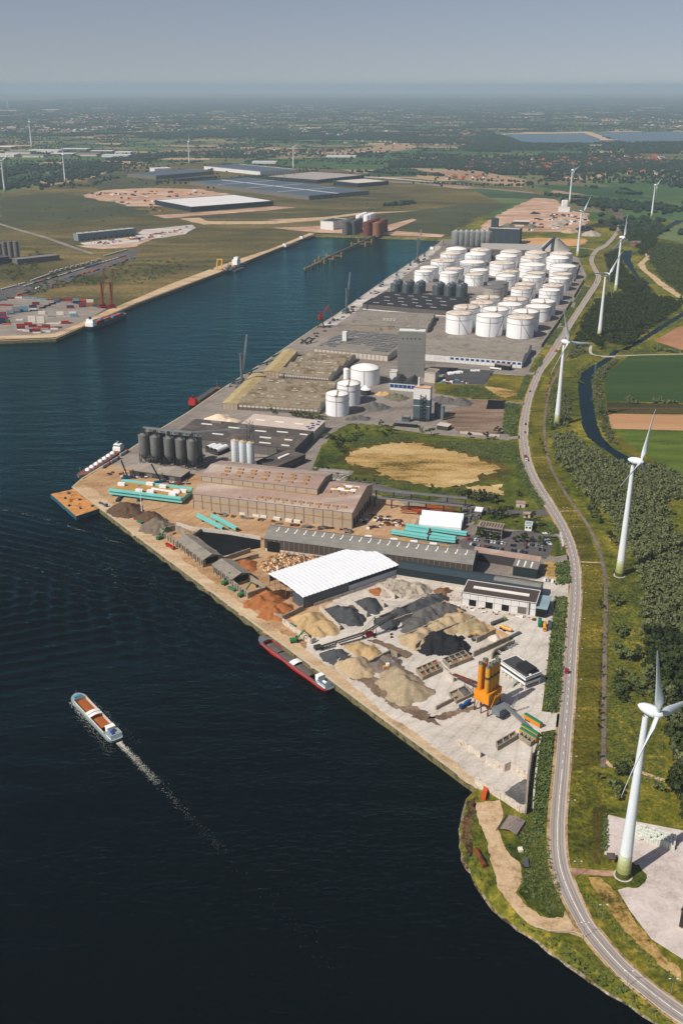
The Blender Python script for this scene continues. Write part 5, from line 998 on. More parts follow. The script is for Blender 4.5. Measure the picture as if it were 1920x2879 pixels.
# ================================================================ wind turbines
TW = M('turbine_white', C(226, 230, 234), rough=.45, var=.04, sc=.1, stains=(.15, .64, C(206, 210, 212), 1.57)); BLW = M('blade_white', C(214, 222, 228), rough=.4, var=.03)
RINGS = [M('base_green_%d' % i, C(*c), var=.1) for i, c in enumerate(((96, 100, 48), (158, 164, 108), (176, 180, 128), (190, 194, 150), (204, 208, 180)))]
def turbine(u, v, hv, th, label, axis=(.80, -.60), Lb=41.0, near=True):
    g = G(u, v); hh = HT(u, v, hv); k = hh / 98.0; t = thing('wind_turbine', label, 'wind turbine', g, 'wind turbines'); n = 32 if near else 12
    mb = MB(); z0 = 0.0
    prof = [(3.75, 0), (3.55, 3.4), (3.42, 6.2), (3.30, 9.0), (3.18, 11.6), (3.07, 14), (2.55, 32), (2.0, 58), (1.35, 94)]
    for i in range(len(prof) - 1): mb.lathe(g, [(prof[i][0] * k, prof[i][1] * k), (prof[i + 1][0] * k, prof[i + 1][1] * k)], n, min(i, 5), False)
    mb.build('tower', RINGS + [TW], t)
    mb = MB(); mb.cyl(g, 4.6 * k, -.2, .25, n); mb.build('foundation', CONCL, t)
    ax = Vector((axis[0], axis[1], 0)).normalized(); hx = Vector((-ax.y, ax.x, 0)); hx = hx if hx.y > 0 else -hx; hub = g + Vector((0, 0, hh)) + ax * 3.6 * k; up = Vector((0, 0, 1))
    mb = MB(); prof = [(-8.2, .15), (-7.4, 1.1), (-5.5, 2.1), (-3, 2.65), (-.5, 2.75), (1.2, 2.6)]; vs = []; m_ = 18
    for x, r in prof:
        for i in range(m_): a = 2 * math.pi * i / m_; vs.append(hub + ax * x * k + (hx * math.cos(a) + up * math.sin(a)) * r * k)
    mb.add(vs, [(j * m_ + i, j * m_ + (i + 1) % m_, (j + 1) * m_ + (i + 1) % m_, (j + 1) * m_ + i) for j in range(len(prof) - 1) for i in range(m_)], 0, True); mb.build('nacelle', TW, t)
    mb = MB(); prof = [(1.25, 2.5), (2.6, 2.1), (3.8, 1.3), (4.5, .1)]; vs = []
    for x, r in prof:
        for i in range(m_): a = 2 * math.pi * i / m_; vs.append(hub + ax * x * k + (hx * math.cos(a) + up * math.sin(a)) * r * k)
    mb.add(vs, [(j * m_ + i, j * m_ + (i + 1) % m_, (j + 1) * m_ + (i + 1) % m_, (j + 1) * m_ + i) for j in range(len(prof) - 1) for i in range(m_)], 0, True); mb.build('hub', TW, t)
    for b in range(3):
        a = math.radians(th + 120 * b); d = up * math.cos(a) + hx * math.sin(a); tg = -up * math.sin(a) + hx * math.cos(a); mb = MB(); vs = []; root = hub + ax * 2.4 * k
        S_ = [(1.6, 1.0, 1.0, 85), (3.5, 1.1, 1.0, 80), (7, 2.1, .7, 42), (10, 2.15, .55, 32), (18, 1.55, .38, 20), (28, 1.05, .24, 12), (36, .7, .16, 8), (Lb - .8, .42, .10, 6), (Lb, .12, .05, 6)]
        for r, c_, th_, tw in S_:
            w = math.radians(tw); cd = tg * math.cos(w) + ax * math.sin(w); nd_ = d.cross(cd)
            for i in range(8): q = 2 * math.pi * i / 8; vs.append(root + d * r * k + cd * (c_ * math.cos(q) + (.25 * c_ if r > 5 else 0)) * k + nd_ * th_ * math.sin(q) * k + ax * (.0006 * r * r) * k)
        mb.add(vs, [(j * 8 + i, j * 8 + (i + 1) % 8, (j + 1) * 8 + (i + 1) % 8, (j + 1) * 8 + i) for j in range(len(S_) - 1) for i in range(8)], 0, True); mb.build('blade', BLW, t)
    return t
turbine(1750, 2462, 1992, -18, 'nearest white wind turbine beside the concrete hall yard and bale stacks', axis=(.7, -.71))
turbine(1740, 1618, 1294, 20, 'white wind turbine with green base rings standing on the meadow before the dense wood')
turbine(1564, 1197, 960, -20, 'white wind turbine between the cycle path and the bend of the river', axis=(.62, -.78))
turbine(1683, 951, 771, 40, 'white wind turbine in the scrub near the footbridges', axis=(.66, -.75))
turbine(1729, 822, 667, 2, 'white wind turbine beyond the scrub, beside the railway curve', axis=(.66, -.75))
turbine(1622, 724, 592, 42, 'white wind turbine at the far corner of the tank farm')
turbine(1600, 572, 478, 75, 'white wind turbine behind the recycling site by the village', near=False)
turbine(1830, 611, 520, 60, 'white wind turbine in the fields right of the railway curve', near=False)
turbine(533, 463, 399, 0, 'distant white turbine left of the logistics halls', near=False); turbine(825, 475, 413, 65, 'distant white turbine at the end of the dark logistics halls', near=False)
turbine(185, 515, 434, -12, 'distant white turbine at the edge of the left meadow', near=False); turbine(15, 540, 451, 60, 'distant white turbine at the left picture border', near=False)
turbine(91, 417, 342, -20, 'far white turbine standing in the industrial estate', near=False); turbine(25, 312, 279, 90, 'faint far turbine deep in the haze', near=False)
# ================================================================ heaps
def heapmat(name, c, rough=.18, bump=.6, stains=None): return M(name, C(*c), var=rough, sc=.25, fine=.14, bump=bump, stains=stains, rough=.95, spec=.1)
SANDM = heapmat('beige_sand', (184, 166, 138), .14, .6, (.15, .6, C(184, 158, 124))); YSAND = heapmat('yellow_sand', (190, 166, 128), .14, .4, (.12, .6, C(186, 150, 104))); GRAVD = heapmat('dark_gravel', (88, 90, 92), .18, .6, (.12, .58, C(66, 68, 72))); GRAVG = heapmat('grey_gravel', (112, 110, 108), .18, .6, (.1, .56, C(86, 86, 86)))
DUNE = heapmat('grey_beige_sand', (172, 158, 134), .14, .6, (.2, .6, C(160, 144, 118))); BLACKG = heapmat('black_asphalt_waste', (56, 56, 60), .25, 1.0); RUBB = heapmat('pale_rubble', (182, 172, 158), .25, 1.2, (.18, .55, C(130, 118, 106)))
CHIP = heapmat('orange_chips', (170, 116, 74), .2, .9, (.15, .6, C(126, 78, 46))); BRN = heapmat('brown_scrap', (110, 90, 74), .2, 1.0); GBRN = heapmat('grey_brown_scrap', (132, 120, 108), .22, 1.0); STRG = heapmat('striped_gravel', (180, 166, 138), .18, .5, (.1, .5, C(150, 136, 104), .7))
WOODM, nt, bn = newmat('scrap_wood'); vor = nd(nt, 'ShaderNodeTexVoronoi'); vor.inputs['Scale'].default_value = 1.1; nt.links.new(mapv(nt, pos(nt), .5, (1, .5, 1)), vor.inputs['Vector'])
sep = nd(nt, 'ShaderNodeSeparateColor'); nt.links.new(vor.outputs['Color'], sep.inputs[0]); nt.links.new(ramp(nt, sep.outputs[0], [(0, C(74, 52, 36)), (.35, C(128, 92, 58)), (.65, C(176, 134, 84)), (.85, C(206, 176, 134)), (1, C(236, 226, 210))]), bn.inputs['Base Color']); bn.inputs['Roughness'].default_value = .9
bp = nd(nt, 'ShaderNodeBump'); bp.inputs['Strength'].default_value = 1; nt.links.new(vor.outputs['Distance'], bp.inputs['Height']); nt.links.new(bp.outputs['Normal'], bn.inputs['Normal'])
def pile(label, peaks, mat, slope=.62, rough=.42, step=1.1, name='heap', cat='heap', group=None, rs=.25, flat=None):
    """peaks: (u, v, h) apex seen at (u, v) at height h; the heap is the union of cones at the angle of repose"""
    P = [(G(u, v, h).x, G(u, v, h).y, h) for u, v, h in peaks]; R = max(h for _, _, h in P) / slope + 2
    x0, x1 = min(p[0] for p in P) - R, max(p[0] for p in P) + R; y0, y1 = min(p[1] for p in P) - R, max(p[1] for p in P) + R
    nx, ny = int((x1 - x0) / step) + 2, int((y1 - y0) / step) + 2; Z = {}; vs = []; ix = {}
    for j in range(ny):
        for i in range(nx):
            x, y = x0 + i * step, y0 + j * step; z = -9
            for px, py, h in P:
                d = math.hypot(x - px, y - py); a = math.atan2(y - py, x - px); dd = d * (1 + .12 * math.sin(3 * a + px) + .07 * math.sin(7 * a + py))
                z = max(z, h - slope * (math.sqrt(dd * dd + 1.2) - .6))
            if flat: z = min(z, flat)
            z += rough * 2.2 * noise.fractal(Vector((x * rs, y * rs, px)), .8, 2, 4); Z[i, j] = z
    fs = []
    def vid(i, j):
        if (i, j) not in ix: ix[i, j] = len(vs); vs.append((x0 + i * step, y0 + j * step, max(Z[i, j], -.15)))
        return ix[i, j]
    for j in range(ny - 1):
        for i in range(nx - 1):
            if max(Z[i, j], Z[i + 1, j], Z[i, j + 1], Z[i + 1, j + 1]) > .25: fs.append((vid(i, j), vid(i + 1, j), vid(i + 1, j + 1), vid(i, j + 1)))
    cx, cy = sum(p[0] for p in P) / len(P), sum(p[1] for p in P) / len(P); mb = MB(); mb.add(vs, fs, 0, True)
    return tag(mb.build(name, mat, loc=(cx, cy, 0)), label, cat, group)
pile('largest grey beige sand heap with two peaks near the quay', [(1120, 1880, 8.6), (1147, 1911, 9.2), (1130, 1895, 8)], DUNE, rough=.4)
pile('beige sand cone beside the dark gravel cone near the moored barge', [(997, 1848, 7.5), (1012, 1868, 5.5)], SANDM)
pile('dark gravel cone by the lower end of the belt conveyor', [(945, 1826, 6), (958, 1830, 5.5)], GRAVD)
pile('yellow sand filling the bay behind the beige cone', [(985, 1815, 4), (1010, 1810, 5), (1040, 1822, 4.5), (1000, 1828, 3.5)], YSAND, slope=.5, flat=4.2)
pile('rough grey rubble heap behind the yellow loader', [(1088, 1843, 6), (1068, 1858, 4.5), (1055, 1868, 3.5)], heapmat('grey_rubble', (136, 126, 118), .3, 1.3), rough=.8)
pile('large yellow sand heap beside the block wall at the quay', [(872, 1720, 7.5), (912, 1742, 7), (858, 1735, 5.5), (890, 1760, 5)], YSAND, rough=.4)
pile('dark gravel domes in the bay under the membrane hall', [(945, 1702, 6.5), (966, 1704, 7.5), (984, 1710, 7.5), (990, 1720, 6.5)], GRAVD, slope=.7)
pile('dark gravel cone between two bay walls', [(1037, 1679, 7.5), (1020, 1688, 5)], GRAVD, slope=.66)
pile('pale rubble heap in the corner before the dark shed', [(1110, 1627, 8), (1135, 1636, 7), (1172, 1640, 7), (1155, 1652, 5), (1122, 1652, 5), (1090, 1640, 6)], RUBB, rough=1.0)
pile('small rust brown sand heap between two white bay walls', [(1061, 1652, 3.6)], CHIP)
pile('small brown soil heap beside the white block stacks', [(1245, 1652, 4)], heapmat('brown_soil', (138, 106, 82), .2, 1.0), rough=.5)
pile('dark gravel row in the long bay nearest the shed', [(1092, 1729, 6.5), (1127, 1708, 7), (1172, 1692, 7), (1190, 1684, 7), (1212, 1677, 7), (1230, 1668, 6)], GRAVD, slope=.68)
pile('long grey gravel ridge between two long bay walls', [(1172, 1736, 6.5), (1192, 1714, 8), (1205, 1706, 8), (1222, 1696, 8), (1240, 1694, 8), (1262, 1696, 7), (1155, 1750, 5)], GRAVG, slope=.66)
pile('row of beige sand cones between two long bay walls', [(1172, 1778, 7.2), (1190, 1765, 6.6), (1228, 1747, 7), (1258, 1732, 7.5), (1290, 1722, 8)], SANDM, slope=.62)
pile('black coarse asphalt heap beside the sand row', [(1237, 1776, 10), (1215, 1790, 6), (1270, 1791, 8), (1285, 1805, 4)], BLACKG, rough=1.0)
pile('banded yellow grey gravel heap in front of the tan back wall', [(1330, 1740, 7.2), (1312, 1752, 5.5), (1345, 1750, 6)], STRG)
pile('small white gravel heap between the low bay walls', [(1392, 1785, 3)], heapmat('white_gravel', (214, 204, 192), .1, .3))
pile('big orange wood chip heap on the quay', [(750, 1661, 7.5), (728, 1676, 6.5), (765, 1690, 6.5), (795, 1698, 6), (770, 1708, 6)], CHIP, rough=.5)
pile('mixed scrap wood heap in front of the slatted hall', [(800, 1553, 7.5), (770, 1570, 6.5), (850, 1560, 7), (880, 1562, 7), (820, 1572, 6), (760, 1590, 4)], WOODM, rough=.8)
pile('orange brown chip heap between the concrete pens', [(690, 1572, 5.5), (668, 1579, 4), (702, 1588, 3.5)], CHIP, rough=.5)
pile('dark brown chip heap under the open end of the membrane hall', [(792, 1657, 5)], heapmat('dark_chips', (84, 58, 40), .2, .8))
for lab, pk, m in (('largest dark brown scrap heap by the floodlight mast', [(350, 1410, 9.5), (362, 1416, 8.5)], BRN), ('dark brown scrap heap between two others on the quay', [(417, 1437, 7), (430, 1442, 6)], BRN), ('grey brown scrap heap beside the roofless pen', [(440, 1454, 9), (452, 1462, 8), (432, 1470, 6)], GBRN)): pile(lab, pk, m, rough=.55)
pile('grey gravel heap near the white tanks, beside the yellow loader', [(1050, 1127, 8), (1072, 1133, 6)], GRAVG, rough=.5); pile('green grey gravel patch in front of the white tanks', [(1010, 1168, 3), (990, 1172, 2.5), (1025, 1172, 2.5)], GRAVG, slope=.35, step=1.6)
pile('grey green rubble heap left of the mixing tower', [(1108, 1104, 7), (1125, 1108, 6)], heapmat('green_rubble', (126, 124, 108), .3, 1.2), rough=.9); pile('sandy soil heap beside the green rubble', [(1070, 1100, 4), (1085, 1100, 4)], heapmat('sandy_soil', (204, 172, 126), .15, .8))
for i, (u, v, h) in enumerate(((1238, 1112, 6), (1260, 1115, 7), (1295, 1116, 8))): pile('grey gravel heap behind the bitumen silos, %s from the left' % ORD[i], [(u, v, h), (u + 8, v + 4, h * .8)], GRAVG, step=1.6, group='gravel heaps behind the silos')
pile('pale sand heap at the quay behind the dark roofed warehouse', [(615, 1163, 7), (650, 1176, 4)], heapmat('pale_sand', (226, 208, 186), .08, .4), slope=.45, step=1.8)
for i, (u, v, h, m) in enumerate(((1560, 620, 16, RUBB), (1580, 612, 14, RUBB), (1640, 632, 14, BLACKG), (1660, 646, 14, RUBB), (1425, 626, 12, MATS['green_rubble']), (1490, 628, 12, MATS['green_rubble']), (1500, 594, 8, BLACKG), (1530, 600, 8, RUBB), (1600, 640, 12, SANDM))):
    pile('%s heap on the distant recycling site, %s of nine from its middle' % (('dark' if m is BLACKG else 'green grey' if m is MATS['green_rubble'] else 'pale'), ORD[i]), [(u, v, h), (u + 9, v + 1, h * .8)], m, step=4.5, rough=1.2, rs=.1, group='recycling heaps')
# ================================================================ bay walls
def wall(label, pts, h, mat=CONCW, th=1.0, name='bay_wall'):
    P = [Vector((*G(u, v, h).xy, 0)) for u, v in pts]; mb = MB()
    for a, c in zip(P, P[1:]):
        d = (c - a).normalized(); nrm = Vector((-d.y, d.x, 0)); L = (c - a).length; k = max(1, int(L / 3.0))
        for i in range(k):
            hh = h + random.uniform(-.35, .12); mb.ob(a + d * (L * i / k) - nrm * th / 2, d * (L / k - .06), nrm * (th + random.uniform(-.06, .06)), (0, 0, hh))
    return tag(mb.build(name, mat, loc=P[0].lerp(P[-1], .5)), label, 'wall', kind='thing')
for lab, pts, h, m in (('stained wall between the yellow sand and the dark gravel domes', [(899, 1702), (956, 1759)], 4.2, CONCL), ('low tan wall between dark gravel domes and the single cone', [(977, 1677), (1032, 1722)], 4.2, CONCL), ('tall white wall right of the single gravel cone', [(1024, 1657), (1081, 1694)], 4.6, CONCL),
    ('white wall right of the rust brown sand', [(1065, 1642), (1111, 1671)], 4.4, CONCL), ('long dark wall of the gravel bay nearest the shed', [(1066, 1731), (1160, 1692), (1240, 1665)], 3.2, CONCW), ('long dark wall along the grey gravel ridge', [(1094, 1744), (1160, 1722), (1250, 1690)], 4.2, CONCW),
    ('long wall between the gravel ridge and the sand cones', [(1141, 1781), (1200, 1756), (1300, 1718)], 4.4, CONCW), ('long wall between the sand cones and the black heap', [(1167, 1812), (1200, 1784), (1330, 1733)], 4.4, CONCW), ('tan back wall running behind all the long bays', [(1248, 1686), (1330, 1735), (1432, 1787)], 4.0, heapmat('tan_wall', (196, 166, 128), .15, .2)),
    ('short wall with conveyor parts on it by the banded gravel', [(1339, 1793), (1394, 1766)], 4.2, CONCW), ('low wall left of the parked cars', [(1331, 1832), (1432, 1786)], 4.2, CONCW), ('stepped dark wall behind the row of parked cars', [(1382, 1838), (1390, 1825), (1446, 1797)], 4.2, CONCW),
    ('pale wall between dark gravel cone and yellow sand', [(944, 1805), (1025, 1861)], 3.4, CONCL), ('dark wall between yellow sand and grey rubble', [(1039, 1856), (1098, 1825), (1118, 1836)], 4.0, CONCW), ('short pale wall between dark cone and beige cone', [(950, 1856), (952, 1850), (987, 1839)], 2.8, CONCL),
    ('white block wall in front of the yellow sand', [(795, 1738), (820, 1757), (873, 1796)], 4.2, BLOCKW), ('white block wall end beside the green excavator', [(850, 1783), (874, 1797), (884, 1790)], 4.0, BLOCKW), ('concrete fence wall of the orange chip heap', [(770, 1722), (795, 1730), (853, 1702)], 4.0, CONCW), ('long retaining wall between coal store and sand yard', [(497, 1468), (545, 1482), (640, 1492), (734, 1508)], 3.4, CONCL),
    ('concrete wall along the lower edge of the coal store', [(628, 1566), (704, 1540)], 4.2, CONCW), ('short double wall behind the brown chip heap', [(655, 1575), (727, 1556)], 4.2, CONCW), ('long wall between the long quay shed and the coal store', [(505, 1478), (545, 1508), (610, 1550)], 3.2, CONCW), ('stub wall jutting into the coal store', [(542, 1502), (565, 1486)], 3.2, CONCW),
    ('white block wall beside the pale salt heap', [(1292, 2076), (1352, 2116)], 3.6, BLOCKW), ('tall white block wall below the sandy platform', [(1366, 2124), (1417, 2147)], 5.4, BLOCKW), ('dark corner of the tall block wall', [(1417, 2147), (1435, 2139)], 5.6, BLOCKW), ('block wall right of the dark corner', [(1437, 2143), (1484, 2172)], 5.0, BLOCKW), ('long grey wall casting a shadow onto the ditch', [(1496, 2098), (1485, 2172), (1478, 2268)], 5.6, CONCW),
    ('white block wall at the tip of the quay', [(1337, 2183), (1408, 2228)], 4.6, BLOCKW), ('crumbling white block wall above the dry spit', [(1406, 2224), (1462, 2262), (1478, 2266)], 4.8, BLOCKW), ('low wall along the ditch behind the trailers', [(1520, 2062), (1508, 2150), (1496, 2270)], 1.2, CONCL),
    ('short white wall beside the truck washing bay', [(1225, 1985), (1283, 1955)], 3.0, CONCW), ('pale low wall beside the storage bins', [(1236, 1864), (1275, 1905)], 3.4, CONCL), ('tank court wall along the road, upper stretch', [(1628, 740), (1612, 785)], 5, CONCW), ('tank court wall along the road, long middle stretch', [(1640, 783), (1612, 830)], 5, CONCW), ('tank court wall along the road beside the access gate', [(1605, 842), (1590, 868)], 5, CONCW),
    ('tank court wall along the road, nearest stretch', [(1586, 875), (1520, 968)], 5, CONCW), ('low wall of the striped storage ground', [(1293, 1212), (1404, 1222)], 2.5, CONCL)): wall(lab, pts, h, m)
def bins(label, c4, h, ncell, fills, mat=CONCW):                # open storage bins: near-left, near-right, far-right corner survey points
    a, b_, c = G(*c4[0]), G(*c4[1]), G(*c4[2]); ex = b_ - a; ey = c - b_; t = thing('storage_bins', label, 'storage bins', (a + c) / 2); mb = MB(); up = Vector((0, 0, h)); lx, ly = ex.length, ey.length; e1, e2 = ex / lx, ey / ly
    mb.ob(a, ex, e2 * .6, up); mb.ob(a + ey - e2 * .6, ex, e2 * .6, up)
    nx, ny = ncell
    for i in range(nx + 1): mb.ob(a + ex * (i / nx) * (1 - .6 / lx) + e2 * .6, e1 * .6, ey - e2 * 1.2, up)
    for j in range(1, ny): mb.ob(a + ey * (j / ny) + e1 * .6, ex - e1 * 1.2, e2 * .5, up * .98)
    mb.build('bin_wall', mat, t); k = 0
    for i in range(nx):
        for j in range(ny):
            o = a + ex * (i / nx) + ey * (j / ny) + e1 * .65 + e2 * .65; dx, dy = ex / nx - e1 * .75, ey / ny - e2 * .75; m2 = MB(); hz_ = h * random.uniform(.35, .9)
            m2.add([o, o + dx, o + dx + dy, o + dy, o + dx / 2 + dy / 2 + Vector((0, 0, hz_ + .6))] + [p + Vector((0, 0, hz_ * .6)) for p in (o, o + dx, o + dx + dy, o + dy)], [(5, 6, 4), (6, 7, 4), (7, 8, 4), (8, 5, 4)]); m2.build('bin_fill', fills[k % len(fills)], t); k += 1
bins('row of concrete bins with grey and sand fills at the belt end', [(1398, 2112), (1452, 2080), (1446, 2066)], 3.4, (3, 1), [GRAVG, GRAVG, SANDM])
bins('concrete bins beside the orange trailers', [(1456, 2077), (1490, 2101), (1501, 2092)], 3.4, (3, 1), [GRAVG, GRAVD, GRAVG])
bins('eight cell gravel bins beyond the conveyor', [(1263, 1882), (1325, 1858), (1305, 1838)], 3.2, (4, 2), [SANDM, GRAVG, CHIP, GRAVD])
bins('rusty cell bins beside the largest sand heap', [(1188, 1914), (1246, 1888), (1226, 1864)], 3.2, (4, 2), [CHIP, SANDM, GRAVG, CHIP], CONCW)
bins('low washing pit bins left of the orange plant', [(1282, 1980), (1330, 1958), (1308, 1934)], 2.4, (2, 1), [DUNE, GRAVG])
# ================================================================ belt conveyor across the yard
t = thing('belt_conveyor', 'long black travelling belt conveyor with a red cab crossing the gravel yard', 'conveyor', G(1035, 1788)); mb = MB(); p0, p1, p2 = G(892, 1823, 2.5), G(1020, 1782, 4.5), G(1116, 1726, 13); mb.lattice(p0, p1, 1.8, 16, .22); mb.lattice(p1, p2, 1.6, 12, .2)
mb.build('boom', DSTEEL, t); mb = MB(); mb.beam(p0 + Vector((0, 0, .8)), p1 + Vector((0, 0, .8)), 1.6, .3); mb.beam(p1 + Vector((0, 0, .8)), p2 + Vector((0, 0, .8)), 1.4, .3); mb.build('belt', M('belt_grey', C(92, 88, 84)), t)
mb = MB(); m0 = G(1053, 1785); top = m0 + Vector((0, 0, 15)); [mb.tube(m0 + Vector((dx, dy, 0)), top, .25, 5) for dx in (-1.2, 1.2) for dy in (-1, 1)]; mb.tube(top, p2, .12, 4); mb.tube(top, p1, .12, 4); mb.tube(top, p0.lerp(p1, .85), .12, 4); mb.build('mast', DSTEEL, t)
mb = MB(); c = G(1037, 1789); mb.box(c + Vector((0, 0, 1)), (5, 3, 2.6), .3); mb.build('red_cab', M('signal_red', C(190, 44, 36), rough=.5), t); mb = MB(); [mb.box(c + Vector((dx, dy, 0)), (1.6, 1.0, 1.2), .3) for dx in (-4, 4, 16) for dy in (-2, 2)]; mb.box(G(894, 1824), (5, 4, 2.5), .5); mb.build('bogies', DSTEEL, t)
# ================================================================ cranes
def hcrane(label, b, tip, hcol, m1, m2, red=None):
    g = G(*b); t = thing('harbour_crane', label, 'crane', g); hj = HT(b[0], b[1], tip[1]); tp = g + Vector(((tip[0] - b[0]) / PPM(*b), 3, hj)); mb = MB(); mb.box(g + Vector((0, 0, 1)), (12, 11, 2.2), .6)
    for i in (-1, 1):
        for j in (-1, 1): mb.box(g + Vector((7 * i, 6 * j, 0)), (3, 2, 1.4), .6)
    mb.build('undercarriage', red or m2, t); mb = MB(); mb.box(g + Vector((0, 0, 3.2)), (8, 6, 5), .5); mb.box(g + Vector((-5, 0, 3.4)), (4, 5, 3.2), .5); mb.build('machine_house', red or m2, t)
    mb = MB(); mb.lathe((g.x, g.y), [(1.9, 8.2), (1.5, hcol)], 12); mb.box(g + Vector((0, 0, hcol)), (3.4, 3.4, 2), .4); mb.build('column', m2, t)
    pv = g + Vector(((tip[0] - b[0]) / PPM(*b) * .12, 1, hcol * .45)); mb = MB(); mb.lattice(pv, tp, 2.6, 14, .2, 1.4); mb.build('jib', m1, t); mb = MB(); mb.tube(g + Vector((0, 0, hcol + 2)), tp, .12, 4); mb.tube(g + Vector((0, 0, hcol + 2)), pv.lerp(tp, .6), .12, 4); mb.tube(tp, tp + Vector((1.2, 0, -10)), .1, 4); mb.box(tp + Vector((1.2, 0, -12)), (1.6, 1.6, 2)); mb.build('hoist_rope', DSTEEL, t)
CW_ = M('crane_grey', C(186, 188, 186), rough=.5); hcrane('grey mobile harbour crane with raised white jib near the old quay sheds', (681, 1086), (699, 942), 42, CW_, M('crane_column', C(112, 116, 118), rough=.5)); hcrane('grey mobile harbour crane beside the black roofed warehouse', (974, 880), (984, 766), 40, CW_, MATS['crane_column']); hcrane('grey mobile harbour crane beside the white tank farm', (1173, 738), (1181, 645), 50, CW_, MATS['crane_column'])
RC_ = M('crane_red', C(146, 48, 48), rough=.5); RJ = M('jib_red', C(156, 84, 72)); hcrane('left of two red mobile cranes on the container terminal', (291, 866), (302, 756), 44, RJ, RC_); hcrane('right of two red mobile cranes on the container terminal', (316, 867), (327, 756), 44, RJ, RC_)
g = G(902, 920); t = thing('level_luffing_crane', 'red portal crane with dark legs on the quay', 'crane', g); mb = MB(); [mb.beam(g + Vector((5 * i, 5 * j, 0)), g + Vector((2 * i, 2 * j, 12)), 1.1) for i in (-1, 1) for j in (-1, 1)]; mb.box(g + Vector((0, 0, 11.5)), (6, 6, 1.5)); mb.build('portal', DSTEEL, t); mb = MB(); mb.box(g + Vector((0, 0, 13)), (7, 9, 6), .4); mb.box(g + Vector((0, 0, 19)), (2.4, 2.4, 7), .4); mb.build('slewing_house', RC_, t); mb = MB(); mb.lattice(g + Vector((1, 0, 17)), g + Vector((12, 3, 34)), 1.8, 7, .2); mb.tube(g + Vector((12, 3, 34)), g + Vector((21, 4, 12)), .5, 5); mb.build('jib', MATS['signal_red'], t)
BLC = M('crane_blue', C(30, 84, 122), rough=.5)
for i, (u, v, vt) in enumerate(((1069, 806, 774), (1075, 802, 771), (1115, 775, 745), (1153, 747, 725), (1193, 721, 700), (1009, 842, 817))):
    g = G(u, v); h = HT(u, v, vt); t = thing('loading_mast', 'narrow blue loading mast on the quay, %s counted from the harbour mouth' % ORD[(1, 2, 3, 4, 5, 0)[i]], 'loading mast', g, 'blue loading masts'); mb = MB(); mb.lattice(g, g + Vector((0, 0, h)), 3.2, 6, .35, 1.6); mb.build('lattice_mast', BLC, t); mb = MB(); mb.box(g + Vector((0, 0, 0)), (5, 5, 2.5)); mb.beam(g + Vector((0, 0, h * .6)), g + Vector((-6, 2, h * .75)), .8); mb.build('arm', BLC, t)
for i, (b, tp) in enumerate((((360, 1346), (345, 1296)), ((452, 1357), (429, 1306)))):
    g = G(*b); h = HT(b[0], b[1], tp[1]); t = thing('mobile_crane', 'dark blue mobile crane with raised boom %s the turquoise pontoon' % ('at the left end of' if i == 0 else 'behind the middle of'), 'mobile crane', g); mb = MB(); mb.box(g, (12, 3, 2), .3); mb.box(g + Vector((4, 1, 2)), (3, 3, 1.6), .3); mb.build('carrier', BLC, t); mb = MB(); mb.beam(g + Vector((0, 0, 2.5)), g + Vector(((tp[0] - b[0]) / PPM(*b), 2, h)), 1.1); mb.build('boom', M('boom_navy', C(34, 48, 66)), t)
g = G(400, 1441); t = thing('floodlight_mast', 'tall white floodlight mast beside the brown scrap heaps', 'mast', g); h = HT(400, 1441, 1366); mb = MB(); mb.cyl(g, .6, 0, h, 8, .25); mb.build('mast_pole', WHITE, t); mb = MB(); mb.box(g + Vector((0, 0, h)), (2.6, 1.2, .8)); mb.build('lamp_head', STEEL, t); mb = MB(); mb.box(g, (2, 2, 1)); mb.build('footing', CONCL, t)
for i, (u, v, th_) in enumerate(((705, 1050, .5), (785, 1002, .55), (748, 1026, .35), (665, 1077, .2), (858, 963, .95), (873, 965, .95))):
    g = G(u, v); t = thing('loading_conveyor', '%s mobile loading conveyor parked on the quay, %s from the harbour mouth' % ('black' if i > 3 else 'green', ORD[(1, 3, 2, 0, 4, 5)[i]]), 'conveyor', g, 'mobile conveyors'); d = Vector((math.cos(th_), math.sin(th_), 0)); m_ = M('conveyor_green', C(40, 92, 82)) if i < 4 else DSTEEL; mb = MB(); mb.beam(g - d * 11 + Vector((0, 0, 1.2)), g + d * 11 + Vector((0, 0, 6)), 2.2, 1.4); mb.build('belt_boom', m_, t); mb = MB(); mb.beam(g + Vector((0, 0, .2)), g + d * 3 + Vector((0, 0, 4)), 1); [mb.box(g + d * 1 + Vector((0, s_, 0)), (2.4, .8, 1.4), th_) for s_ in (-2, 2)]; mb.build('wheel_frame', DSTEEL, t)
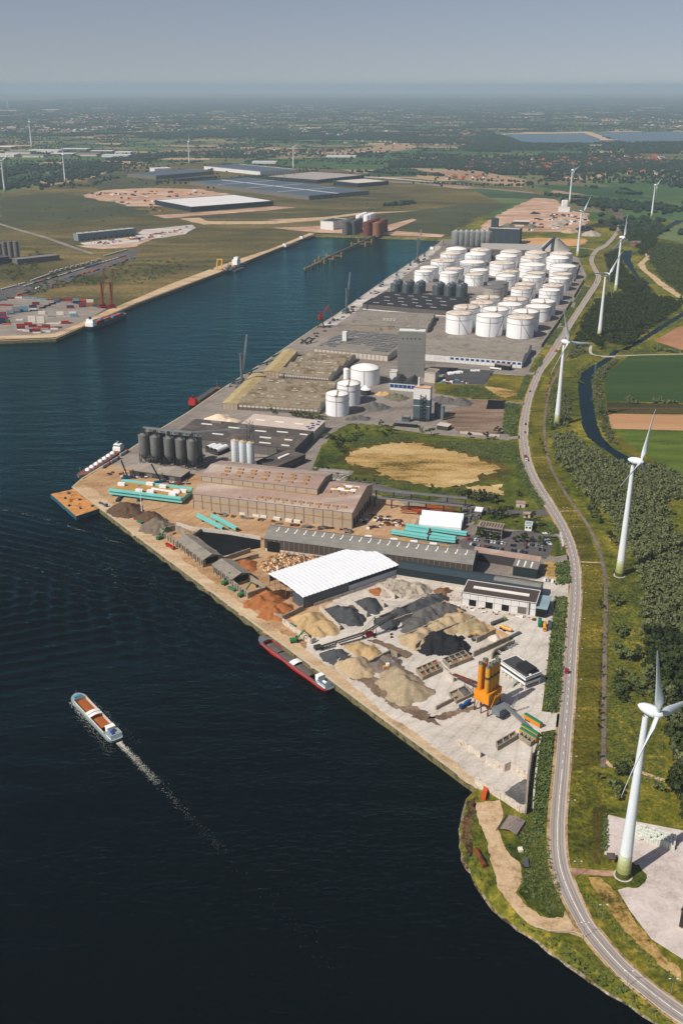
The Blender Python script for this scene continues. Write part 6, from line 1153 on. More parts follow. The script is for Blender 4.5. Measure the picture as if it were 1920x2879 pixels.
# ================================================================ boats
def hull(L, Wd, H_, stations, z0):                              # stations: (x fraction, half width fraction)
    n = len(stations); top = []; bot = []
    for f, w in stations: top.append((L * f, Wd / 2 * w)); bot.append((L * (.02 + .96 * f), Wd / 2 * w * .92))
    ring = top + [(x, -y) for x, y in top[::-1]]; rb = bot + [(x, -y) for x, y in bot[::-1]]; sheer = lambda x: H_ + (1.1 * max(0, (x / L - .86) / .14) ** 1.5)
    m = len(ring); return [(x, y, z0) for x, y in rb] + [(x, y, z0 + sheer(x)) for x, y in ring], [(i, (i + 1) % m, m + (i + 1) % m, m + i) for i in range(m)], ring, sheer
ST = [(0, .45), (.012, .7), (.04, .9), (.09, 1), (.5, 1), (.88, 1), (.93, .92), (.965, .7), (.985, .42), (1.0, .04)]
def barge(label, bow, stern, Wd, hc, dc, cargo, hullc2, fb, empty=False):
    p, q = G(*bow, WZ + fb), G(*stern, WZ + fb); d = p - q; L = d.length; a = math.atan2(d.y, d.x); t = thing('cargo_barge', label, 'barge', (0, 0, 0)); fbz = fb
    vs, fs, ring, sh = hull(L, Wd, fb, ST, -.6); mb = MB(); mb.add(vs, fs, 0); mb.build('hull', hc, t)
    hx0, hx1, hy = L * .17, L * .885, Wd / 2 - 1.1; mb = MB(); z = fb - .6
    deck = [(x, y) for x, y in ring]; tri = tessellate_polygon([[Vector((x, y, 0)) for x, y in deck], [Vector(c_ + (0,)) for c_ in ((hx0, -hy), (hx1, -hy), (hx1, hy), (hx0, hy))]])
    dv = deck + [(hx0, -hy), (hx1, -hy), (hx1, hy), (hx0, hy)]; mb.add([(x, y, z + (sh(x) - fb) * .8) for x, y in dv], tri); mb.build('deck', dc, t)
    mb = MB()
    for y in (-hy - .12, hy - .12): mb.ob((hx0, y, -.4), (hx1 - hx0, 0, 0), (0, .24, 0), (0, 0, fb + .9))
    for x in (hx0, hx1 - .25): mb.ob((x, -hy, -.4), (.25, 0, 0), (0, hy * 2, 0), (0, 0, fb + 1.3 if x > hx0 else fb + .9))
    mb.build('coaming', hullc2, t); mb = MB(); mb.ob((hx0 + .3, -hy + .2, -.45), (hx1 - hx0 - .6, 0, 0), (0, 2 * hy - .4, 0), (0, 0, .2)); mb.build('hold_floor', DSTEEL, t)
    for x0, x1, m_, hz_ in cargo:
        mb = MB(); X0, X1 = lerp(hx0, hx1, x0), lerp(hx0, hx1, x1); n = 24; vs = []
        for j in range(9):
            for i in range(n): fx, fy = i / (n - 1), j / 8; vs.append((lerp(X0, X1, fx), lerp(-hy + .3, hy - .3, fy), -.2 + hz_ * (.75 + .5 * math.sin(math.pi * fy) * (.6 + .4 * noise.noise(Vector((fx * 9, fy * 2, L)))))))
        mb.add(vs, [(j * n + i, j * n + i + 1, (j + 1) * n + i + 1, (j + 1) * n + i) for j in range(8) for i in range(n - 1)], 0, True); mb.build('cargo', m_, t)
    for fx in ((.47, .55) if empty else (.40, .44)):
        mb = MB(); X = lerp(hx0, hx1, fx); vs = []
        for i in range(9): f = i / 8; vs += [(X - 1.4, lerp(-hy - .3, hy + .3, f), fb + .5 + .9 * math.sin(math.pi * f)), (X + 1.4, lerp(-hy - .3, hy + .3, f), fb + .5 + .9 * math.sin(math.pi * f))]
        mb.add(vs, [(2 * i, 2 * i + 1, 2 * i + 3, 2 * i + 2) for i in range(8)], 0); mb.build('hatch_cover', WHITE, t)
    mb = MB(); mb.ob((L * .03, -Wd * .36, z), (L * .10, 0, 0), (0, Wd * .72, 0), (0, 0, 2.3)); o = mb.build('deckhouse', WHITE, t)
    mb = MB(); mb.ob((L * .028, -Wd * .38, z + 2.32), (L * .105, 0, 0), (0, Wd * .76, 0), (0, 0, .15)); mb.build('house_roof', dc, o); mb = MB()
    for k in range(5): [mb.ob((L * (.038 + .018 * k), y, z + 1.0), (1.0, 0, 0), (0, .06, 0), (0, 0, .8)) for y in (-Wd * .36 - .05, Wd * .36)]
    mb.build('windows', GLASS, o); mb = MB(); mb.ob((L * .135, -Wd * .24, z), (3.2, 0, 0), (0, Wd * .48, 0), (0, 0, 4.0)); o = mb.build('wheelhouse', WHITE, t); mb = MB(); mb.ob((L * .133, -Wd * .27, z + 4.02), (3.6, 0, 0), (0, Wd * .54, 0), (0, 0, .2)); mb.build('wheelhouse_roof', WHITE, o); mb = MB(); mb.ob((L * .135 + 3.18, -Wd * .22, z + 2.4), (.06, 0, 0), (0, Wd * .44, 0), (0, 0, 1.1)); mb.build('windows', GLASS, o)
    mb = MB(); mb.ob((L * .905, -Wd * .24, fb - .3), (L * .035, 0, 0), (0, Wd * .48, 0), (0, 0, .9)); mb.build('bow_hatch', M('cyan_tarp', C(36, 140, 176)) if empty else dc, t); mb = MB(); mb.tube((L * .96, 0, fb), (L * .96, 0, fb + 4), .1, 5); mb.tube((L * .05, 0, fb + 2), (L * .05, 0, fb + 5), .1, 5); mb.build('mast', STEEL, t)
    mb = MB(); mb.ob((L * .045, .6, z + 2.5), (3.4, 0, 0), (0, 1.5, 0), (0, 0, .9)); mb.build('dinghy', M('dinghy_blue', C(36, 84, 176)) if empty else WHITE, t); mb = MB(); mb.ob((L * .075, -1.6, z + 2.5), (2.4, 0, 0), (0, 2.0, 0), (0, 0, .7)); mb.build('skylight', DSTEEL, t)
    t.location = (q.x, q.y, WZ); t.rotation_euler = (0, 0, a); return t, p, q
HB = M('barge_hull_grey', C(150, 156, 158), rough=.5); CRG = heapmat('ochre_cargo', (172, 106, 62), .12, .5)
b1, bp_, bq_ = barge('grey cargo barge under way with rust brown cargo and a foaming wake', (212, 1950), (332, 2076), 10.5, HB, M('deck_grey', C(152, 164, 168)), [(.16, .52, CRG, 1.5), (.56, .99, CRG, 1.5)], M('coaming_pale', C(206, 200, 190)), 2.6, True)
barge('red cargo barge moored at the quay beside the sand heaps', (731, 1789), (932, 1934), 9.8, M('hull_red', C(214, 40, 30), rough=.5), M('deck_blue_grey', C(110, 124, 130)), [(.12, .38, GRAVG, 1.9), (.47, .72, GRAVG, 1.8), (.74, .97, GRAVG, 1.9)], M('coaming_red', C(160, 70, 60)), 2.4)
# foam: countless flecks lying on the water
fm = MB()
def foam(a, c, w0, w1, n, sz, fall=1.0):
    d = (c - a); L = d.length; d.normalize(); nr = Vector((-d.y, d.x, 0))
    for _ in range(n):
        f = random.random() ** fall; w = lerp(w0, w1, f); x = a + d * (f * L) + nr * random.gauss(0, .5) * w; s_ = sz * random.uniform(.3, 1) * (1 - .6 * f); an = random.uniform(0, 6.28); k = 5
        fm.add([(x.x + s_ * random.uniform(.5, 1) * math.cos(an + 6.28 * i / k), x.y + s_ * .6 * random.uniform(.5, 1) * math.sin(an + 6.28 * i / k), WZ + .42 + random.uniform(0, .06)) for i in range(k)], [tuple(range(k))])
dw = (bq_ - bp_).normalized(); nr = Vector((-dw.y, dw.x, 0))
foam(bq_ + dw * 1, bq_ + dw * 50, 1.6, 3, 1500, .5, 1.5); foam(bq_ + dw * 30, bq_ + dw * 120, 2.4, 3.4, 300, .42, 1.4); foam(bq_ + dw * 110, bq_ + dw * 230, 4, 6, 60, .35)
for s_ in (-1, 1): foam(bp_ + nr * s_ * 5.2 + dw * 4, bq_ + nr * s_ * 8.5 + dw * 10, 1.5, 5, 420 if s_ < 0 else 160, .55)
wl = [G(u, v, WZ) for u, v in ((0, 1433), (60, 1444), (120, 1458), (190, 1478), (216, 1489), (270, 1500), (310, 1520), (350, 1531))]
for a, c in zip(wl, wl[1:]): foam(a, c, 1.4, 1.4, 26, .7)
tag(fm.build('foam', M('foam_white', C(198, 198, 186), var=.15)), kind='stuff')
# orange work pontoon, turquoise pontoon on land
def deckbox(label, cs, z0, h, side, top, name, cat, items=0):
    P = [G(u, v, z0 + h) for u, v in cs]; t = thing(name, label, cat, sum(P, Vector()) / 4); mb = MB(); mb.prism([(p.x, p.y) for p in P], z0, z0 + h - .02); mb.build('hull', side, t); mb = MB(); c = sum(P, Vector()) / 4; mb.prism([(lerp(p.x, c.x, .015), lerp(p.y, c.y, .015)) for p in P], z0 + h - .01, z0 + h + .12); mb.build('deck', top, t); return t, P, z0 + h + .12
t, P, z = deckbox('flat work pontoon with a rusty orange deck moored at the quay tip', ((143, 1389), (211, 1374), (281, 1430), (215, 1452)), WZ - .3, 4.2, M('hull_teal', C(36, 96, 112)), M('rust_orange_deck', C(206, 152, 92), var=.25, sc=.1, stains=(.12, .52, C(146, 92, 54))), 'work_pontoon', 'pontoon')
mb = MB()
for f, k in ((.3, .3), (.7, .5), (.4, .8), (.85, .85), (.15, .6), (.6, .15)): mb.box(P[0].lerp(P[1], f).lerp(P[3].lerp(P[2], f), k) + Vector((0, 0, .15)), (2.4, 1.4, 1.5), f * 5)
mb.build('winches', M('hull_teal', C(36, 96, 112)), t)
t, P, z = deckbox('turquoise pontoon under construction with a tan deck on the sand yard', ((307, 1378), (344, 1352), (542, 1376), (511, 1403)), 2.2, 4.0, TEAL, PURLIN, 'pontoon', 'pontoon')
mb = MB()
for a, c in ((P[0], P[3]), (P[1], P[2])): mb.beam(a + Vector((0, 0, .6)), c + Vector((0, 0, .6)), 3.0, 1.6)
mb.build('side_girders', TEAL, t)
for f, k in ((.08, .55), (.42, .9), (.40, .15), (.55, .2), (.62, .8), (.93, .6), (.85, .2), (.86, .5)): mb = MB(); mb.box(P[0].lerp(P[3], f).lerp(P[1].lerp(P[2], f), k) + Vector((0, 0, .3)), (7, 3, 2.8), -.25); mb.build('white_rack', WHITE, t)
mb = MB(); mb.beam(P[0].lerp(P[3], .5).lerp(P[1].lerp(P[2], .5), .55) + Vector((0, 0, 1)), P[0].lerp(P[3], .9).lerp(P[1].lerp(P[2], .9), .45) + Vector((0, 0, 1)), 2, 1.2); mb.build('white_boom', WHITE, t); mb = MB(); [mb.box(Vector((*P[0].lerp(P[2], f).xy, 0)), (3, 30, 2.15), -.1) for f in (.15, .4, .65, .88)]; mb.build('trestles', DSTEEL, t)
t, P, z = deckbox('tan and turquoise deck section lying behind the long slatted hall', ((1024, 1517), (1030, 1508), (1265, 1533), (1258, 1544)), 1.5, 3, TEAL, PURLIN, 'deck_section', 'deck section'); 
for f in (.05, .36, .6, .83): mb = MB(); mb.box(P[0].lerp(P[3], f) + Vector((0, 2, .2)), (6, 3, 3), -.1); mb.build('white_rack', WHITE, t)
for i, (p, q, w) in enumerate((((554, 1448), (628, 1486), 2.4), ((594, 1449), (666, 1487), 2.4), ((1100, 1495), (1202, 1511), 3.6), ((1141, 1478), (1207, 1488), 3.6), ((1137, 1491), (1202, 1500), 3.6), ((1213, 1487), (1312, 1501), 3.6), ((1212, 1503), (1280, 1514), 3.6), ((1206, 1512), (1280, 1521), 3.2))):
    a, c = G(*p, 3), G(*q, 3); d = (c - a).normalized(); t = thing('girder', ('curved turquoise girder on trestles near the beige hall, %s of two' % ORD[i]) if i < 2 else 'turquoise box girder in the steel yard, %s counted from the front left' % ORD[i - 2], 'girder', (a + c) / 2, 'turquoise girders'); mb = MB(); mb.beam(a, c, w, 2.4); mb.beam(a + Vector((0, 0, 1.3)), c + Vector((0, 0, 1.3)), w + .8, .25); mb.build('beam', TEAL, t)
    mb = MB(); [mb.beam(a.lerp(c, f) + Vector((0, 0, -3)), a.lerp(c, f) + Vector((0, 0, -1.2)), 2.6) for f in (.25, .75)]; mb.build('trestle', DSTEEL, t); mb = MB(); mb.beam(a - d * .3, a - d * .02, w + .2, 2.7); mb.beam(c + d * .02, c + d * .3, w + .2, 2.7); mb.build('rusty_flange', RUST, t)
sm = MB()
for k in range(34): a = G(random.uniform(1118, 1215), random.uniform(1420, 1444)); sm.beam(a + Vector((0, 0, .4 + (k % 3) * .5)), a + Vector((random.uniform(18, 30), random.uniform(-5, -3), .4 + (k % 3) * .5)), .8, .5, k % 2)
tag(sm.build('steel_stock', [RUST, M('orange_rust', C(196, 98, 36), var=.25, sc=.3)], loc=G(1170, 1432)), 'stack of orange rusty steel beams under the crane runway', 'steel stock')
# container ship, dredger, quay ships
def ship(label, bow, stern, Wd, fb, hm, sup, extra=None, name='cargo_ship'):
    p, q = G(*bow, WZ + fb), G(*stern, WZ + fb); d = p - q; L = d.length; a = math.atan2(d.y, d.x); t = thing(name, label, 'ship', (0, 0, 0)); vs, fs, ring, sh = hull(L, Wd, fb, ST, -.6); mb = MB(); mb.add(vs, fs); mb.build('hull', hm, t); mb = MB(); mb.add([(x, y, fb - .8) for x, y in ring], tessellate_polygon([[Vector((x, y, 0)) for x, y in ring]])); mb.build('deck', M('ship_deck', C(140, 96, 76)), t)
    k_ = min(1, Wd / 14) ** 2; mb = MB(); mb.ob((L * .03, -Wd * .4, fb - .8), (L * .10, 0, 0), (0, Wd * .8, 0), (0, 0, 6 * k_)); mb.ob((L * .05, -Wd * .34, fb - .8 + 6 * k_), (L * .07, 0, 0), (0, Wd * .68, 0), (0, 0, 5 * k_)); o = mb.build('superstructure', sup, t); mb = MB(); mb.ob((L * .122, -Wd * .3, fb + 8.4 * k_ - .8), (.1, 0, 0), (0, Wd * .6, 0), (0, 0, 1.4 * k_)); mb.build('bridge_windows', GLASS, o); mb = MB(); mb.ob((L * .06, -1.5, fb - .75 + 11 * k_), (3 * k_, 0, 0), (0, 3 * k_, 0), (0, 0, 3.5 * k_)); mb.build('funnel', hm, t); mb = MB(); mb.tube((L * .95, 0, fb), (L * .95, 0, fb + 8), .25, 5); mb.tube((L * .09, 0, fb + 10 * k_), (L * .09, 0, fb + 16 * k_), .2, 5); mb.build('mast', STEEL, t)
    if extra: extra(t, L, Wd, fb)
    t.location = (q.x, q.y, WZ); t.rotation_euler = (0, 0, a); return t
CCOL = {'red': M('container_red', C(158, 50, 44), var=.15, sc=.3), 'maroon': M('container_maroon', C(110, 48, 48), var=.15, sc=.3), 'navy': M('container_navy', C(36, 62, 98), var=.15, sc=.3), 'blue': M('container_blue', C(52, 96, 136), var=.15, sc=.3), 'light blue': M('container_ltblue', C(112, 158, 178), var=.12, sc=.3),
        'white': M('container_white', C(226, 222, 210), var=.08, sc=.3), 'grey': M('container_grey', C(140, 146, 150), var=.12, sc=.3), 'orange': M('container_orange', C(206, 100, 40), var=.15, sc=.3), 'green': M('container_green', C(64, 128, 104), var=.12, sc=.3), 'mauve': M('container_mauve', C(128, 70, 92), var=.12, sc=.3)}
def cargo_rows(t, L, Wd, fb):
    for i in range(8):
        for j in range(3):
            c = ['red', 'navy', 'light blue', 'orange', 'grey', 'maroon'][(i * 5 + j * 3) % 6]; mb = MB(); mb.ob((L * (.17 + .09 * i), -Wd * .36 + j * Wd * .24, fb - .75), (L * .083, 0, 0), (0, Wd * .22, 0), (0, 0, 2.6 + 2.6 * (i < 4))); mb.build('deck_cargo', CCOL[c], t)
ship('blue container ship with white superstructure moored at the container terminal', (350, 878), (248, 918), 18, 6, M('ship_blue', C(34, 70, 96)), WHITE, cargo_rows)
def tank_deck(t, L, Wd, fb):
    for i in range(7): mb = MB(); mb.lathe((L * (.22 + .095 * i), 0), [(Wd * .27, fb - .8), (Wd * .27, fb + .3), (Wd * .1, fb + 1.6)], 14); mb.build('tank_dome', TANKW, t)
ship('pale tanker barge with round deck tanks at the quay tip', (221, 1338), (343, 1256), 11, 3.0, M('tanker_hull', C(150, 160, 166)), WHITE, tank_deck, 'tanker_barge')
def hopper(t, L, Wd, fb): mb = MB(); mb.ob((L * .2, -Wd * .36, fb - .7), (L * .66, 0, 0), (0, Wd * .72, 0), (0, 0, 1.6)); mb.build('hatch_cover', M('hatch_grey', C(96, 92, 92)), t)
ship('dark hulled coaster with red superstructure moored near the sheds', (615, 1085), (537, 1138), 11.5, 5, M('black_hull', C(34, 38, 44)), MATS['signal_red'], hopper)
for lab, b_, s_ in (('dark grey barge moored at the far left quay', (835, 681), (798, 694)), ('long dark barge moored beside the terminal building', (883, 661), (845, 673))): ship(lab, b_, s_, 12, 4, M('grey_hull', C(86, 92, 98)), WH, hopper)
ship('small white and dark ship at the far end of the right quay', (1231, 692), (1212, 702), 11, 4, MATS['grey_hull'], WHITE)
p0 = G(612, 772, WZ); p1 = G(690, 744, WZ); d = (p1 - p0); L = d.length; a = math.atan2(d.y, d.x); t = thing('dredger', 'cluttered dredger with a yellow frame and white bridge at the left quay', 'dredger', p0); ey = Vector((-math.sin(a), math.cos(a), 0)); dn = d / L
mb = MB(); mb.ob(p0 - ey * 4, d, ey * 20, (0, 0, 4)); mb.ob(p0 - ey * 22 + dn * L * .3, dn * L * .35, ey * 17, (0, 0, 3)); mb.build('hull', MATS['grey_hull'], t); mb = MB(); mb.ob(p0 + dn * L * .7 + Vector((0, 0, 4)), dn * 16, ey * 12, (0, 0, 12)); mb.ob(p0 + dn * L * .72 + Vector((0, 0, 16)), dn * 10, ey * 9, (0, 0, 5)); mb.build('bridge', WHITE, t)
mb = MB(); [mb.beam(p0 + dn * L * .15 + ey * y + Vector((0, 0, 4)), p0 + dn * L * .2 + ey * y + Vector((0, 0, 28)), 2) for y in (1, 12)]; mb.beam(p0 + dn * L * .2 + ey + Vector((0, 0, 27)), p0 + dn * L * .2 + ey * 12 + Vector((0, 0, 27)), 2); mb.build('spud_frame', M('crane_yellow', C(216, 170, 52), rough=.5), t); mb = MB(); [mb.box(p0 + dn * L * random.uniform(.1, .65) + ey * random.uniform(-18, 12) + Vector((0, 0, 3.5)), (8, 5, random.uniform(2, 6)), a) for _ in range(18)]; mb.build('deck_gear', GREYW, t)
# jetty across the basin
a, c = G(1056, 664, 0), G(856, 756, 0); t = thing('jetty', 'long narrow yellow and grey jetty with dolphins across the basin', 'jetty', (a + c) / 2); mb = MB(); mb.beam(a, a.lerp(c, .80), 6, 2); mb.beam(a + Vector((0, 0, 2.4)), a.lerp(c, .8) + Vector((0, 0, 2.4)), 2.5, 2.2); mb.build('pipe_deck', GREYW, t); mb = MB(); mb.beam(a.lerp(c, .8), c, 5, 2); mb.build('catwalk', M('jetty_ochre', C(132, 118, 88), var=.2), t); mb = MB(); dd = (c - a).normalized(); nr = Vector((-dd.y, dd.x, 0)); [mb.cyl(a.lerp(c, f) + nr * s_, 2.2, WZ - 1, 3 + (abs(s_) > 5) * 3, 10) for f, s_ in ((.18, 18), (.18, -16), (.28, 18), (.30, -14), (.62, 16), (.66, -12), (.72, 14), (.74, -16), (.80, 8), (.83, -8), (.99, 0), (.9, 0))]; [mb.beam(a.lerp(c, f) - nr * 16, a.lerp(c, f) + nr * 18, 3, 1) for f in (.2, .27, .64, .73)]; mb.build('dolphins', M('jetty_yellow', C(158, 128, 62), var=.2), t); mb = MB(); [mb.cyl(a.lerp(c, f), 1.3, WZ - 1, -1, 6) for f in np.linspace(.02, .98, 26)]; mb.build('piles', DSTEEL, t)
# ================================================================ vehicles
TYRE = M('tyre_black', C(28, 28, 30)); CAR_C = {'black': (24, 26, 30), 'dark blue': (30, 44, 68), 'silver': (168, 172, 176), 'white': (236, 236, 234), 'red': (176, 34, 36), 'grey': (96, 100, 104), 'green': (128, 150, 60), 'teal': (40, 120, 140), 'orange': (220, 120, 30), 'yellow': (226, 164, 40), 'blue': (36, 92, 150)}
def paint(c): return M('paint_' + c.replace(' ', '_'), C(*CAR_C[c]), rough=.3, spec=.5, var=.03)
PROTO = {}
def car_mesh(c, van=False):
    mb = MB(); L, W_, z = (5.0, 1.9, .35) if van else (4.4, 1.8, .35)
    side = [(-L / 2, z), (-L / 2, .95), (-L * .47, 1.9), (L * .26, 1.95), (L * .36, 1.15), (L / 2, 1.0), (L / 2, z)] if van else [(-L / 2, z), (-L / 2, .9), (-L * .40, .95), (-L * .30, 1.42), (L * .08, 1.45), (L * .24, .95), (L / 2, .82), (L / 2, z)]
    n = len(side); vs = [(x, -W_ / 2 * (1 if zz < 1 else .86), zz) for x, zz in side] + [(x, W_ / 2 * (1 if zz < 1 else .86), zz) for x, zz in side]
    mb.add(vs, [(i, (i + 1) % n, n + (i + 1) % n, n + i) for i in range(n)], 0); mb.add(vs, [tuple(range(n))[::-1], tuple(range(n, 2 * n))], 0)
    k = 2 if van else 2; g = [(vs[3 if van else 4]), (vs[4 if van else 5]), (vs[n + (4 if van else 5)]), (vs[n + (3 if van else 4)])]; mb.add([(p[0] + .02, p[1] * .94, p[2] + .02) for p in g], [(0, 1, 2, 3)], 1)
    if not van: g = [vs[2], vs[3], vs[n + 3], vs[n + 2]]; mb.add([(p[0] - .02, p[1] * .94, p[2] + .02) for p in g], [(0, 1, 2, 3)], 1)
    for s in (-1, 1):
        mb.ob((-L * (.1 if van else .28), s * W_ * .455 - .02, 1.0), (L * .34 if van else L * .38, 0, 0), (0, .04, 0), (0, 0, .36), 1)
        for x in (-L * .31, L * .31): mb.tube((x, s * (W_ / 2 - .18), .33), (x, s * (W_ / 2 + .01), .33), .33, 10, m=2)
    return mb.build('car', [paint(c), GLASS, TYRE])
def car(c, loc, rz, label, group=None, van=False):
    k = (c, van)
    if k not in PROTO: o = PROTO[k] = car_mesh(c, van)
    else: o = PROTO[k].copy(); COL.objects.link(o)
    o.location = loc; o.rotation_euler = (0, 0, rz); o.name = 'van' if van else 'parked_car'; return tag(o, label, 'van' if van else 'car', group)
def truck(cab, body, bc, loc, rz, label, L=12.0, group=None, trailer_only=False):
    t = thing('trailer' if trailer_only else 'truck', label, 'trailer' if trailer_only else 'truck', (0, 0, 0), group); mb = MB(); mb.ob((-L / 2, -.5, .75), (L * .95, 0, 0), (0, 1.0, 0), (0, 0, .3)); mb.build('chassis', DSTEEL, t)
    if not trailer_only:
        mb = MB(); x = L / 2 - 2.2; mb.ob((x, -1.22, .7), (2.2, 0, 0), (0, 2.44, 0), (0, 0, 2.4)); o = mb.build('cab', paint(cab), t); mb = MB(); mb.ob((x + 2.19, -1.1, 1.9), (.05, 0, 0), (0, 2.2, 0), (0, 0, .9)); mb.build('windscreen', GLASS, o)
    xe = L / 2 - (2.6 if not trailer_only else 0); mb = MB()
    for x in ([-L * .38, -L * .28] + ([-L * .18] if trailer_only else [L * .36])):
        for s in (-1, 1): mb.tube((x, s * .85, .5), (x, s * 1.2, .5), .5, 10)
    mb.build('wheels', TYRE, t); l = xe + L / 2; bm = paint(bc) if bc in CAR_C else bc; mb = MB()
    if body == 'tank': mb2 = mb; ring = [(-L / 2, .9), (-L / 2 + .3, 1.15), (xe - .3, 1.15), (xe, .9)]; vs = [(x, r * math.cos(2 * math.pi * i / 12), 2.1 + r * math.sin(2 * math.pi * i / 12)) for x, r in ring for i in range(12)]; mb.add(vs, [(j * 12 + i, j * 12 + (i + 1) % 12, (j + 1) * 12 + (i + 1) % 12, (j + 1) * 12 + i) for j in range(3) for i in range(12)] + [tuple(range(12)), tuple(range(36, 48))], 0, False)
    elif body == 'mixer': ring = [(-L / 2, .7, 2.9), (-L / 2 + 1.5, 1.1, 2.7), (-L * .05, 1.35, 2.4), (xe - .3, .7, 2.0)]; vs = [(x, r * math.cos(2 * math.pi * i / 12), zc + r * math.sin(2 * math.pi * i / 12)) for x, r, zc in ring for i in range(12)]; mb.add(vs, [(j * 12 + i, j * 12 + (i + 1) % 12, (j + 1) * 12 + (i + 1) % 12, (j + 1) * 12 + i) for j in range(3) for i in range(12)] + [tuple(range(12)), tuple(range(36, 48))])
    elif body == 'tipper':
        for y in (-1.25, 1.17): mb.ob((-L / 2, y, 1.06), (l, 0, 0), (0, .08, 0), (0, 0, 1.5))
        mb.ob((-L / 2, -1.17, 1.06), (l, 0, 0), (0, 2.34, 0), (0, 0, .7)); mb.ob((-L / 2, -1.17, 1.76), (.08, 0, 0), (0, 2.34, 0), (0, 0, .8)); mb.ob((xe - .08, -1.17, 1.76), (.08, 0, 0), (0, 2.34, 0), (0, 0, 1.0))
    elif body == 'flat': mb.ob((-L / 2, -1.25, 1.06), (l, 0, 0), (0, 2.5, 0), (0, 0, .25))
    else: mb.ob((-L / 2, -1.25, 1.06), (l, 0, 0), (0, 2.5, 0), (0, 0, 2.7))
    if body != 'none': mb.build('load_body', bm, t)
    if body == 'tarp': mb = MB(); vs = [(x, 1.32 * math.cos(math.pi * i / 6), 3.75 + .55 * math.sin(math.pi * i / 6)) for x in (-L / 2 - .05, xe + .05) for i in range(7)]; mb.add(vs, [(i, i + 1, 8 + i, 7 + i) for i in range(6)] + [tuple(range(7)), tuple(range(13, 6, -1))]); mb.build('tarpaulin', M('green_tarp', C(30, 132, 104)), t)
    t.location = loc; t.rotation_euler = (0, 0, rz); return t
def heading(p, q): a, b = G(*p), G(*q); return math.atan2(b.y - a.y, b.x - a.x)
CPR = heading((1430, 1560), (1438, 1535))
rows_ = [('in the upper row before the office block', 1302.5, 1517, [(1316, 1517, 'red', 1), (1325, 1518, 'teal', 0), (1335, 1518, 'white', 0), (1343, 1520, 'silver', 0), (1362, 1522, 'grey', 0), (1372, 1524, 'dark blue', 0), (1381, 1525, 'white', 0), (1390, 1526, 'white', 0), (1401, 1528, 'dark blue', 0), (1410, 1528, 'white', 0), (1419, 1530, 'silver', 0)]),
  ('in the row along the pinkish roofed shed', 0, 0, [(1323, 1531, 'white', 0), (1332, 1533, 'dark blue', 0), (1346, 1534, 'silver', 0), (1361, 1537, 'red', 0), (1371, 1539, 'dark blue', 0), (1379, 1540, 'black', 0), (1388, 1542, 'dark blue', 0), (1396, 1543, 'teal', 0), (1411, 1545, 'black', 0)]),
  ('in the short middle row of the car park', 0, 0, [(1437, 1534, 'black', 0), (1446, 1535, 'dark blue', 0), (1476, 1531, 'red', 0), (1486, 1532, 'silver', 0), (1497, 1533, 'dark blue', 0), (1507, 1535, 'silver', 0), (1523, 1538, 'silver', 0), (1480, 1540, 'black', 0)]),
  ('in the lowest row of the car park', 0, 0, [(1439, 1548, 'black', 0), (1448, 1550, 'dark blue', 0), (1458, 1551, 'silver', 0), (1468, 1552, 'dark blue', 0), (1478, 1554, 'black', 0), (1516, 1546, 'dark blue', 0), (1529, 1548, 'black', 0)])]
for desc, _, _, items in rows_:
    for i, (u, v, c, vn) in enumerate(items): car(c, G(u, v, 5 * LAY), CPR + math.pi * (i % 2), '%s %s %s, %s from the left' % (c, 'van' if vn else 'car', desc, ORD[i]), 'cars in the office car park', bool(vn))
for i, (u, v, c) in enumerate(((1535, 1514, 'black'), (1538, 1519, 'silver'), (1540, 1523, 'dark blue'), (1542, 1527, 'silver'), (1544, 1531, 'white'))): car(c, G(u, v, 5 * LAY), CPR + 1.5, '%s car in the roadside column of the car park, %s from the back' % (c, ORD[i]), 'cars in the office car park')
car('black', G(1506, 1496, 5 * LAY), CPR + 1.5, 'black car alone beside the white double cabin'); car('white', G(1531, 1501, 5 * LAY), CPR + 1.5, 'white car parked by the car park entrance'); car('grey', G(1475, 1502, 5 * LAY), CPR + 1.5, 'grey car between lawn bed and car park')
yr = heading((1395, 1846), (1415, 1842))
for i, (u, v, c, vn) in enumerate(((1390, 1847, 'green', 0), (1396, 1841, 'black', 0), (1397, 1835, 'white', 1), (1409, 1831, 'black', 0), (1417, 1827, 'grey', 0), (1429, 1822, 'silver', 0), (1438, 1817, 'silver', 0), (1446, 1813, 'silver', 0))): car(c, G(u, v, 2 * LAY), yr, '%s %s beside the stepped dark wall, %s from the front' % (c, 'van' if vn else 'car', ORD[i]), 'cars beside the stepped wall', bool(vn))
for i, (u, v, c) in enumerate(((1530, 1632, 'white'), (1540, 1633, 'silver'), (1552, 1636, 'white'))): car(c, G(u, v, 2 * LAY), CPR, '%s van by the hedge behind the workshop, %s from the left' % (c, ORD[i]), 'vans by the hedge', True)
for u, v, c in ((887, 1317, 'silver'), (905, 1315, 'black'), (921, 1317, 'black'), (901, 1334, 'dark blue'), (948, 1332, 'grey'), (934, 1349, 'white'), (951, 1351, 'white')): car(c, G(u, v, 4 * LAY), 2.2 if v < 1340 else .1, '%s car in the marked lot beside the dry meadow, %s' % (c, {887: 'by its upper left corner', 905: 'left of its upper edge', 921: 'right of its upper edge', 901: 'in the middle bay', 948: 'at the lane end', 934: 'on its lower edge, left', 951: 'on its lower edge, right'}[u]), 'cars in the marked lot')
def on_road(vrow, side):                                        # point and heading on the main road nearest the survey row
    best = min(range(len(RC) - 1), key=lambda i: abs(G(960, vrow).y - RC[i][1]) if vrow > 900 else abs(G(960, vrow).y - RC[i][1]))
    l, r = np.array(RL[best]), np.array(RR[best]); p = l + (r - l) * side; d = RC[best + 1] - RC[best]; return (p[0], p[1], 8 * LAY + .03), math.atan2(d[1], d[0])
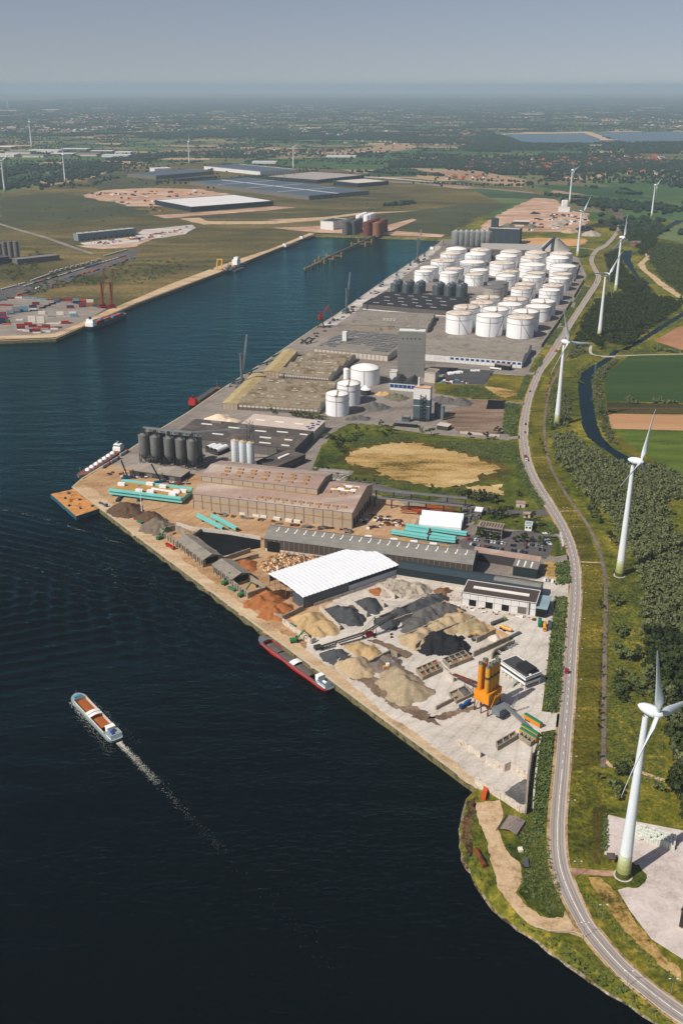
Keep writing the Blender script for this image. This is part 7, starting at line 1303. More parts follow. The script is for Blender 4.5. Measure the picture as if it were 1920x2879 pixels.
for vrow, side, c, lab in ((1048, .25, 'silver', 'silver car near the black glazed office on the main road'), (1101, .3, 'dark blue', 'dark blue car on the main road beside the dry lot'), (1192, .7, 'black', 'black car on the main road by the storage ground'), (1217, .72, 'red', 'red car on the main road by the side access'), (795, .3, 'black', 'black car in the road bend by the tank farm'), (655, .4, 'red', 'red car on the far stretch of the main road')):
    p, a = on_road(vrow, side); o = car(c, p, a, lab); o.name = 'car'
p, a = on_road(1290, .42); truck('white', 'tipper', RUST, p, a, 'white truck with a rusty load on the main road', 14)
p, a = on_road(1893, .27); truck('red', 'none', 'red', p, a, 'lone red tractor unit on the main road', 6.5)
p, a = on_road(988, .75); truck('yellow', 'box', 'orange', p, a + math.pi, 'orange box truck on the main road by the nearest tanks', 9)
ta = heading((1482, 2018), (1512, 2036))
for i, (u, v, lab) in enumerate(((1497, 2034, 'orange tipping trailer with green cover at the yard gate'), (1489, 2064, 'orange tipping trailer with green cover, middle of three'), (1485, 2075, 'orange tipping trailer with green cover nearest the bins'))): truck('', 'tarp', ORG, G(u, v), ta, lab, 13, 'orange trailers', True)
truck('blue', 'mixer', 'blue', G(1308, 1986), heading((1328, 1976), (1290, 1998)), 'blue concrete mixer truck left of the orange plant', 10); truck('yellow', 'mixer', 'yellow', G(1530, 1767), heading((1530, 1750), (1529, 1778)), 'yellow concrete mixer truck at the yard edge', 10)
truck('grey', 'tipper', 'grey', G(1544, 1763), heading((1544, 1750), (1543, 1775)), 'grey tipper truck beside the yellow mixer truck', 11); truck('', 'tarp', M('green_box', C(40, 110, 84)), G(1516, 1758), heading((1516, 1745), (1516, 1770)), 'green covered trailer left of the yellow mixer truck', 8, None, True)
truck('green', 'tank', 'grey', G(1400, 1752), heading((1384, 1758), (1416, 1746)), 'grey tank truck with green cab before the workshop', 14); truck('', 'flat', 'grey', G(1446, 1788), heading((1436, 1794), (1460, 1782)), 'grey flat trailer beside the yellow drums', 12, None, True)
for i, (u, v) in enumerate(((1416, 1770), (1425, 1775))): truck('', 'tank', 'yellow', G(u, v), heading((1410, 1768), (1436, 1776)), 'spare yellow mixer drum lying by the back wall, %s of two' % ORD[i], 7, 'yellow drums', True)
truck('white', 'tank', 'white', G(1392, 1040), heading((1372, 1037), (1404, 1040)), 'white tank truck before the black glazed office', 16); truck('blue', 'flat', 'grey', G(291, 1420), heading((278, 1410), (305, 1425)), 'blue flatbed truck on the quay beside the brown heaps', 14)
truck('red', 'tipper', 'red', G(480, 1540), heading((468, 1532), (492, 1546)), 'red tipper truck in front of the long quay shed', 12)
for i, (u, v) in enumerate(((300, 1311), (325, 1296), (350, 1277))): truck('red', 'tank', 'silver', G(u, v), heading((300, 1311), (325, 1296)), 'red cabbed silver tanker beside the moored tanker barge, %s from the quay tip' % ORD[i], 15, 'silver tankers')
def digger(label, u, v, rz, c=None, reach=11):
    t = thing('excavator', label, 'excavator', (0, 0, 0)); m_ = c or M('digger_green', C(62, 132, 84), rough=.5); mb = MB(); mb.ob((-3, -1.5, .9), (6, 0, 0), (0, 3, 0), (0, 0, .5)); [mb.tube((x, y, .7), (x, y * 1.25, .7), .7, 10) for x in (-2.2, 2.2) for y in (-1.4, 1.4)]; mb.build('undercarriage', DSTEEL, t); mb = MB(); mb.ob((-3.2, -1.5, 1.5), (4.6, 0, 0), (0, 3, 0), (0, 0, 1.7)); mb.build('upper_body', m_, t); mb = MB(); mb.ob((1.0, .3, 1.6), (1.7, 0, 0), (0, 1.3, 0), (0, 0, 2.8)); mb.build('cab', GLASS, t); mb = MB(); mb.beam((1, -.4, 2.5), (reach * .62, -.4, 9), .9); mb.beam((reach * .62, -.4, 9), (reach, -.4, 4.5), .7); mb.build('boom', m_, t); mb = MB(); mb.box((reach, -.4, 2.8), (1.8, 1.8, 1.8)); mb.build('grab', DSTEEL, t); t.location = G(u, v); t.rotation_euler = (0, 0, rz)
digger('green excavator reaching over the pen by the chip heap', 680, 1677, .75, reach=15); digger('small green excavator beside the green skip', 634, 1643, .9, reach=8); digger('green excavator between block wall and moored barge', 828, 1806, .2); digger('dark green excavator feeding the roofless pen', 450, 1516, .95, reach=13)
t = thing('wheel_loader', 'yellow wheel loader beside the largest sand heap', 'wheel loader', (0, 0, 0)); mb = MB(); mb.ob((-3.6, -1.2, 1), (4, 0, 0), (0, 2.4, 0), (0, 0, 1.6)); mb.ob((.6, -.9, 1), (2, 0, 0), (0, 1.8, 0), (0, 0, 1)); mb.beam((1.5, 0, 1.8), (4.2, 0, .9), 1.2, .5); mb.build('body', M('loader_yellow', C(220, 160, 50), rough=.5), t); mb = MB(); mb.ob((-1, -1, 2.6), (1.9, 0, 0), (0, 2, 0), (0, 0, 1.6)); mb.build('cab', WHITE, t); mb = MB(); mb.ob((4.2, -1.7, .2), (1.4, 0, 0), (0, 3.4, 0), (0, 0, 1.3)); mb.build('bucket', DSTEEL, t); mb = MB(); [mb.tube((x, y, .85), (x, y * 1.4, .85), .85, 12) for x in (-2.4, 1.6) for y in (-1.1, 1.1)]; mb.build('wheels', TYRE, t); t.location = G(1090, 1880); t.rotation_euler = (0, 0, .35)
# ================================================================ street lamps, saplings' stakes, rails, small things
lp = [(1486, 1237), (1492, 1277), (1505, 1312), (1524, 1362), (1552, 1406), (1585, 1456), (1613, 1511), (1631, 1569), (1640, 1622), (1636, 1699), (1632, 1774), (1625, 1860), (1621, 1947), (1615, 2052), (1607, 2167), (1602, 2292), (1619, 2466), (1690, 2590), (1884, 2800)]
for i, (u, v) in enumerate(lp + [(1638, 2640), (1760, 2778)]):
    g = G(u, v); t = thing('street_lamp', ('thin grey street lamp on the right road verge, %s counted from the distance' % ORD[i]) if i < len(lp) else 'grey street lamp behind the guard rail, %s of two' % ORD[i - len(lp)], 'street lamp', g, 'street lamps along the main road'); mb = MB(); mb.cyl(g, .14, 0, 10, 6, .09); mb.build('pole', STEEL, t); mb = MB(); mb.beam(g + Vector((-1.8, 0, 10)), g + Vector((1.8, 0, 10)), .12); mb.build('arm', STEEL, t); mb = MB(); [mb.ob(g + Vector((s, -.15, 10.02)), (.9 * (1 if s > 0 else -1), 0, 0), (0, .3, 0), (0, 0, .15)) for s in (1.2, -1.2)]; mb.build('lamp_head', WHITE, t)
def rail(label, px, h=.75):
    P = [Vector((*G(*p).xy, 0)) for p in px]; t = thing('guard_rail', label, 'guard rail', P[0]); a = MB(); b_ = MB()
    for p, q in zip(P, P[1:]):
        a.beam(p + Vector((0, 0, h)), q + Vector((0, 0, h)), .12, .35); n = int((q - p).length / 3)
        for k in range(n): c = p.lerp(q, k / n); b_.ob(c, (.1, 0, 0), (0, .1, 0), (0, 0, h - .2))
    a.build('rail_beam', M('rail_zinc', C(206, 200, 190)), t); b_.build('posts', DSTEEL, t)
rail('white guard rail between junction and grassy bank', [(1494, 2603), (1518, 2612), (1545, 2621), (1582, 2620), (1612, 2623), (1640, 2632), (1662, 2660), (1690, 2694), (1735, 2745), (1800, 2795), (1860, 2845), (1930, 2890)])
for i in range(4):
    g = G(1571 + i * 2.2, 1520 + i * 9); t = thing('flagpole', 'flagpole with a white and red banner by the car park, %s from the back' % ORD[i], 'flagpole', g, 'banner flagpoles'); mb = MB(); mb.cyl(g, .1, 0, 8, 6); mb.build('pole', WHITE, t); mb = MB(); mb.ob(g + Vector((.12, 0, 3.6)), (1.4, 0, 0), (0, .05, 0), (0, 0, 4.2), 0); mb.ob(g + Vector((.12, -.01, 2.6)), (1.4, 0, 0), (0, .07, 0), (0, 0, .98), 1); mb.build('banner', [WHITE, MATS['signal_red']], t)
def container(c, loc, rz, label, group=None, L=12.2, h=2.6):
    k = ('cont', c, L)
    if k not in PROTO:
        mb = MB(); mb.ob((-L / 2, -1.22, 0), (L, 0, 0), (0, 2.44, 0), (0, 0, h)); n = int(L / .9)
        for i in range(n):
            for s in (-1, 1): mb.ob((-L / 2 + L * (i + .3) / n, s * 1.24 - .02, .15), (L / n * .45, 0, 0), (0, .06, 0), (0, 0, h - .3))
        for x in (-L / 2 - .03, L / 2 - .1):
            for y in (-1.25, 1.1): mb.ob((x, y, 0), (.14, 0, 0), (0, .16, 0), (0, 0, h + .03))
        o = PROTO[k] = mb.build('shipping_container', CCOL[c])
    else: o = PROTO[k].copy(); COL.objects.link(o)
    o.location = loc; o.rotation_euler = (0, 0, rz); return tag(o, label, 'container', group)
container('orange', G(1361, 2236), heading((1358, 2248), (1364, 2224)), 'orange shipping container on the dry spit', L=9)
container('green', G(822, 1762), heading((812, 1758), (832, 1768)), 'green open skip container beside the block wall', L=6, h=1.8); container('green', G(653, 1658), heading((640, 1652), (666, 1666)), 'green skip with rust brown load at the pen', L=8, h=1.8); container('green', G(395, 1470), heading((386, 1464), (406, 1474)), 'green skip between the brown heaps', L=7, h=1.8)
for i, (u, v) in enumerate(((682, 1447), (721, 1452), (742, 1455), (779, 1462), (812, 1467), (836, 1470))): container('white', G(u, v), heading((682, 1447), (836, 1470)), 'white site container along the beige hall, %s from the left' % ORD[i], 'white site containers', L=6.2)
stk = [(680, 925, 'mauve maroon'), (745, 935, 'grey red red'), (822, 925, 'white light_blue'), (905, 930, 'red orange'), (980, 935, 'white white'), (830, 948, 'navy navy'), (895, 990, 'navy red mauve'), (990, 965, 'orange'), (1048, 972, 'blue'), (760, 1003, 'red navy'), (535, 912, 'red'), (612, 918, 'blue'), (455, 908, 'light_blue'), (378, 900, 'light_blue'), (280, 893, 'light_blue'), (180, 888, 'white'), (90, 896, 'maroon'), (10, 915, 'blue'), (0, 972, 'red'), (70, 975, 'red'),
  (370, 965, 'red maroon'), (345, 1032, 'navy white blue navy'), (240, 1044, 'blue light_blue light_blue light_blue'), (150, 1052, 'blue grey grey grey'), (90, 1072, 'blue grey grey'), (0, 1112, 'maroon red blue red'), (20, 1135, 'maroon red'), (-10, 1178, 'navy navy navy navy'), (40, 1166, 'green green'), (42, 1188, 'orange'), (190, 1140, 'white'), (440, 1068, 'white white'), (330, 1162, 'white white white white'), (425, 1168, 'white white white white'), (550, 1100, 'grey'), (645, 1075, 'white white'), (800, 1097, 'light_blue light_blue'), (785, 1058, 'white'),
  (205, 1250, 'white maroon red red'), (285, 1195, 'red red'), (335, 1218, 'red maroon'), (345, 1206, 'orange'), (440, 1222, 'red'), (485, 1218, 'maroon red'), (345, 1272, 'maroon navy'), (382, 1282, 'white maroon red'), (492, 1272, 'white'), (530, 1182, 'white'), (600, 1182, 'white'), (552, 1232, 'red'), (620, 1226, 'maroon'), (580, 1242, 'white'), (270, 1262, 'white'), (700, 1178, 'red red'), (740, 1176, 'red'), (680, 1168, 'white'), (444, 1004, 'navy'), (500, 982, 'navy'), (555, 960, 'navy'), (610, 938, 'blue')]
zone = lambda zy: 'rear' if zy < 950 else 'middle' if zy < 1100 else 'front'
for i, (zx, zy, cs) in enumerate(stk):
    g = G((zx + 38) / 4, 620 + (zy - 10) / 4); a = .03 if i < len(stk) - 4 else .6; cl = cs.split()
    for k, c in enumerate(cl):
        c = c.replace('_', ' '); nb = sum(1 for q in stk if zone(q[1]) == zone(zy) and (q[0], q[1]) < (zx, zy))
        container(c, g + Vector((random.uniform(-.2, .2), random.uniform(-.1, .1), .7 + 2.62 * k)), a, '%s container, %s the %s stack from the left among the %s rows' % (c, 'alone as' if len(cl) == 1 else 'lowest of' if k == 0 else 'topmost of' if k == len(cl) - 1 else 'middle of' if len(cl) == 3 else 'lower middle of' if k == 1 else 'upper middle of', ORD[nb] if nb < 20 else 'last', zone(zy)), 'containers on the terminal')
def tankc(loc, rz, label, group, c='white', wagon=False):
    k = ('tc', c, wagon)
    if k not in PROTO:
        mb = MB(); L = 12.0 if wagon else 6.1; r = 1.25; vs = [(x, rr * math.cos(2 * math.pi * i / 10), 1.7 + rr * math.sin(2 * math.pi * i / 10)) for x, rr in ((-L / 2 + .2, .7), (-L / 2 + .5, r), (L / 2 - .5, r), (L / 2 - .2, .7)) for i in range(10)]; mb.add(vs, [(j * 10 + i, j * 10 + (i + 1) % 10, (j + 1) * 10 + (i + 1) % 10, (j + 1) * 10 + i) for j in range(3) for i in range(10)] + [tuple(range(10)), tuple(range(30, 40))], 0, True); mb.ob((-L / 2, -1.2, .2), (L, 0, 0), (0, 2.4, 0), (0, 0, .35), 1)
        for x in (-L / 2, L / 2 - .2): [mb.ob((x, y, .2), (.2, 0, 0), (0, .2, 0), (0, 0, 2.6), 1) for y in (-1.2, 1.0)]
        o = PROTO[k] = mb.build('tank_wagon' if wagon else 'tank_container', [CCOL.get(c) or paint(c), STEEL if not wagon else DSTEEL])
    else: o = PROTO[k].copy(); COL.objects.link(o)
    o.location = loc; o.rotation_euler = (0, 0, rz); return tag(o, label, 'tank wagon' if wagon else 'tank container', group)
ra = heading((20, 812), (300, 728))
for i in range(58):
    f = i / 58; u, v = (30 + 1130 * f) / 4, 620 + (785 - 345 * f + 8 * math.sin(9 * f)) / 4
    if 14 < i < 17 or random.random() < .08: continue
    g = G(u, v); [tankc(g + Vector((0, 0, .9 + 2.8 * k)), ra + random.uniform(-.05, .05), 'white tank container in the long row on the left of the rail yard', 'white tank containers in the long row') for k in range(2 if i > 26 and i % 3 else 1)]
for i in range(22): g = G((1180 + 260 * i / 22) / 4, 620 + (408 - 72 * i / 22) / 4); tankc(g + Vector((0, 0, .9)), ra, 'white tank container in the short far row of the rail yard', 'white tank containers in the short row')
wc = ['white', 'white', 'white', 'navy', 'orange', 'orange', 'navy', 'white', 'navy', 'blue', 'white', 'white', 'white', 'blue', 'white', 'white', 'white', 'white', 'maroon', 'navy', 'blue', 'maroon', 'orange', 'white', 'white', 'white', 'white', 'white', 'orange', 'grey']
for i, c in enumerate(wc): g = G((290 + 1150 * i / 30) / 4, 620 + (748 - 350 * i / 30) / 4); tankc(g + Vector((0, 0, .8)), ra, '%s wagon of the long freight train in the rail yard, %d from the left end' % (c, i + 1), 'freight train wagons', c, True)
for i, (zx, zy, c) in enumerate(((600, 735, 'orange'), (660, 722, 'orange'), (705, 695, 'orange'), (800, 645, 'blue'), (850, 638, 'blue'), (900, 628, 'maroon'), (950, 602, 'orange'), (1000, 590, 'orange'), (1060, 578, 'orange'), (1110, 565, 'navy'), (1160, 552, 'grey'), (1235, 525, 'orange'), (1290, 508, 'navy'), (215, 845, 'orange'), (265, 832, 'orange'), (320, 820, 'navy'), (430, 770, 'white'), (1390, 480, 'maroon'), (1425, 455, 'red'), (1480, 430, 'light blue'), (1510, 432, 'light blue'))): container(c, G(zx / 4, 620 + zy / 4) + Vector((0, 0, .9)), ra, '%s container at the near edge of the rail yard, number %d along it' % (c, i + 1), 'containers along the rail yard')
for i in range(17): g = G(1175 + i * 11.5, 507 + i * 1.35); tankc(g + Vector((0, 0, 1.0)), heading((1175, 507), (1360, 528)), 'black tank wagon of the distant train, %d from its left end' % (i + 1), 'distant train wagons', 'black', True)
k = 0; bm = None
for r_ in range(4):
    for c_ in range(13):
        g = G(1790 + c_ * 8.6 - r_ * 1.2, 2334 + c_ * 2.6 + r_ * 8)
        for z in range(3):
            if random.random() < .05 + .2 * (z > 1): continue
            if bm is None: m_ = MB(); m_.ob((-.66, -.75, 0), (1.32, 0, 0), (0, 1.5, 0), (0, 0, 1.3)); [m_.ob((-.68, y, 0), (1.36, 0, 0), (0, .05, 0), (0, 0, 1.32), 1) for y in (-.4, .3)]; o = bm = m_.build('wrapped_bale', [M('bale_wrap', C(226, 230, 220), rough=.4, var=.06), M('bale_strap', C(204, 212, 196))])
            else: o = bm.copy(); COL.objects.link(o)
            o.location = g + Vector((random.uniform(-.1, .1), random.uniform(-.1, .1), .2 + 1.33 * z)); o.rotation_euler = (0, 0, random.uniform(-.06, .06)); tag(o, 'pale green wrapped bale, %s layer, %s row of the stacks behind the nearest turbine' % (('lower', 'middle', 'upper')[z], ORD[r_]), 'bale', 'wrapped bales')
# spit: old roof, rusty drum, box
g = G(1440, 2326); t = thing('old_roof', 'weathered corrugated roof on a steel frame lying on the grass of the spit', 'roof', g); a = heading((1412, 2345), (1445, 2295)); d = Vector((math.cos(a), math.sin(a), 0)); n_ = Vector((-d.y, d.x, 0)); mb = MB()
mb.ob(g - d * 6 + n_ * -4.6 + Vector((0, 0, 1.6)), d * 12, n_ * 4.6 + Vector((0, 0, 1.2)), (0, 0, .15)); mb.ob(g - d * 6 + Vector((0, 0, 2.8)), d * 12, n_ * 4.6 + Vector((0, 0, -1.2)), (0, 0, .15)); mb.build('roof_sheets', M('weathered_roof', C(150, 138, 132), var=.25, sc=.3, stains=(.3, .52, C(110, 96, 88))), t); mb = MB(); [mb.beam(g + d * x + n_ * s * 6.6 + Vector((0, 0, .3)), g + d * x + n_ * s * 4.2 + Vector((0, 0, 1.6)), .2) for x in np.linspace(-6, 6, 9) for s in (-1, 1)]; [mb.beam(g - d * 7 + n_ * s + Vector((0, 0, .3)), g + d * 7 + n_ * s + Vector((0, 0, .3)), .2) for s in (-6.4, 6.4)]; mb.build('steel_frame', DSTEEL, t)
p, q = G(1337, 2388, 1.3), G(1362, 2434, 1.3); mb = MB(); [mb.tube(p.lerp(q, k / 9), p.lerp(q, (k + .94) / 9), 1.3, 14) for k in range(9)]; tag(mb.build('rusty_pipe', RUST, loc=(p + q) / 2), 'fat rusty steel pipe lying on the grass of the spit', 'pipe')
container('white', G(1462, 2392), .1, 'tiny white box beside the sandy track', L=2.2, h=1.6); truck('', 'flat', 'grey', G(1478, 2430), 1.5, 'small dark trailer frame by the ditch', 6, None, True)
# far logistics halls and silos
def hall(label, A, B, C_, h, wm, rm, **k): b = Bld('logistics_hall', label, 'logistics hall', A, B, h, C_=C_, wm=wm, rm=rm, para=1.2, over=0, **k); b.windows('loading_door', 10, 4, 1, 5, m=DARK) if wm is not DTEAL and b.L > 150 else None; b.end(); return b
NAVY = M('navy_cladding', C(36, 48, 60), var=.05); LROOF = M('light_roof', C(226, 224, 222), var=.05, sc=.02); DROOF = M('blue_grey_roof', C(92, 106, 118), var=.08, sc=.02)
hall('navy logistics hall with a white roof beside the pink building site', (539, 597), (769, 579), (439, 563), 15, NAVY, LROOF)
b = hall('huge grey logistics hall with blue grey panel roof, white lines across it', (869, 563), (1037, 548), (586, 507), 13, GREYW, DROOF); [b.sky(0, f, b.L, 5, .6, 'roof_line', LROOF) for f in (.25, .5, .75)]; b.sky(.48, 0, 6, b.D * .97, .6, 'roof_line', LROOF)
hall('black logistics hall with a pale brown roof behind the huge grey one', (892, 517), (1024, 502), (789, 492), 14, NAVY, M('taupe_roof', C(176, 168, 162), var=.05)); hall('smaller black hall with a cream roof at the right end of the logistics park', (1005, 527), (1092, 520), (950, 508), 14, NAVY, M('cream_roof', C(214, 206, 196), var=.05))
hall('white walled dark roofed hall at the back of the logistics park', (732, 493), (834, 486), (586, 467), 14, WH, DROOF); hall('low long hall with pipes on its roof left of the logistics park', (439, 505), (602, 491), (402, 485), 14, GREYW, DROOF); hall('white cube shaped hall with a flat roof at the left of the logistics park', (436, 487), (484, 485), (402, 473), 18, WH, LROOF); hall('dark low hall between two bigger ones', (502, 511), (612, 503), (490, 502), 10, NAVY, DROOF)
b = hall('grey hall with rows of white roof lights by the left quay road', (222, 679), (386, 662), (201, 657), 17, M('pale_slate', C(136, 148, 154), var=.05), GREYR); [b.sky(.04 + .12 * k, .08 + .3 * j, b.L * .08, 4, 1.2) for k in range(8) for j in range(3)]
b = hall('low grey store with concrete panels by the cement silos', (51, 746), (170, 733), (42, 725), 11, GREYW, GREYR); b = hall('round roofed dark store at the left border', (-40, 748), (30, 742), (-40, 712), 14, DGREY, DGREYR)
for i, (zx, zt) in enumerate(((75, 240), (140, 235), (205, 235), (20, 260))): g = G(zx / 4, 735); silo(g.x, g.y, 30 / 4 / PPM(zx / 4, 735), HT(zx / 4, 735, 620 + zt / 4), 'grey cement silo at the left border, %s of four' % ORD[i], 'cement silos', m=GREYW, rise=.1)
b = Bld('site_plant', 'white silo plant building of the recycling site', 'plant', (1568, 596), (1600, 597), 14, depth=16, wm=WH, rm=LROOF); b.end()
for i in range(4): g = G(1579 + 4 * i, 594); silo(g.x, g.y, 3.6, 32, 'white silo at the recycling site, %s from the left' % ORD[i], 'white recycling silos', m=WHITE, legs=8)
Bld('open_shed', 'open sided shed with pale roof on the recycling site', 'shed', (1442, 632), (1487, 633), 9, depth=22, wm=DGREY, rm=LROOF).end()
Bld('house', 'brick house with dark roof beside the river weir', 'house', (1770, 692), (1800, 693), 7, depth=14, wm=M('brick', C(168, 104, 80), var=.2, sc=.5), rm=DGREYR, roof='gable', rise=5).end()
g = G(1715, 1003); t = thing('footbridge', 'flat footbridge carrying the pale path over the river bend', 'bridge', g); mb = MB(); mb.beam(G(1690, 1003, .5), G(1728, 1003, .5), 4.4, .5); mb.build('bridge_deck', CONCL, t); mb = MB(); [mb.beam(G(1690, 1003, .5) + Vector((0, s, 1)), G(1728, 1003, .5) + Vector((0, s, 1)), .15) for s in (-2, 2)]; mb.build('railing', DSTEEL, t)
# ================================================================ vegetation
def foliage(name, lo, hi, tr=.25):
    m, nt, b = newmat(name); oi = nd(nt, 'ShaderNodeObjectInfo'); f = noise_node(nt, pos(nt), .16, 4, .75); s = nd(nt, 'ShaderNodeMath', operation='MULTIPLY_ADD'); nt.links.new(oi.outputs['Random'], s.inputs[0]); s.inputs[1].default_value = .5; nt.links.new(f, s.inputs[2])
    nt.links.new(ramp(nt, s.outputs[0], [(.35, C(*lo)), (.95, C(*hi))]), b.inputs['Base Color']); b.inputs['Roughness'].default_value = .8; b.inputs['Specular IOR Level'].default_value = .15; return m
F_POP = foliage('poplar_leaves', (44, 58, 32), (122, 128, 90)); F_DRK = foliage('dark_leaves', (38, 50, 27), (86, 98, 56)); F_BSH = foliage('bush_leaves', (58, 72, 40), (118, 128, 80)); F_REED = foliage('reed_leaves', (84, 104, 60), (152, 162, 106)); F_FAR = foliage('far_leaves', (24, 42, 36), (54, 76, 54)); F_DRY = foliage('dry_tuft', (74, 72, 24), (126, 112, 44)); BARK = M('bark', C(86, 72, 56))
def leafcloud(r, h, n, leaf, seed, zc=.55, squash=1.0):
    """leaf cards spread through a lumpy crown volume around several bough clumps"""
    g = np.random.default_rng(seed); nb = 8; bc = g.normal(0, .5, (nb, 3)) * [r, r, h * .5]; bc[:, 2] = bc[:, 2] * .8; br = g.uniform(.28, .48, nb) * r; V = []; Fc = []
    for k in range(n):
        b = g.integers(nb); d = g.normal(size=3); d /= np.linalg.norm(d); d[2] = abs(d[2]) * .9 - .25 * g.random(); p = bc[b] + d * br[b] * g.uniform(.75, 1.08) * [1, 1, h / r * .55]; p[2] = max(p[2], -h * .45); nrm = d + g.normal(0, .45, 3); nrm /= np.linalg.norm(nrm); a = np.cross(nrm, [.3, .2, 1]); a /= np.linalg.norm(a); c = np.cross(nrm, a); s = leaf * g.uniform(.6, 1.3); i = len(V)
        V += [p + a * s, p + c * s * .8, p - a * s, p - c * s * .8 + nrm * s * .3]; Fc += [(i, i + 1, i + 2), (i, i + 2, i + 3)]
    return np.array(V) + [0, 0, h * zc], np.array(Fc)
TREES = {}
def tree_proto(kind, var):
    k = (kind, var)
    if k in TREES: return TREES[k]
    m = {'poplar': F_POP, 'dark': F_DRK, 'bush': F_BSH, 'sapling': F_DRK}[kind]; r, h, n, lf, tr = {'poplar': (3.4, 9.5, 330, .74, 3.0), 'dark': (3.8, 8.0, 360, .74, 2.2), 'bush': (2.2, 3.6, 220, .42, .3), 'sapling': (1.0, 2.6, 110, .28, 1.6)}[kind]
    V, Fc = leafcloud(r, h, n, lf, 17 * var + len(kind)); V[:, 2] += tr - h * .05
    cr = np_mesh('crown', V, Fc, [m]); mb = MB(); mb.lathe((0, 0), [(.32 * r / 3, 0), (.2 * r / 3, tr), (.1, tr + h * .5)], 6)
    for a in (0, 2.1, 4.2): mb.tube((0, 0, tr), (r * .5 * math.cos(a), r * .5 * math.sin(a), tr + h * .45), .12 * r / 3, 4, .04)
    tk = mb.build('trunk', BARK); TREES[k] = (cr.data, tk.data); bpy.data.objects.remove(cr); bpy.data.objects.remove(tk); return TREES[k]
NT = [0]
def tree(kind, x, y, s, label, group, z=0.0):
    cd, td = tree_proto(kind, random.randrange(5)); t = thing({'poplar': 'poplar_tree', 'dark': 'tree', 'bush': 'bush', 'sapling': 'young_tree'}[kind], label, {'bush': 'bush'}.get(kind, 'tree'), (x, y, z), group); t.rotation_euler = (0, 0, random.uniform(0, 6.28)); t.scale = (s * random.uniform(.85, 1.15), s * random.uniform(.85, 1.15), s * random.uniform(.85, 1.2))
    for nm, d in (('crown', cd), ('trunk', td)): o = bpy.data.objects.new(nm, d); COL.objects.link(o); o.parent = t
    NT[0] += 1
def inside(pt, poly):
    x, y = pt; c = False; n = len(poly)
    for i in range(n):
        (x1, y1), (x2, y2) = poly[i][:2], poly[i - 1][:2]
        if (y1 > y) != (y2 > y) and x < (x2 - x1) * (y - y1) / (y2 - y1) + x1: c = not c
    return c
def scatter(px, gap, jit=.45):
    poly = [tuple(G(*p).xy) for p in px]; xs_ = [p[0] for p in poly]; ys_ = [p[1] for p in poly]; out = []; j = 0; y = min(ys_)
    while y < max(ys_):
        x = min(xs_) + (j % 2) * gap / 2
        while x < max(xs_):
            p = (x + random.uniform(-jit, jit) * gap, y + random.uniform(-jit, jit) * gap)
            if inside(p, poly): out.append(p)
            x += gap
        y += gap * .87; j += 1
    return out
ICO = []
def cloud_mesh(name, items, mat, seed, kind='stuff', nleaf=14, leaf=.5):
    """one mesh of many leaf-clump shrubs (x, y, r, h): ground cover nobody could count"""
    g = np.random.default_rng(seed); protos = [leafcloud(1.0, 1.7, nleaf, leaf, seed * 7 + k, zc=.42) for k in range(6)]; Vs = []; Fs = []; o = 0
    for x, y, r, h in items:
        V, Fc = protos[g.integers(6)]; a = g.uniform(0, 6.28); c, s = math.cos(a), math.sin(a); W_ = np.empty_like(V); W_[:, 0] = (V[:, 0] * c - V[:, 1] * s) * r + x; W_[:, 1] = (V[:, 0] * s + V[:, 1] * c) * r + y; W_[:, 2] = V[:, 2] * h / 1.7; Vs.append(W_); Fs.append(Fc + o); o += len(V)
    ob = np_mesh(name, np.concatenate(Vs), np.concatenate(Fs), [mat]); return tag(ob, kind=kind)
WOOD1 = [(1549, 1232), (1600, 1225), (1640, 1260), (1700, 1290), (1760, 1320), (1850, 1332), (1920, 1345), (1960, 1400), (1930, 1415), (1880, 1400), (1855, 1430), (1885, 1500), (1960, 1540), (1990, 1800), (1990, 2330), (1920, 2320), (1882, 2235), (1890, 2160), (1870, 2080), (1850, 2020), (1815, 1950), (1808, 1800), (1808, 1660), (1790, 1600), (1768, 1530), (1730, 1495), (1715, 1440), (1690, 1440), (1650, 1400), (1610, 1350), (1570, 1300)]
pts = scatter(WOOD1, 6.1); pts.sort(key=lambda p: p[1]); near = pts[:200]; rest = pts[200:]
for x, y in near:
    n = noise.noise(Vector((x * .02, y * .02, 4))); tree('poplar' if n > -.05 else 'dark', x, y, random.choice((.75, .9, 1.05, 1.2, 1.5)) * random.uniform(.9, 1.1), 'grey green poplar in the dense wood right of the cycle path' if n > -.05 else 'dark leafy tree in the dense wood right of the cycle path', 'poplars of the dense wood' if n > -.05 else 'dark trees of the dense wood')
cloud_mesh('woodland', [(x, y, random.uniform(3.4, 5.6), random.uniform(7, 10.5)) for x, y in rest], F_POP, 3, nleaf=130, leaf=.2)
lone = [(1736, 1530, 'bush', 2.0), (1717, 1528, 'dark', 1.1), (1660, 1445, 'bush', 2.4), (1667, 1455, 'bush', 2.2), (1680, 1470, 'bush', 1.6), (1732, 1702, 'bush', 2.2), (1733, 1780, 'bush', 2.2), (1750, 1788, 'bush', 1.4), (1744, 1850, 'bush', 2.6), (1758, 1855, 'bush', 2.2), (1790, 1850, 'bush', 2.0), (1735, 1900, 'bush', 1.4), (1733, 1920, 'bush', 1.3), (1742, 1950, 'bush', 2.2), (1760, 1940, 'bush', 2.0), (1785, 1932, 'bush', 2.2), (1795, 1950, 'bush', 1.8), (1745, 1965, 'bush', 2.0), (1752, 2160, 'bush', 1.8), (1742, 2180, 'bush', 2.0), (1730, 2220, 'bush', 1.9), (1725, 2240, 'bush', 2.0), (1850, 2220, 'bush', 1.4)]
for i, (u, v, k, s) in enumerate(lone): g = G(u, v); tree(k, g.x, g.y, s, 'round grey green bush on the meadow between cycle path and wood', 'bushes on the meadow')
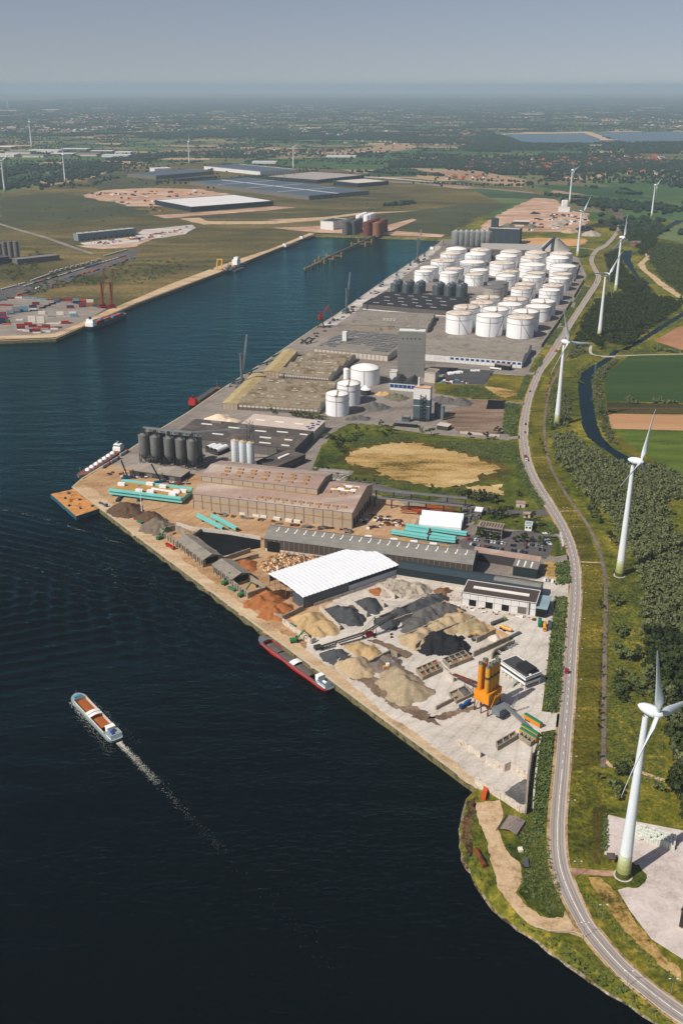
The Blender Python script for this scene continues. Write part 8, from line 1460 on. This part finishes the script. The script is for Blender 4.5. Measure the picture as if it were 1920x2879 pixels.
for i, (u, v, s) in enumerate(((1688, 1712, 1.9), (1690, 1795, 1.1), (1689, 1817, 1.0), (1690, 1838, .9), (1687, 1880, 1.2), (1687, 1902, 1.4), (1685, 1970, 1.6), (1684, 1990, 1.4), (1684, 2010, 1.4), (1683, 2032, 1.3), (1682, 2052, 1.4), (1680, 2135, 1.7), (1683, 2195, 1.6), (1533, 1284, 1.7), (1522, 1258, 1.8), (1517, 1245, 1.6), (1527, 1275, 1.5), (1552, 1058, 1.5), (1547, 1072, 1.6), (1543, 1088, 1.5), (1538, 1102, 1.4), (1535, 1120, 1.3), (1560, 1036, 1.4))): g = G(u, v); tree('sapling', g.x, g.y, s, 'small dark avenue tree on the left edge of the cycle path, %s' % ('lower stretch' if v > 1600 else 'upper stretch'), 'avenue trees along the cycle path, %s stretch' % ('lower' if v > 1600 else 'upper'))
for u, v, k, s in ((930, 1235, 'bush', 1.6), (940, 1238, 'bush', 1.8), (953, 1240, 'dark', .8), (968, 1243, 'bush', 1.7), (915, 1232, 'bush', 1.6), (895, 1178, 'bush', 1.8), (822, 1170, 'bush', 1.6), (834, 1172, 'bush', 1.7), (848, 1174, 'bush', 1.9), (862, 1176, 'bush', 1.9), (768, 1163, 'bush', 2.0), (875, 1177, 'bush', 1.7), (907, 1180, 'bush', 1.6)): g = G(u, v); tree(k, g.x, g.y, s, 'dark bush at the foot of the old warehouse and nearest white tank', 'bushes by the old warehouse')
for u, v, k, s in ((1070, 1200, 'dark', .8), (995, 1232, 'bush', 1.6), (1008, 1226, 'bush', 1.5), (990, 1240, 'bush', 1.6), (1080, 1225, 'bush', 1.8), (1095, 1212, 'bush', 2.0), (1100, 1220, 'bush', 1.6), (955, 1262, 'dark', .9), (962, 1270, 'bush', 1.7), (948, 1258, 'bush', 1.6), (1000, 1205, 'bush', 1.2), (1030, 1208, 'bush', 1.0), (1060, 1215, 'bush', 1.0), (1182, 1215, 'bush', 1.4), (1212, 1224, 'dark', .9), (1320, 1232, 'dark', .7), (1368, 1235, 'dark', .8), (1388, 1237, 'bush', 1.4), (1400, 1220, 'dark', .9), (925, 1300, 'bush', .9), (970, 1215, 'bush', 1.1)): g = G(u, v); tree(k, g.x, g.y, s, 'green bush on the lush meadow above the dry patch', 'bushes of the lush meadow')
for i in range(17): f = i / 16; g = G(1285 + 112 * f + random.uniform(-3, 3), 1398 + 18 * f + random.uniform(-4, 6)); tree('poplar', g.x, g.y, random.uniform(.75, .95), 'dense grey green tree in the clump by the service road', 'trees of the clump by the service road')
for u, v, k, s in ((1385, 1452, 'dark', .7), (1426, 1455, 'dark', 1.3), (1408, 1457, 'dark', .9), (1372, 1460, 'sapling', 2.2), (1396, 1463, 'sapling', 2.2), (1440, 1470, 'sapling', 2), (1497, 1462, 'sapling', 2.4), (1506, 1478, 'bush', 2), (1476, 1464, 'sapling', 2), (1345, 1512, 'dark', .8), (1365, 1517, 'dark', .8), (1388, 1520, 'dark', .85), (1447, 1525, 'dark', .8), (1472, 1527, 'dark', .8), (1495, 1525, 'dark', .6), (1518, 1533, 'dark', .8), (1550, 1512, 'bush', 1.2), (1458, 1392, 'bush', 1.6), (1209, 1390, 'sapling', 2), (1215, 1383, 'sapling', 1.8), (1234, 1393, 'sapling', 2), (981, 1353, 'sapling', 1.7), (1002, 1357, 'sapling', 1.7), (1026, 1360, 'sapling', 1.7), (1051, 1363, 'sapling', 1.7)): g = G(u, v); tree(k, g.x, g.y, s, 'small ornamental tree near the offices and the service road', 'ornamental trees by the offices')
# hedges of reeds along the road ditch and scrub belts: ground cover
def strip(px, gap, r, h, n=1): return [(x, y, random.uniform(*r), random.uniform(*h)) for x, y in scatter(px, gap)]
reeds = strip([(1560, 1682), (1592, 1684), (1583, 1800), (1573, 1960), (1566, 2003), (1528, 2002), (1535, 1930), (1548, 1800)], 1.5, (.6, 2.0), (.9, 3.6)) + strip([(1522, 2062), (1555, 2062), (1545, 2160), (1530, 2260), (1520, 2350), (1500, 2340), (1500, 2220), (1510, 2110)], 1.6, (.6, 1.9), (.7, 3.2)) + strip([(1440, 1290), (1462, 1290), (1490, 1360), (1530, 1420), (1515, 1425), (1480, 1380)], 1.8, (1, 1.6), (1.6, 2.6)) + strip([(1562, 1590), (1598, 1580), (1600, 1640), (1564, 1648)], 1.8, (1.2, 2.0), (2, 4)) + strip([(1528, 1470), (1560, 1480), (1570, 1498), (1540, 1500)], 2, (1, 1.6), (1.6, 2.6))
reeds += strip([(1420, 1135), (1462, 1140), (1445, 1225), (1412, 1220)], 2.2, (1.2, 2), (2, 3.4)) + strip([(1476, 1056), (1490, 1058), (1465, 1125), (1452, 1120)], 2, (1.2, 1.8), (2, 3)) + strip([(1512, 1012), (1528, 1000), (1520, 1030), (1500, 1040)], 2.2, (1.2, 2), (2, 3.4)) + strip([(1535, 965), (1565, 925), (1580, 930), (1550, 970)], 2.2, (1.2, 2), (2, 3)) + strip([(1565, 905), (1600, 862), (1615, 870), (1585, 915)], 2.2, (1.2, 2), (2, 3)) + strip([(1612, 850), (1635, 815), (1650, 820), (1625, 855)], 2.4, (1.2, 2), (2, 3)) + strip([(1622, 700), (1650, 702), (1655, 720), (1628, 722)], 3, (1.5, 2.4), (2, 4))
cloud_mesh('reeds', reeds, F_REED, 5, nleaf=22, leaf=.36)
low_ = strip([(1200, 1240), (1290, 1242), (1440, 1246), (1455, 1265), (1445, 1295), (1400, 1298), (1290, 1268), (1210, 1250)], 2.6, (1.2, 2), (.8, 1.6)) + strip([(970, 1225), (1060, 1235), (1110, 1222), (1180, 1232), (1120, 1238), (1060, 1252), (1000, 1262)], 2.6, (1, 1.8), (.7, 1.4)) + strip([(890, 1330), (1060, 1345), (1180, 1365), (1170, 1378), (1000, 1350)], 3, (1, 1.8), (.6, 1.2)) + strip([(1250, 1105), (1285, 1088), (1335, 1085), (1390, 1110), (1330, 1118)], 2.2, (1, 1.8), (.8, 1.8)) + strip([(1640, 1620), (1800, 1640), (1810, 1960), (1860, 2080), (1870, 2240), (1700, 2140), (1702, 1700)], 3.6, (.8, 1.6), (.5, 1.3)) + strip([(1462, 2300), (1540, 2350), (1585, 2560), (1540, 2570), (1465, 2500)], 2.4, (.8, 1.5), (.5, 1.4)) + strip([(1322, 2240), (1332, 2300), (1322, 2400), (1370, 2500), (1330, 2450), (1305, 2370)], 2.4, (.6, 1.1), (.4, .9)) + strip([(1625, 2500), (1650, 2540), (1760, 2660), (1900, 2780), (1940, 2830), (1920, 2770), (1780, 2650), (1680, 2540)], 2.4, (.8, 1.4), (.5, 1.2)) + strip([(1450, 2590), (1560, 2640), (1660, 2680), (1900, 2879), (1860, 2875), (1640, 2745), (1520, 2650)], 2.6, (.7, 1.3), (.4, .9)) + strip([(1708, 2390), (1690, 2400), (1696, 2290), (1706, 2290)], 1.4, (.8, 1.2), (1, 1.6))
cloud_mesh('undergrowth', low_, F_BSH, 6, nleaf=16, leaf=.42)
tuft = strip([(1640, 1600), (1690, 1600), (1696, 1900), (1690, 2150), (1605, 2160), (1618, 1990), (1630, 1800)], 2.6, (.6, 1.2), (.2, .55)) + strip([(1500, 1300), (1540, 1290), (1590, 1400), (1660, 1520), (1690, 1600), (1634, 1600), (1600, 1480)], 2.8, (.6, 1.2), (.2, .55)) + strip([(1605, 2165), (1700, 2160), (1700, 2270), (1660, 2420), (1605, 2430), (1592, 2330)], 2.6, (.6, 1.2), (.2, .5))
cloud_mesh('dry_grass', tuft, F_DRY, 9, nleaf=10, leaf=.5)
# river side and scrub woods further off
scr = strip([(1640, 900), (1680, 850), (1720, 830), (1800, 830), (1920, 850), (1920, 860), (1850, 905), (1800, 945), (1760, 975), (1700, 960), (1690, 985), (1640, 960), (1610, 980)], 8.5, (4, 6.5), (6, 11)) + strip([(1750, 660), (1790, 640), (1850, 640), (1840, 690), (1800, 720), (1790, 700)], 9, (4, 7), (7, 11)) + strip([(1700, 720), (1740, 700), (1750, 760), (1810, 800), (1850, 850), (1780, 840), (1720, 800)], 8.5, (4, 6), (5, 9))
cloud_mesh('scrub_wood', scr, F_DRK, 11, nleaf=110, leaf=.2)
scr2 = strip([(1815, 700), (1850, 685), (1920, 690), (2000, 700), (2000, 840), (1920, 830), (1850, 775)], 7.5, (3.5, 5.5), (3, 6.5)); cloud_mesh('scrub_wood', scr2, F_BSH, 12, nleaf=70, leaf=.24)
bank_ = strip([(1665, 1060), (1690, 1035), (1730, 1015), (1742, 1010), (1700, 1050), (1690, 1080), (1695, 1130), (1702, 1180), (1722, 1230), (1735, 1255), (1710, 1245), (1690, 1210), (1676, 1170), (1670, 1120)], 4.5, (2, 3.4), (3, 5.5)) + strip([(1550, 1120), (1575, 1110), (1600, 1130), (1595, 1200), (1545, 1210)], 5, (2.4, 4), (4, 8)) + strip([(1600, 985), (1640, 970), (1640, 995), (1600, 1010)], 5, (2.6, 4), (4, 7)) + strip([(1650, 1085), (1610, 1060), (1640, 1030), (1680, 1010), (1640, 1045), (1622, 1075)], 5, (1.5, 2.5), (1.5, 3)) + strip([(1810, 1298), (1855, 1305), (1890, 1325), (1890, 1335), (1850, 1318)], 4.5, (1.8, 3), (2, 4)) + strip([(1765, 1125), (1780, 1128), (1790, 1136), (1765, 1134)], 6, (3, 5), (4, 7)) + strip([(1830, 1128), (1900, 1130), (1900, 1137), (1830, 1136)], 9, (3, 5), (4, 8)) + strip([(1830, 975), (1920, 990), (1920, 998), (1835, 985)], 8, (3, 5), (4, 7))
cloud_mesh('riverside_scrub', bank_, F_POP, 13, nleaf=70, leaf=.24)
mead = []
for px, gap in (([(0, 760), (120, 700), (110, 760), (40, 790)], 16), ([(60, 815), (190, 775), (300, 780), (300, 800), (200, 800), (90, 835)], 14), ([(310, 750), (440, 730), (540, 745), (520, 760), (390, 805), (310, 790)], 22), ([(400, 720), (600, 730), (660, 735), (500, 800)], 60), ([(1030, 478 + 110), (1120, 578), (1125, 585), (1040, 592)], 26), ([(1265, 640), (1310, 600), (1330, 605), (1280, 655)], 22), ([(880, 600), (1150, 590), (1000, 560), (860, 580)], 110), ([(0, 600), (300, 560), (430, 600), (200, 640)], 90)): mead += [(x, y, random.uniform(3, 6), random.uniform(3, 6)) for x, y in scatter(px, gap) if noise.noise(Vector((x * .012, y * .012, 8))) > -.25]
cloud_mesh('meadow_shrubs', mead, F_BSH, 14, nleaf=40, leaf=.3)
# ---- far country: woods, hedges and villages
def blobs(name, A, mats, sub=1):
    """A: x, y, r, h rows; faceted lumps for woods and hedges kilometres away"""
    t = (1 + 5 ** .5) / 2; v0 = np.array([(-1, t, 0), (1, t, 0), (-1, -t, 0), (1, -t, 0), (0, -1, t), (0, 1, t), (0, -1, -t), (0, 1, -t), (t, 0, -1), (t, 0, 1), (-t, 0, -1), (-t, 0, 1)]) / 1.9; f0 = np.array([(0, 11, 5), (0, 5, 1), (0, 1, 7), (0, 7, 10), (0, 10, 11), (1, 5, 9), (5, 11, 4), (11, 10, 2), (10, 7, 6), (7, 1, 8), (3, 9, 4), (3, 4, 2), (3, 2, 6), (3, 6, 8), (3, 8, 9), (4, 9, 5), (2, 4, 11), (6, 2, 10), (8, 6, 7), (9, 8, 1)])
    A = np.asarray(A, float); n = len(A); J = v0[None] * rng.uniform(.72, 1.25, (n, 12, 1)); an = rng.uniform(0, 6.28, n); c, s = np.cos(an)[:, None], np.sin(an)[:, None]
    X = (J[..., 0] * c - J[..., 1] * s) * A[:, 2:3] + A[:, 0:1]; Y = (J[..., 0] * s + J[..., 1] * c) * A[:, 2:3] + A[:, 1:2]; Z = (J[..., 2] * .5 + .5) * A[:, 3:4]
    return tag(np_mesh(name, np.stack([X, Y, Z], -1).reshape(-1, 3), (f0[None] + (np.arange(n) * 12)[:, None, None]).reshape(-1, 3), mats, mi=np.repeat(rng.integers(0, len(mats), n), 20)), kind='stuff')
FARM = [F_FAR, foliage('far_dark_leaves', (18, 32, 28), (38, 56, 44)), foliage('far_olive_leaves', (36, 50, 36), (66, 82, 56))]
T = []
for (i, j), (kind, c_) in FCELLS.items():
    p00, p10, p01, p11 = (np.array(fw(i + a, j + b)) for a, b in ((0, 0), (1, 0), (0, 1), (1, 1))); y = p00[1]; dst = y / 5000.0
    if y < 3900: continue
    sp = max(10.0, 9.0 * dst); r = random.Random(i * 13 + j * 7)
    if kind == 'wood':
        n = int(250 * 165 / sp ** 2)
        for _ in range(n): a, b = r.random(), r.random(); q = p00 * (1 - a) * (1 - b) + p10 * a * (1 - b) + p01 * (1 - a) * b + p11 * a * b; T.append((q[0], q[1], sp * r.uniform(.55, .9), r.uniform(9, 16)))
    else:
        for a, b in ((p00, p10), (p00, p01)):
            if r.random() < .44:
                n = int(np.linalg.norm(b - a) / (sp * 1.1))
                for k in range(n):
                    if r.random() < .25: continue
                    q = a + (b - a) * (k + r.random() * .8) / n; T.append((q[0] + r.uniform(-5, 5), q[1] + r.uniform(-5, 5), sp * r.uniform(.4, .8), r.uniform(5, 13)))
        for _ in range(2): a, b = r.random(), r.random(); q = p00 * (1 - a) * (1 - b) + p10 * a * (1 - b) + p01 * (1 - a) * b + p11 * a * b; T.append((q[0], q[1], sp * .5, 9))
def belt(px, n, w, r=(7, 12), h=(9, 15)):
    P = [G(*p) for p in px]; L = [(b - a).length for a, b in zip(P, P[1:])]
    for a, b, l in zip(P, P[1:], L):
        for _ in range(int(n * l / sum(L))): q = a.lerp(b, random.random()); T.append((q.x + random.gauss(0, w), q.y + random.gauss(0, w), random.uniform(*r), random.uniform(*h)))
belt([(0, 530), (150, 505), (260, 485), (290, 468)], 420, 70); belt([(0, 480), (150, 470), (330, 460)], 260, 90); belt([(440, 440), (560, 432), (700, 445)], 300, 90); belt([(1530, 548), (1600, 555), (1680, 562), (1720, 575)], 160, 14, (5, 9), (6, 11)); belt([(1680, 570), (1790, 585), (1880, 592)], 330, 55); belt([(1780, 620), (1830, 660)], 120, 40); belt([(1400, 398), (1530, 405), (1650, 412), (1800, 408), (1920, 400)], 700, 130, (9, 16)); belt([(1760, 425), (1850, 415), (1920, 420)], 300, 160, (9, 16)); belt([(1480, 388), (1380, 372), (1300, 370)], 260, 200, (10, 16)); belt([(1380, 458), (1600, 462), (1830, 470)], 240, 60); belt([(1180, 440), (1300, 450), (1400, 445)], 200, 120); belt([(1480, 520), (1640, 524), (1760, 548), (1820, 545)], 110, 8, (5, 9)); belt([(1300, 480), (1360, 488), (1420, 488)], 60, 20); belt([(1100, 580), (1155, 572)], 40, 10, (5, 8)); belt([(1000, 484), (1160, 490), (1250, 496)], 90, 20); belt([(740, 430), (960, 425), (1050, 440)], 240, 90)
HS = []                                                         # houses: x, y, size
def village(u, v, n, sx, sy):
    c = G(u, v)
    for _ in range(n): HS.append((c.x + random.gauss(0, sx), c.y + random.gauss(0, sy), random.uniform(.8, 1.25)))
    for _ in range(int(n * 1.5)): T.append((c.x + random.gauss(0, sx * 1.15), c.y + random.gauss(0, sy * 1.2), random.uniform(5, 8), random.uniform(5, 8)))
for a in ((1480, 470, 46, 170, 110), (1560, 464, 40, 150, 110), (1690, 455, 50, 160, 140), (1780, 450, 40, 130, 130), (1380, 462, 22, 140, 110), (1880, 487, 14, 90, 60), (1330, 502, 10, 70, 30), (900, 428, 22, 200, 100), (700, 430, 26, 220, 140), (1150, 398, 26, 300, 200), (1420, 415, 20, 200, 120)): village(*a)
FARV = [(u, v) for u, v in ((250, 340), (420, 330), (560, 345), (150, 320), (760, 320), (960, 330), (1100, 315), (1250, 330), (1400, 330), (1800, 335), (1900, 350), (1650, 315), (330, 360), (600, 370), (60, 360), (820, 375))]
BH = []
for u, v in FARV:
    c = G(u, v); k = c.y / 9000
    for _ in range(46): BH.append((c.x + random.gauss(0, 420 * k), c.y + random.gauss(0, 420 * k), random.uniform(1.0, 2.2)))
    for _ in range(110): T.append((c.x + random.gauss(0, 520 * k), c.y + random.gauss(0, 520 * k), random.uniform(9, 16), random.uniform(7, 12)))
KEEP = [[tuple(G(*p).xy) for p in px] for px in ([(1380, 373), (1650, 368), (1740, 402.5), (1560, 407), (1470, 405)], [(1650, 370), (2150, 368), (2150, 401), (1745, 402)], [(1470, 482), (1920, 484), (1920, 550), (1720, 545), (1500, 528)], [(900, 430), (1140, 402), (1180, 415), (960, 437)], [(1150, 472), (1330, 478), (1480, 505), (1300, 505)])]
MINY = G(960, 470).y
T = [q for k, q in enumerate(T) if not any(inside(q[:2], p) for p in KEEP[:2]) and not (any(inside(q[:2], p) for p in KEEP[2:]) and k % 9)]
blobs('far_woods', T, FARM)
HW = [M('house_white', C(232, 228, 220)), M('house_brick', C(176, 120, 98)), M('house_cream', C(214, 198, 174))]; HR = [M('roof_red', C(176, 96, 74)), M('roof_grey', C(110, 108, 110)), M('roof_brown', C(128, 92, 76))]; HP = {}
def house_mesh(w, r):
    mb = MB(); mb.ob((-6, -4, 0), (12, 0, 0), (0, 8, 0), (0, 0, 5.5), 0); mb.add([(-6.3, -4.4, 5.4), (6.3, -4.4, 5.4), (6.3, 4.4, 5.4), (-6.3, 4.4, 5.4), (-6.3, 0, 9.6), (6.3, 0, 9.6)], [(0, 1, 5, 4), (3, 4, 5, 2), (0, 4, 3), (1, 2, 5)], 1); mb.ob((2, .3, 7), (1, 0, 0), (0, 1, 0), (0, 0, 3.4), 0)
    for x in (-4, 0.6, 3.6): mb.ob((x, -4.06, 2.6), (1.4, 0, 0), (0, .05, 0), (0, 0, 1.5), 2)
    return mb.build('house', [HW[w], HR[r], DARK])
for i, (x, y, s) in enumerate(HS[:290]):
    k = (random.choice((0, 0, 0, 1, 2)), random.choice((0, 0, 1, 2)))
    if k not in HP: o = HP[k] = house_mesh(*k)
    else: o = HP[k].copy(); COL.objects.link(o)
    o.location = (x, y, .5); o.rotation_euler = (0, 0, random.choice((.2, 1.75)) + random.uniform(-.2, .2)); o.scale = (s * 1.5, s * 1.5, s * 1.3); wn, rn = ('white', 'brick', 'cream')[k[0]], ('red', 'grey', 'brown')[k[1]]; tag(o, '%s walled house with a %s roof among the trees of the distant villages' % (wn, rn), 'house', 'distant %s houses with %s roofs' % (wn, rn))
mb = MB()
for x, y, s in BH: mb.box((x, y, 0), (14 * s, 10 * s, 7), random.uniform(-.2, .2), random.choice((0, 0, 1)))
tag(mb.build('far_houses', [HW[0], HR[0]]), kind='stuff')
for i, (u, v, w, d, h) in enumerate(((130, 428, 190, 90, 12), (215, 424, 160, 80, 12), (60, 432, 150, 90, 14), (20, 440, 120, 80, 12), (180, 437, 130, 70, 11), (250, 438, 120, 80, 11), (330, 441, 150, 70, 11), (290, 430, 130, 60, 12), (100, 442, 120, 60, 12), (350, 432, 90, 60, 10), (10, 418, 140, 90, 12), (15, 312, 420, 120, 16), (145, 310, 260, 100, 14), (285, 306, 260, 90, 14), (640, 374, 180, 60, 10), (960, 470 - 28, 160, 50, 9), (615, 315, 200, 90, 14), (1500, 322, 260, 90, 12), (1700, 320, 240, 80, 12), (1830, 305, 380, 90, 14), (1760, 325, 200, 70, 12), (745, 459, 120, 50, 9), (1710, 397, 120, 40, 9), (1673, 412, 90, 40, 12))):
    g = G(u, v); t = thing('far_factory', '%s factory hall in the haze, %s from the left' % (('low white', 'pale grey', 'long white', 'small pale')[i % 4], ORD[sorted(range(24), key=lambda q: (17 * q) % 24).index(i) % 20]) if i > 20 else '%s roofed hall of the far industrial estates, number %d of them' % (('white', 'pale grey', 'grey')[i % 3], i + 1), 'factory hall', g, 'far factory halls'); mb = MB(); mb.box(g, (w, d, h), -.12); mb.build('wall', (WH, GREYW, CONCL)[i % 3], t); mb = MB(); mb.box(g + Vector((0, 0, h + .05)), (w + 2, d + 2, 1), -.12); mb.build('roof', (LROOF, LROOF, GREYR)[i % 3], t)
# ---- loose gear and stacks lying about the yards
def clutter(label, name, cat, px, n, cols, sz, hmax, z=0.2):
    for x, y in (lambda q: random.sample(q, min(n, len(q))))(scatter(px, 1.5)):
        mb = MB(); a = random.uniform(-.4, .4)
        for _ in range(3): mb.box((x + random.uniform(-.5, .5) * sz, y + random.uniform(-.3, .3) * sz, z), (sz * random.uniform(.4, 1), sz * random.uniform(.2, .6), hmax * random.uniform(.3, 1)), a, random.randrange(len(cols)))
        tag(mb.build(name, cols, loc=(x, y, 0)), label, cat, label + 's')
clutter('stack of steel parts along the foot of the beige hall', 'parts_stack', 'stack', [(545, 1436), (990, 1492), (985, 1500), (545, 1443)], 34, [RUST, DSTEEL, STEEL, GREYW], 4.5, 1.5)
clutter('pile of gear on the sand yard near the low grey shed', 'gear_pile', 'gear', [(295, 1330), (360, 1322), (470, 1362), (540, 1368), (520, 1350), (370, 1345), (330, 1345)], 26, [RUST, WHITE, BLC, DSTEEL], 3.5, 1.6)
clutter('pile of white and rusty fittings in the steel yard', 'fittings_pile', 'fittings', [(1010, 1460), (1080, 1440), (1135, 1470), (1140, 1490), (1090, 1490), (1030, 1490)], 30, [WHITE, RUST, DSTEEL], 4, 1.6)
clutter('scaffold part stack beside the small white pavilion', 'scaffold_stack', 'scaffolding', [(1298, 1440), (1345, 1430), (1350, 1460), (1305, 1470)], 26, [STEEL, DSTEEL, GREYW], 4, 4.5)
clutter('pallet stack on the dark asphalt plot', 'pallet_stack', 'pallets', [(1242, 1066), (1300, 1072), (1330, 1080), (1242, 1078)], 14, [WHITE, RUST, CCOL['light blue']], 5, 2.2)
clutter('white packed block stack on the dark asphalt plot', 'block_stack', 'blocks', [(1270, 1040), (1340, 1043), (1330, 1056), (1265, 1060)], 5, [WHITE], 9, 2.6)
clutter('quay gear beside the storage sheds on the right quay', 'quay_gear', 'gear', [(640, 1090), (740, 1030), (950, 890), (1110, 780), (1200, 725), (1210, 730), (1120, 790), (960, 900), (750, 1045), (650, 1105)], 46, [DSTEEL, CW_, RUST, BLC], 5, 2.6)
clutter('machine or skip on the distant recycling site', 'site_machine', 'machine', [(1345, 650), (1400, 640), (1560, 600), (1640, 610), (1640, 636), (1500, 655)], 44, [DSTEEL, RUST, CCOL['navy'], WHITE], 11, 4, .9)
clutter('machine or cabin on the pink building site', 'site_machine', 'machine', [(250, 545), (540, 535), (600, 545), (430, 560), (470, 600), (440, 604), (330, 568)], 46, [DSTEEL, WHITE, CCOL['navy'], ORG], 11, 5, 1.2)
clutter('parked vehicle on the pale yard by the left grey hall', 'yard_vehicle', 'vehicle', [(235, 684), (390, 668), (460, 655), (540, 636), (520, 655), (390, 678), (300, 690)], 40, [DSTEEL, WHITE, CCOL['red'], ORG], 9, 3, 1.5)
clutter('spare block or pallet at the edge of the gravel yard', 'block_stack', 'blocks', [(1290, 1702), (1500, 1738), (1500, 1744), (1290, 1712)], 18, [CONCL, WHITE, RUST], 2.6, 1.4)
clutter('white concrete block stack beside the workshop', 'block_stack', 'blocks', [(1262, 1672), (1298, 1662), (1294, 1690), (1268, 1688)], 22, [BLOCKW, CONCL], 4, 1.6)
clutter('old loading part lying by the banded gravel walls', 'belt_part', 'belt part', [(1325, 1765), (1372, 1768), (1340, 1800), (1320, 1790)], 12, [DSTEEL, STEEL, YEL], 6, 1.6)
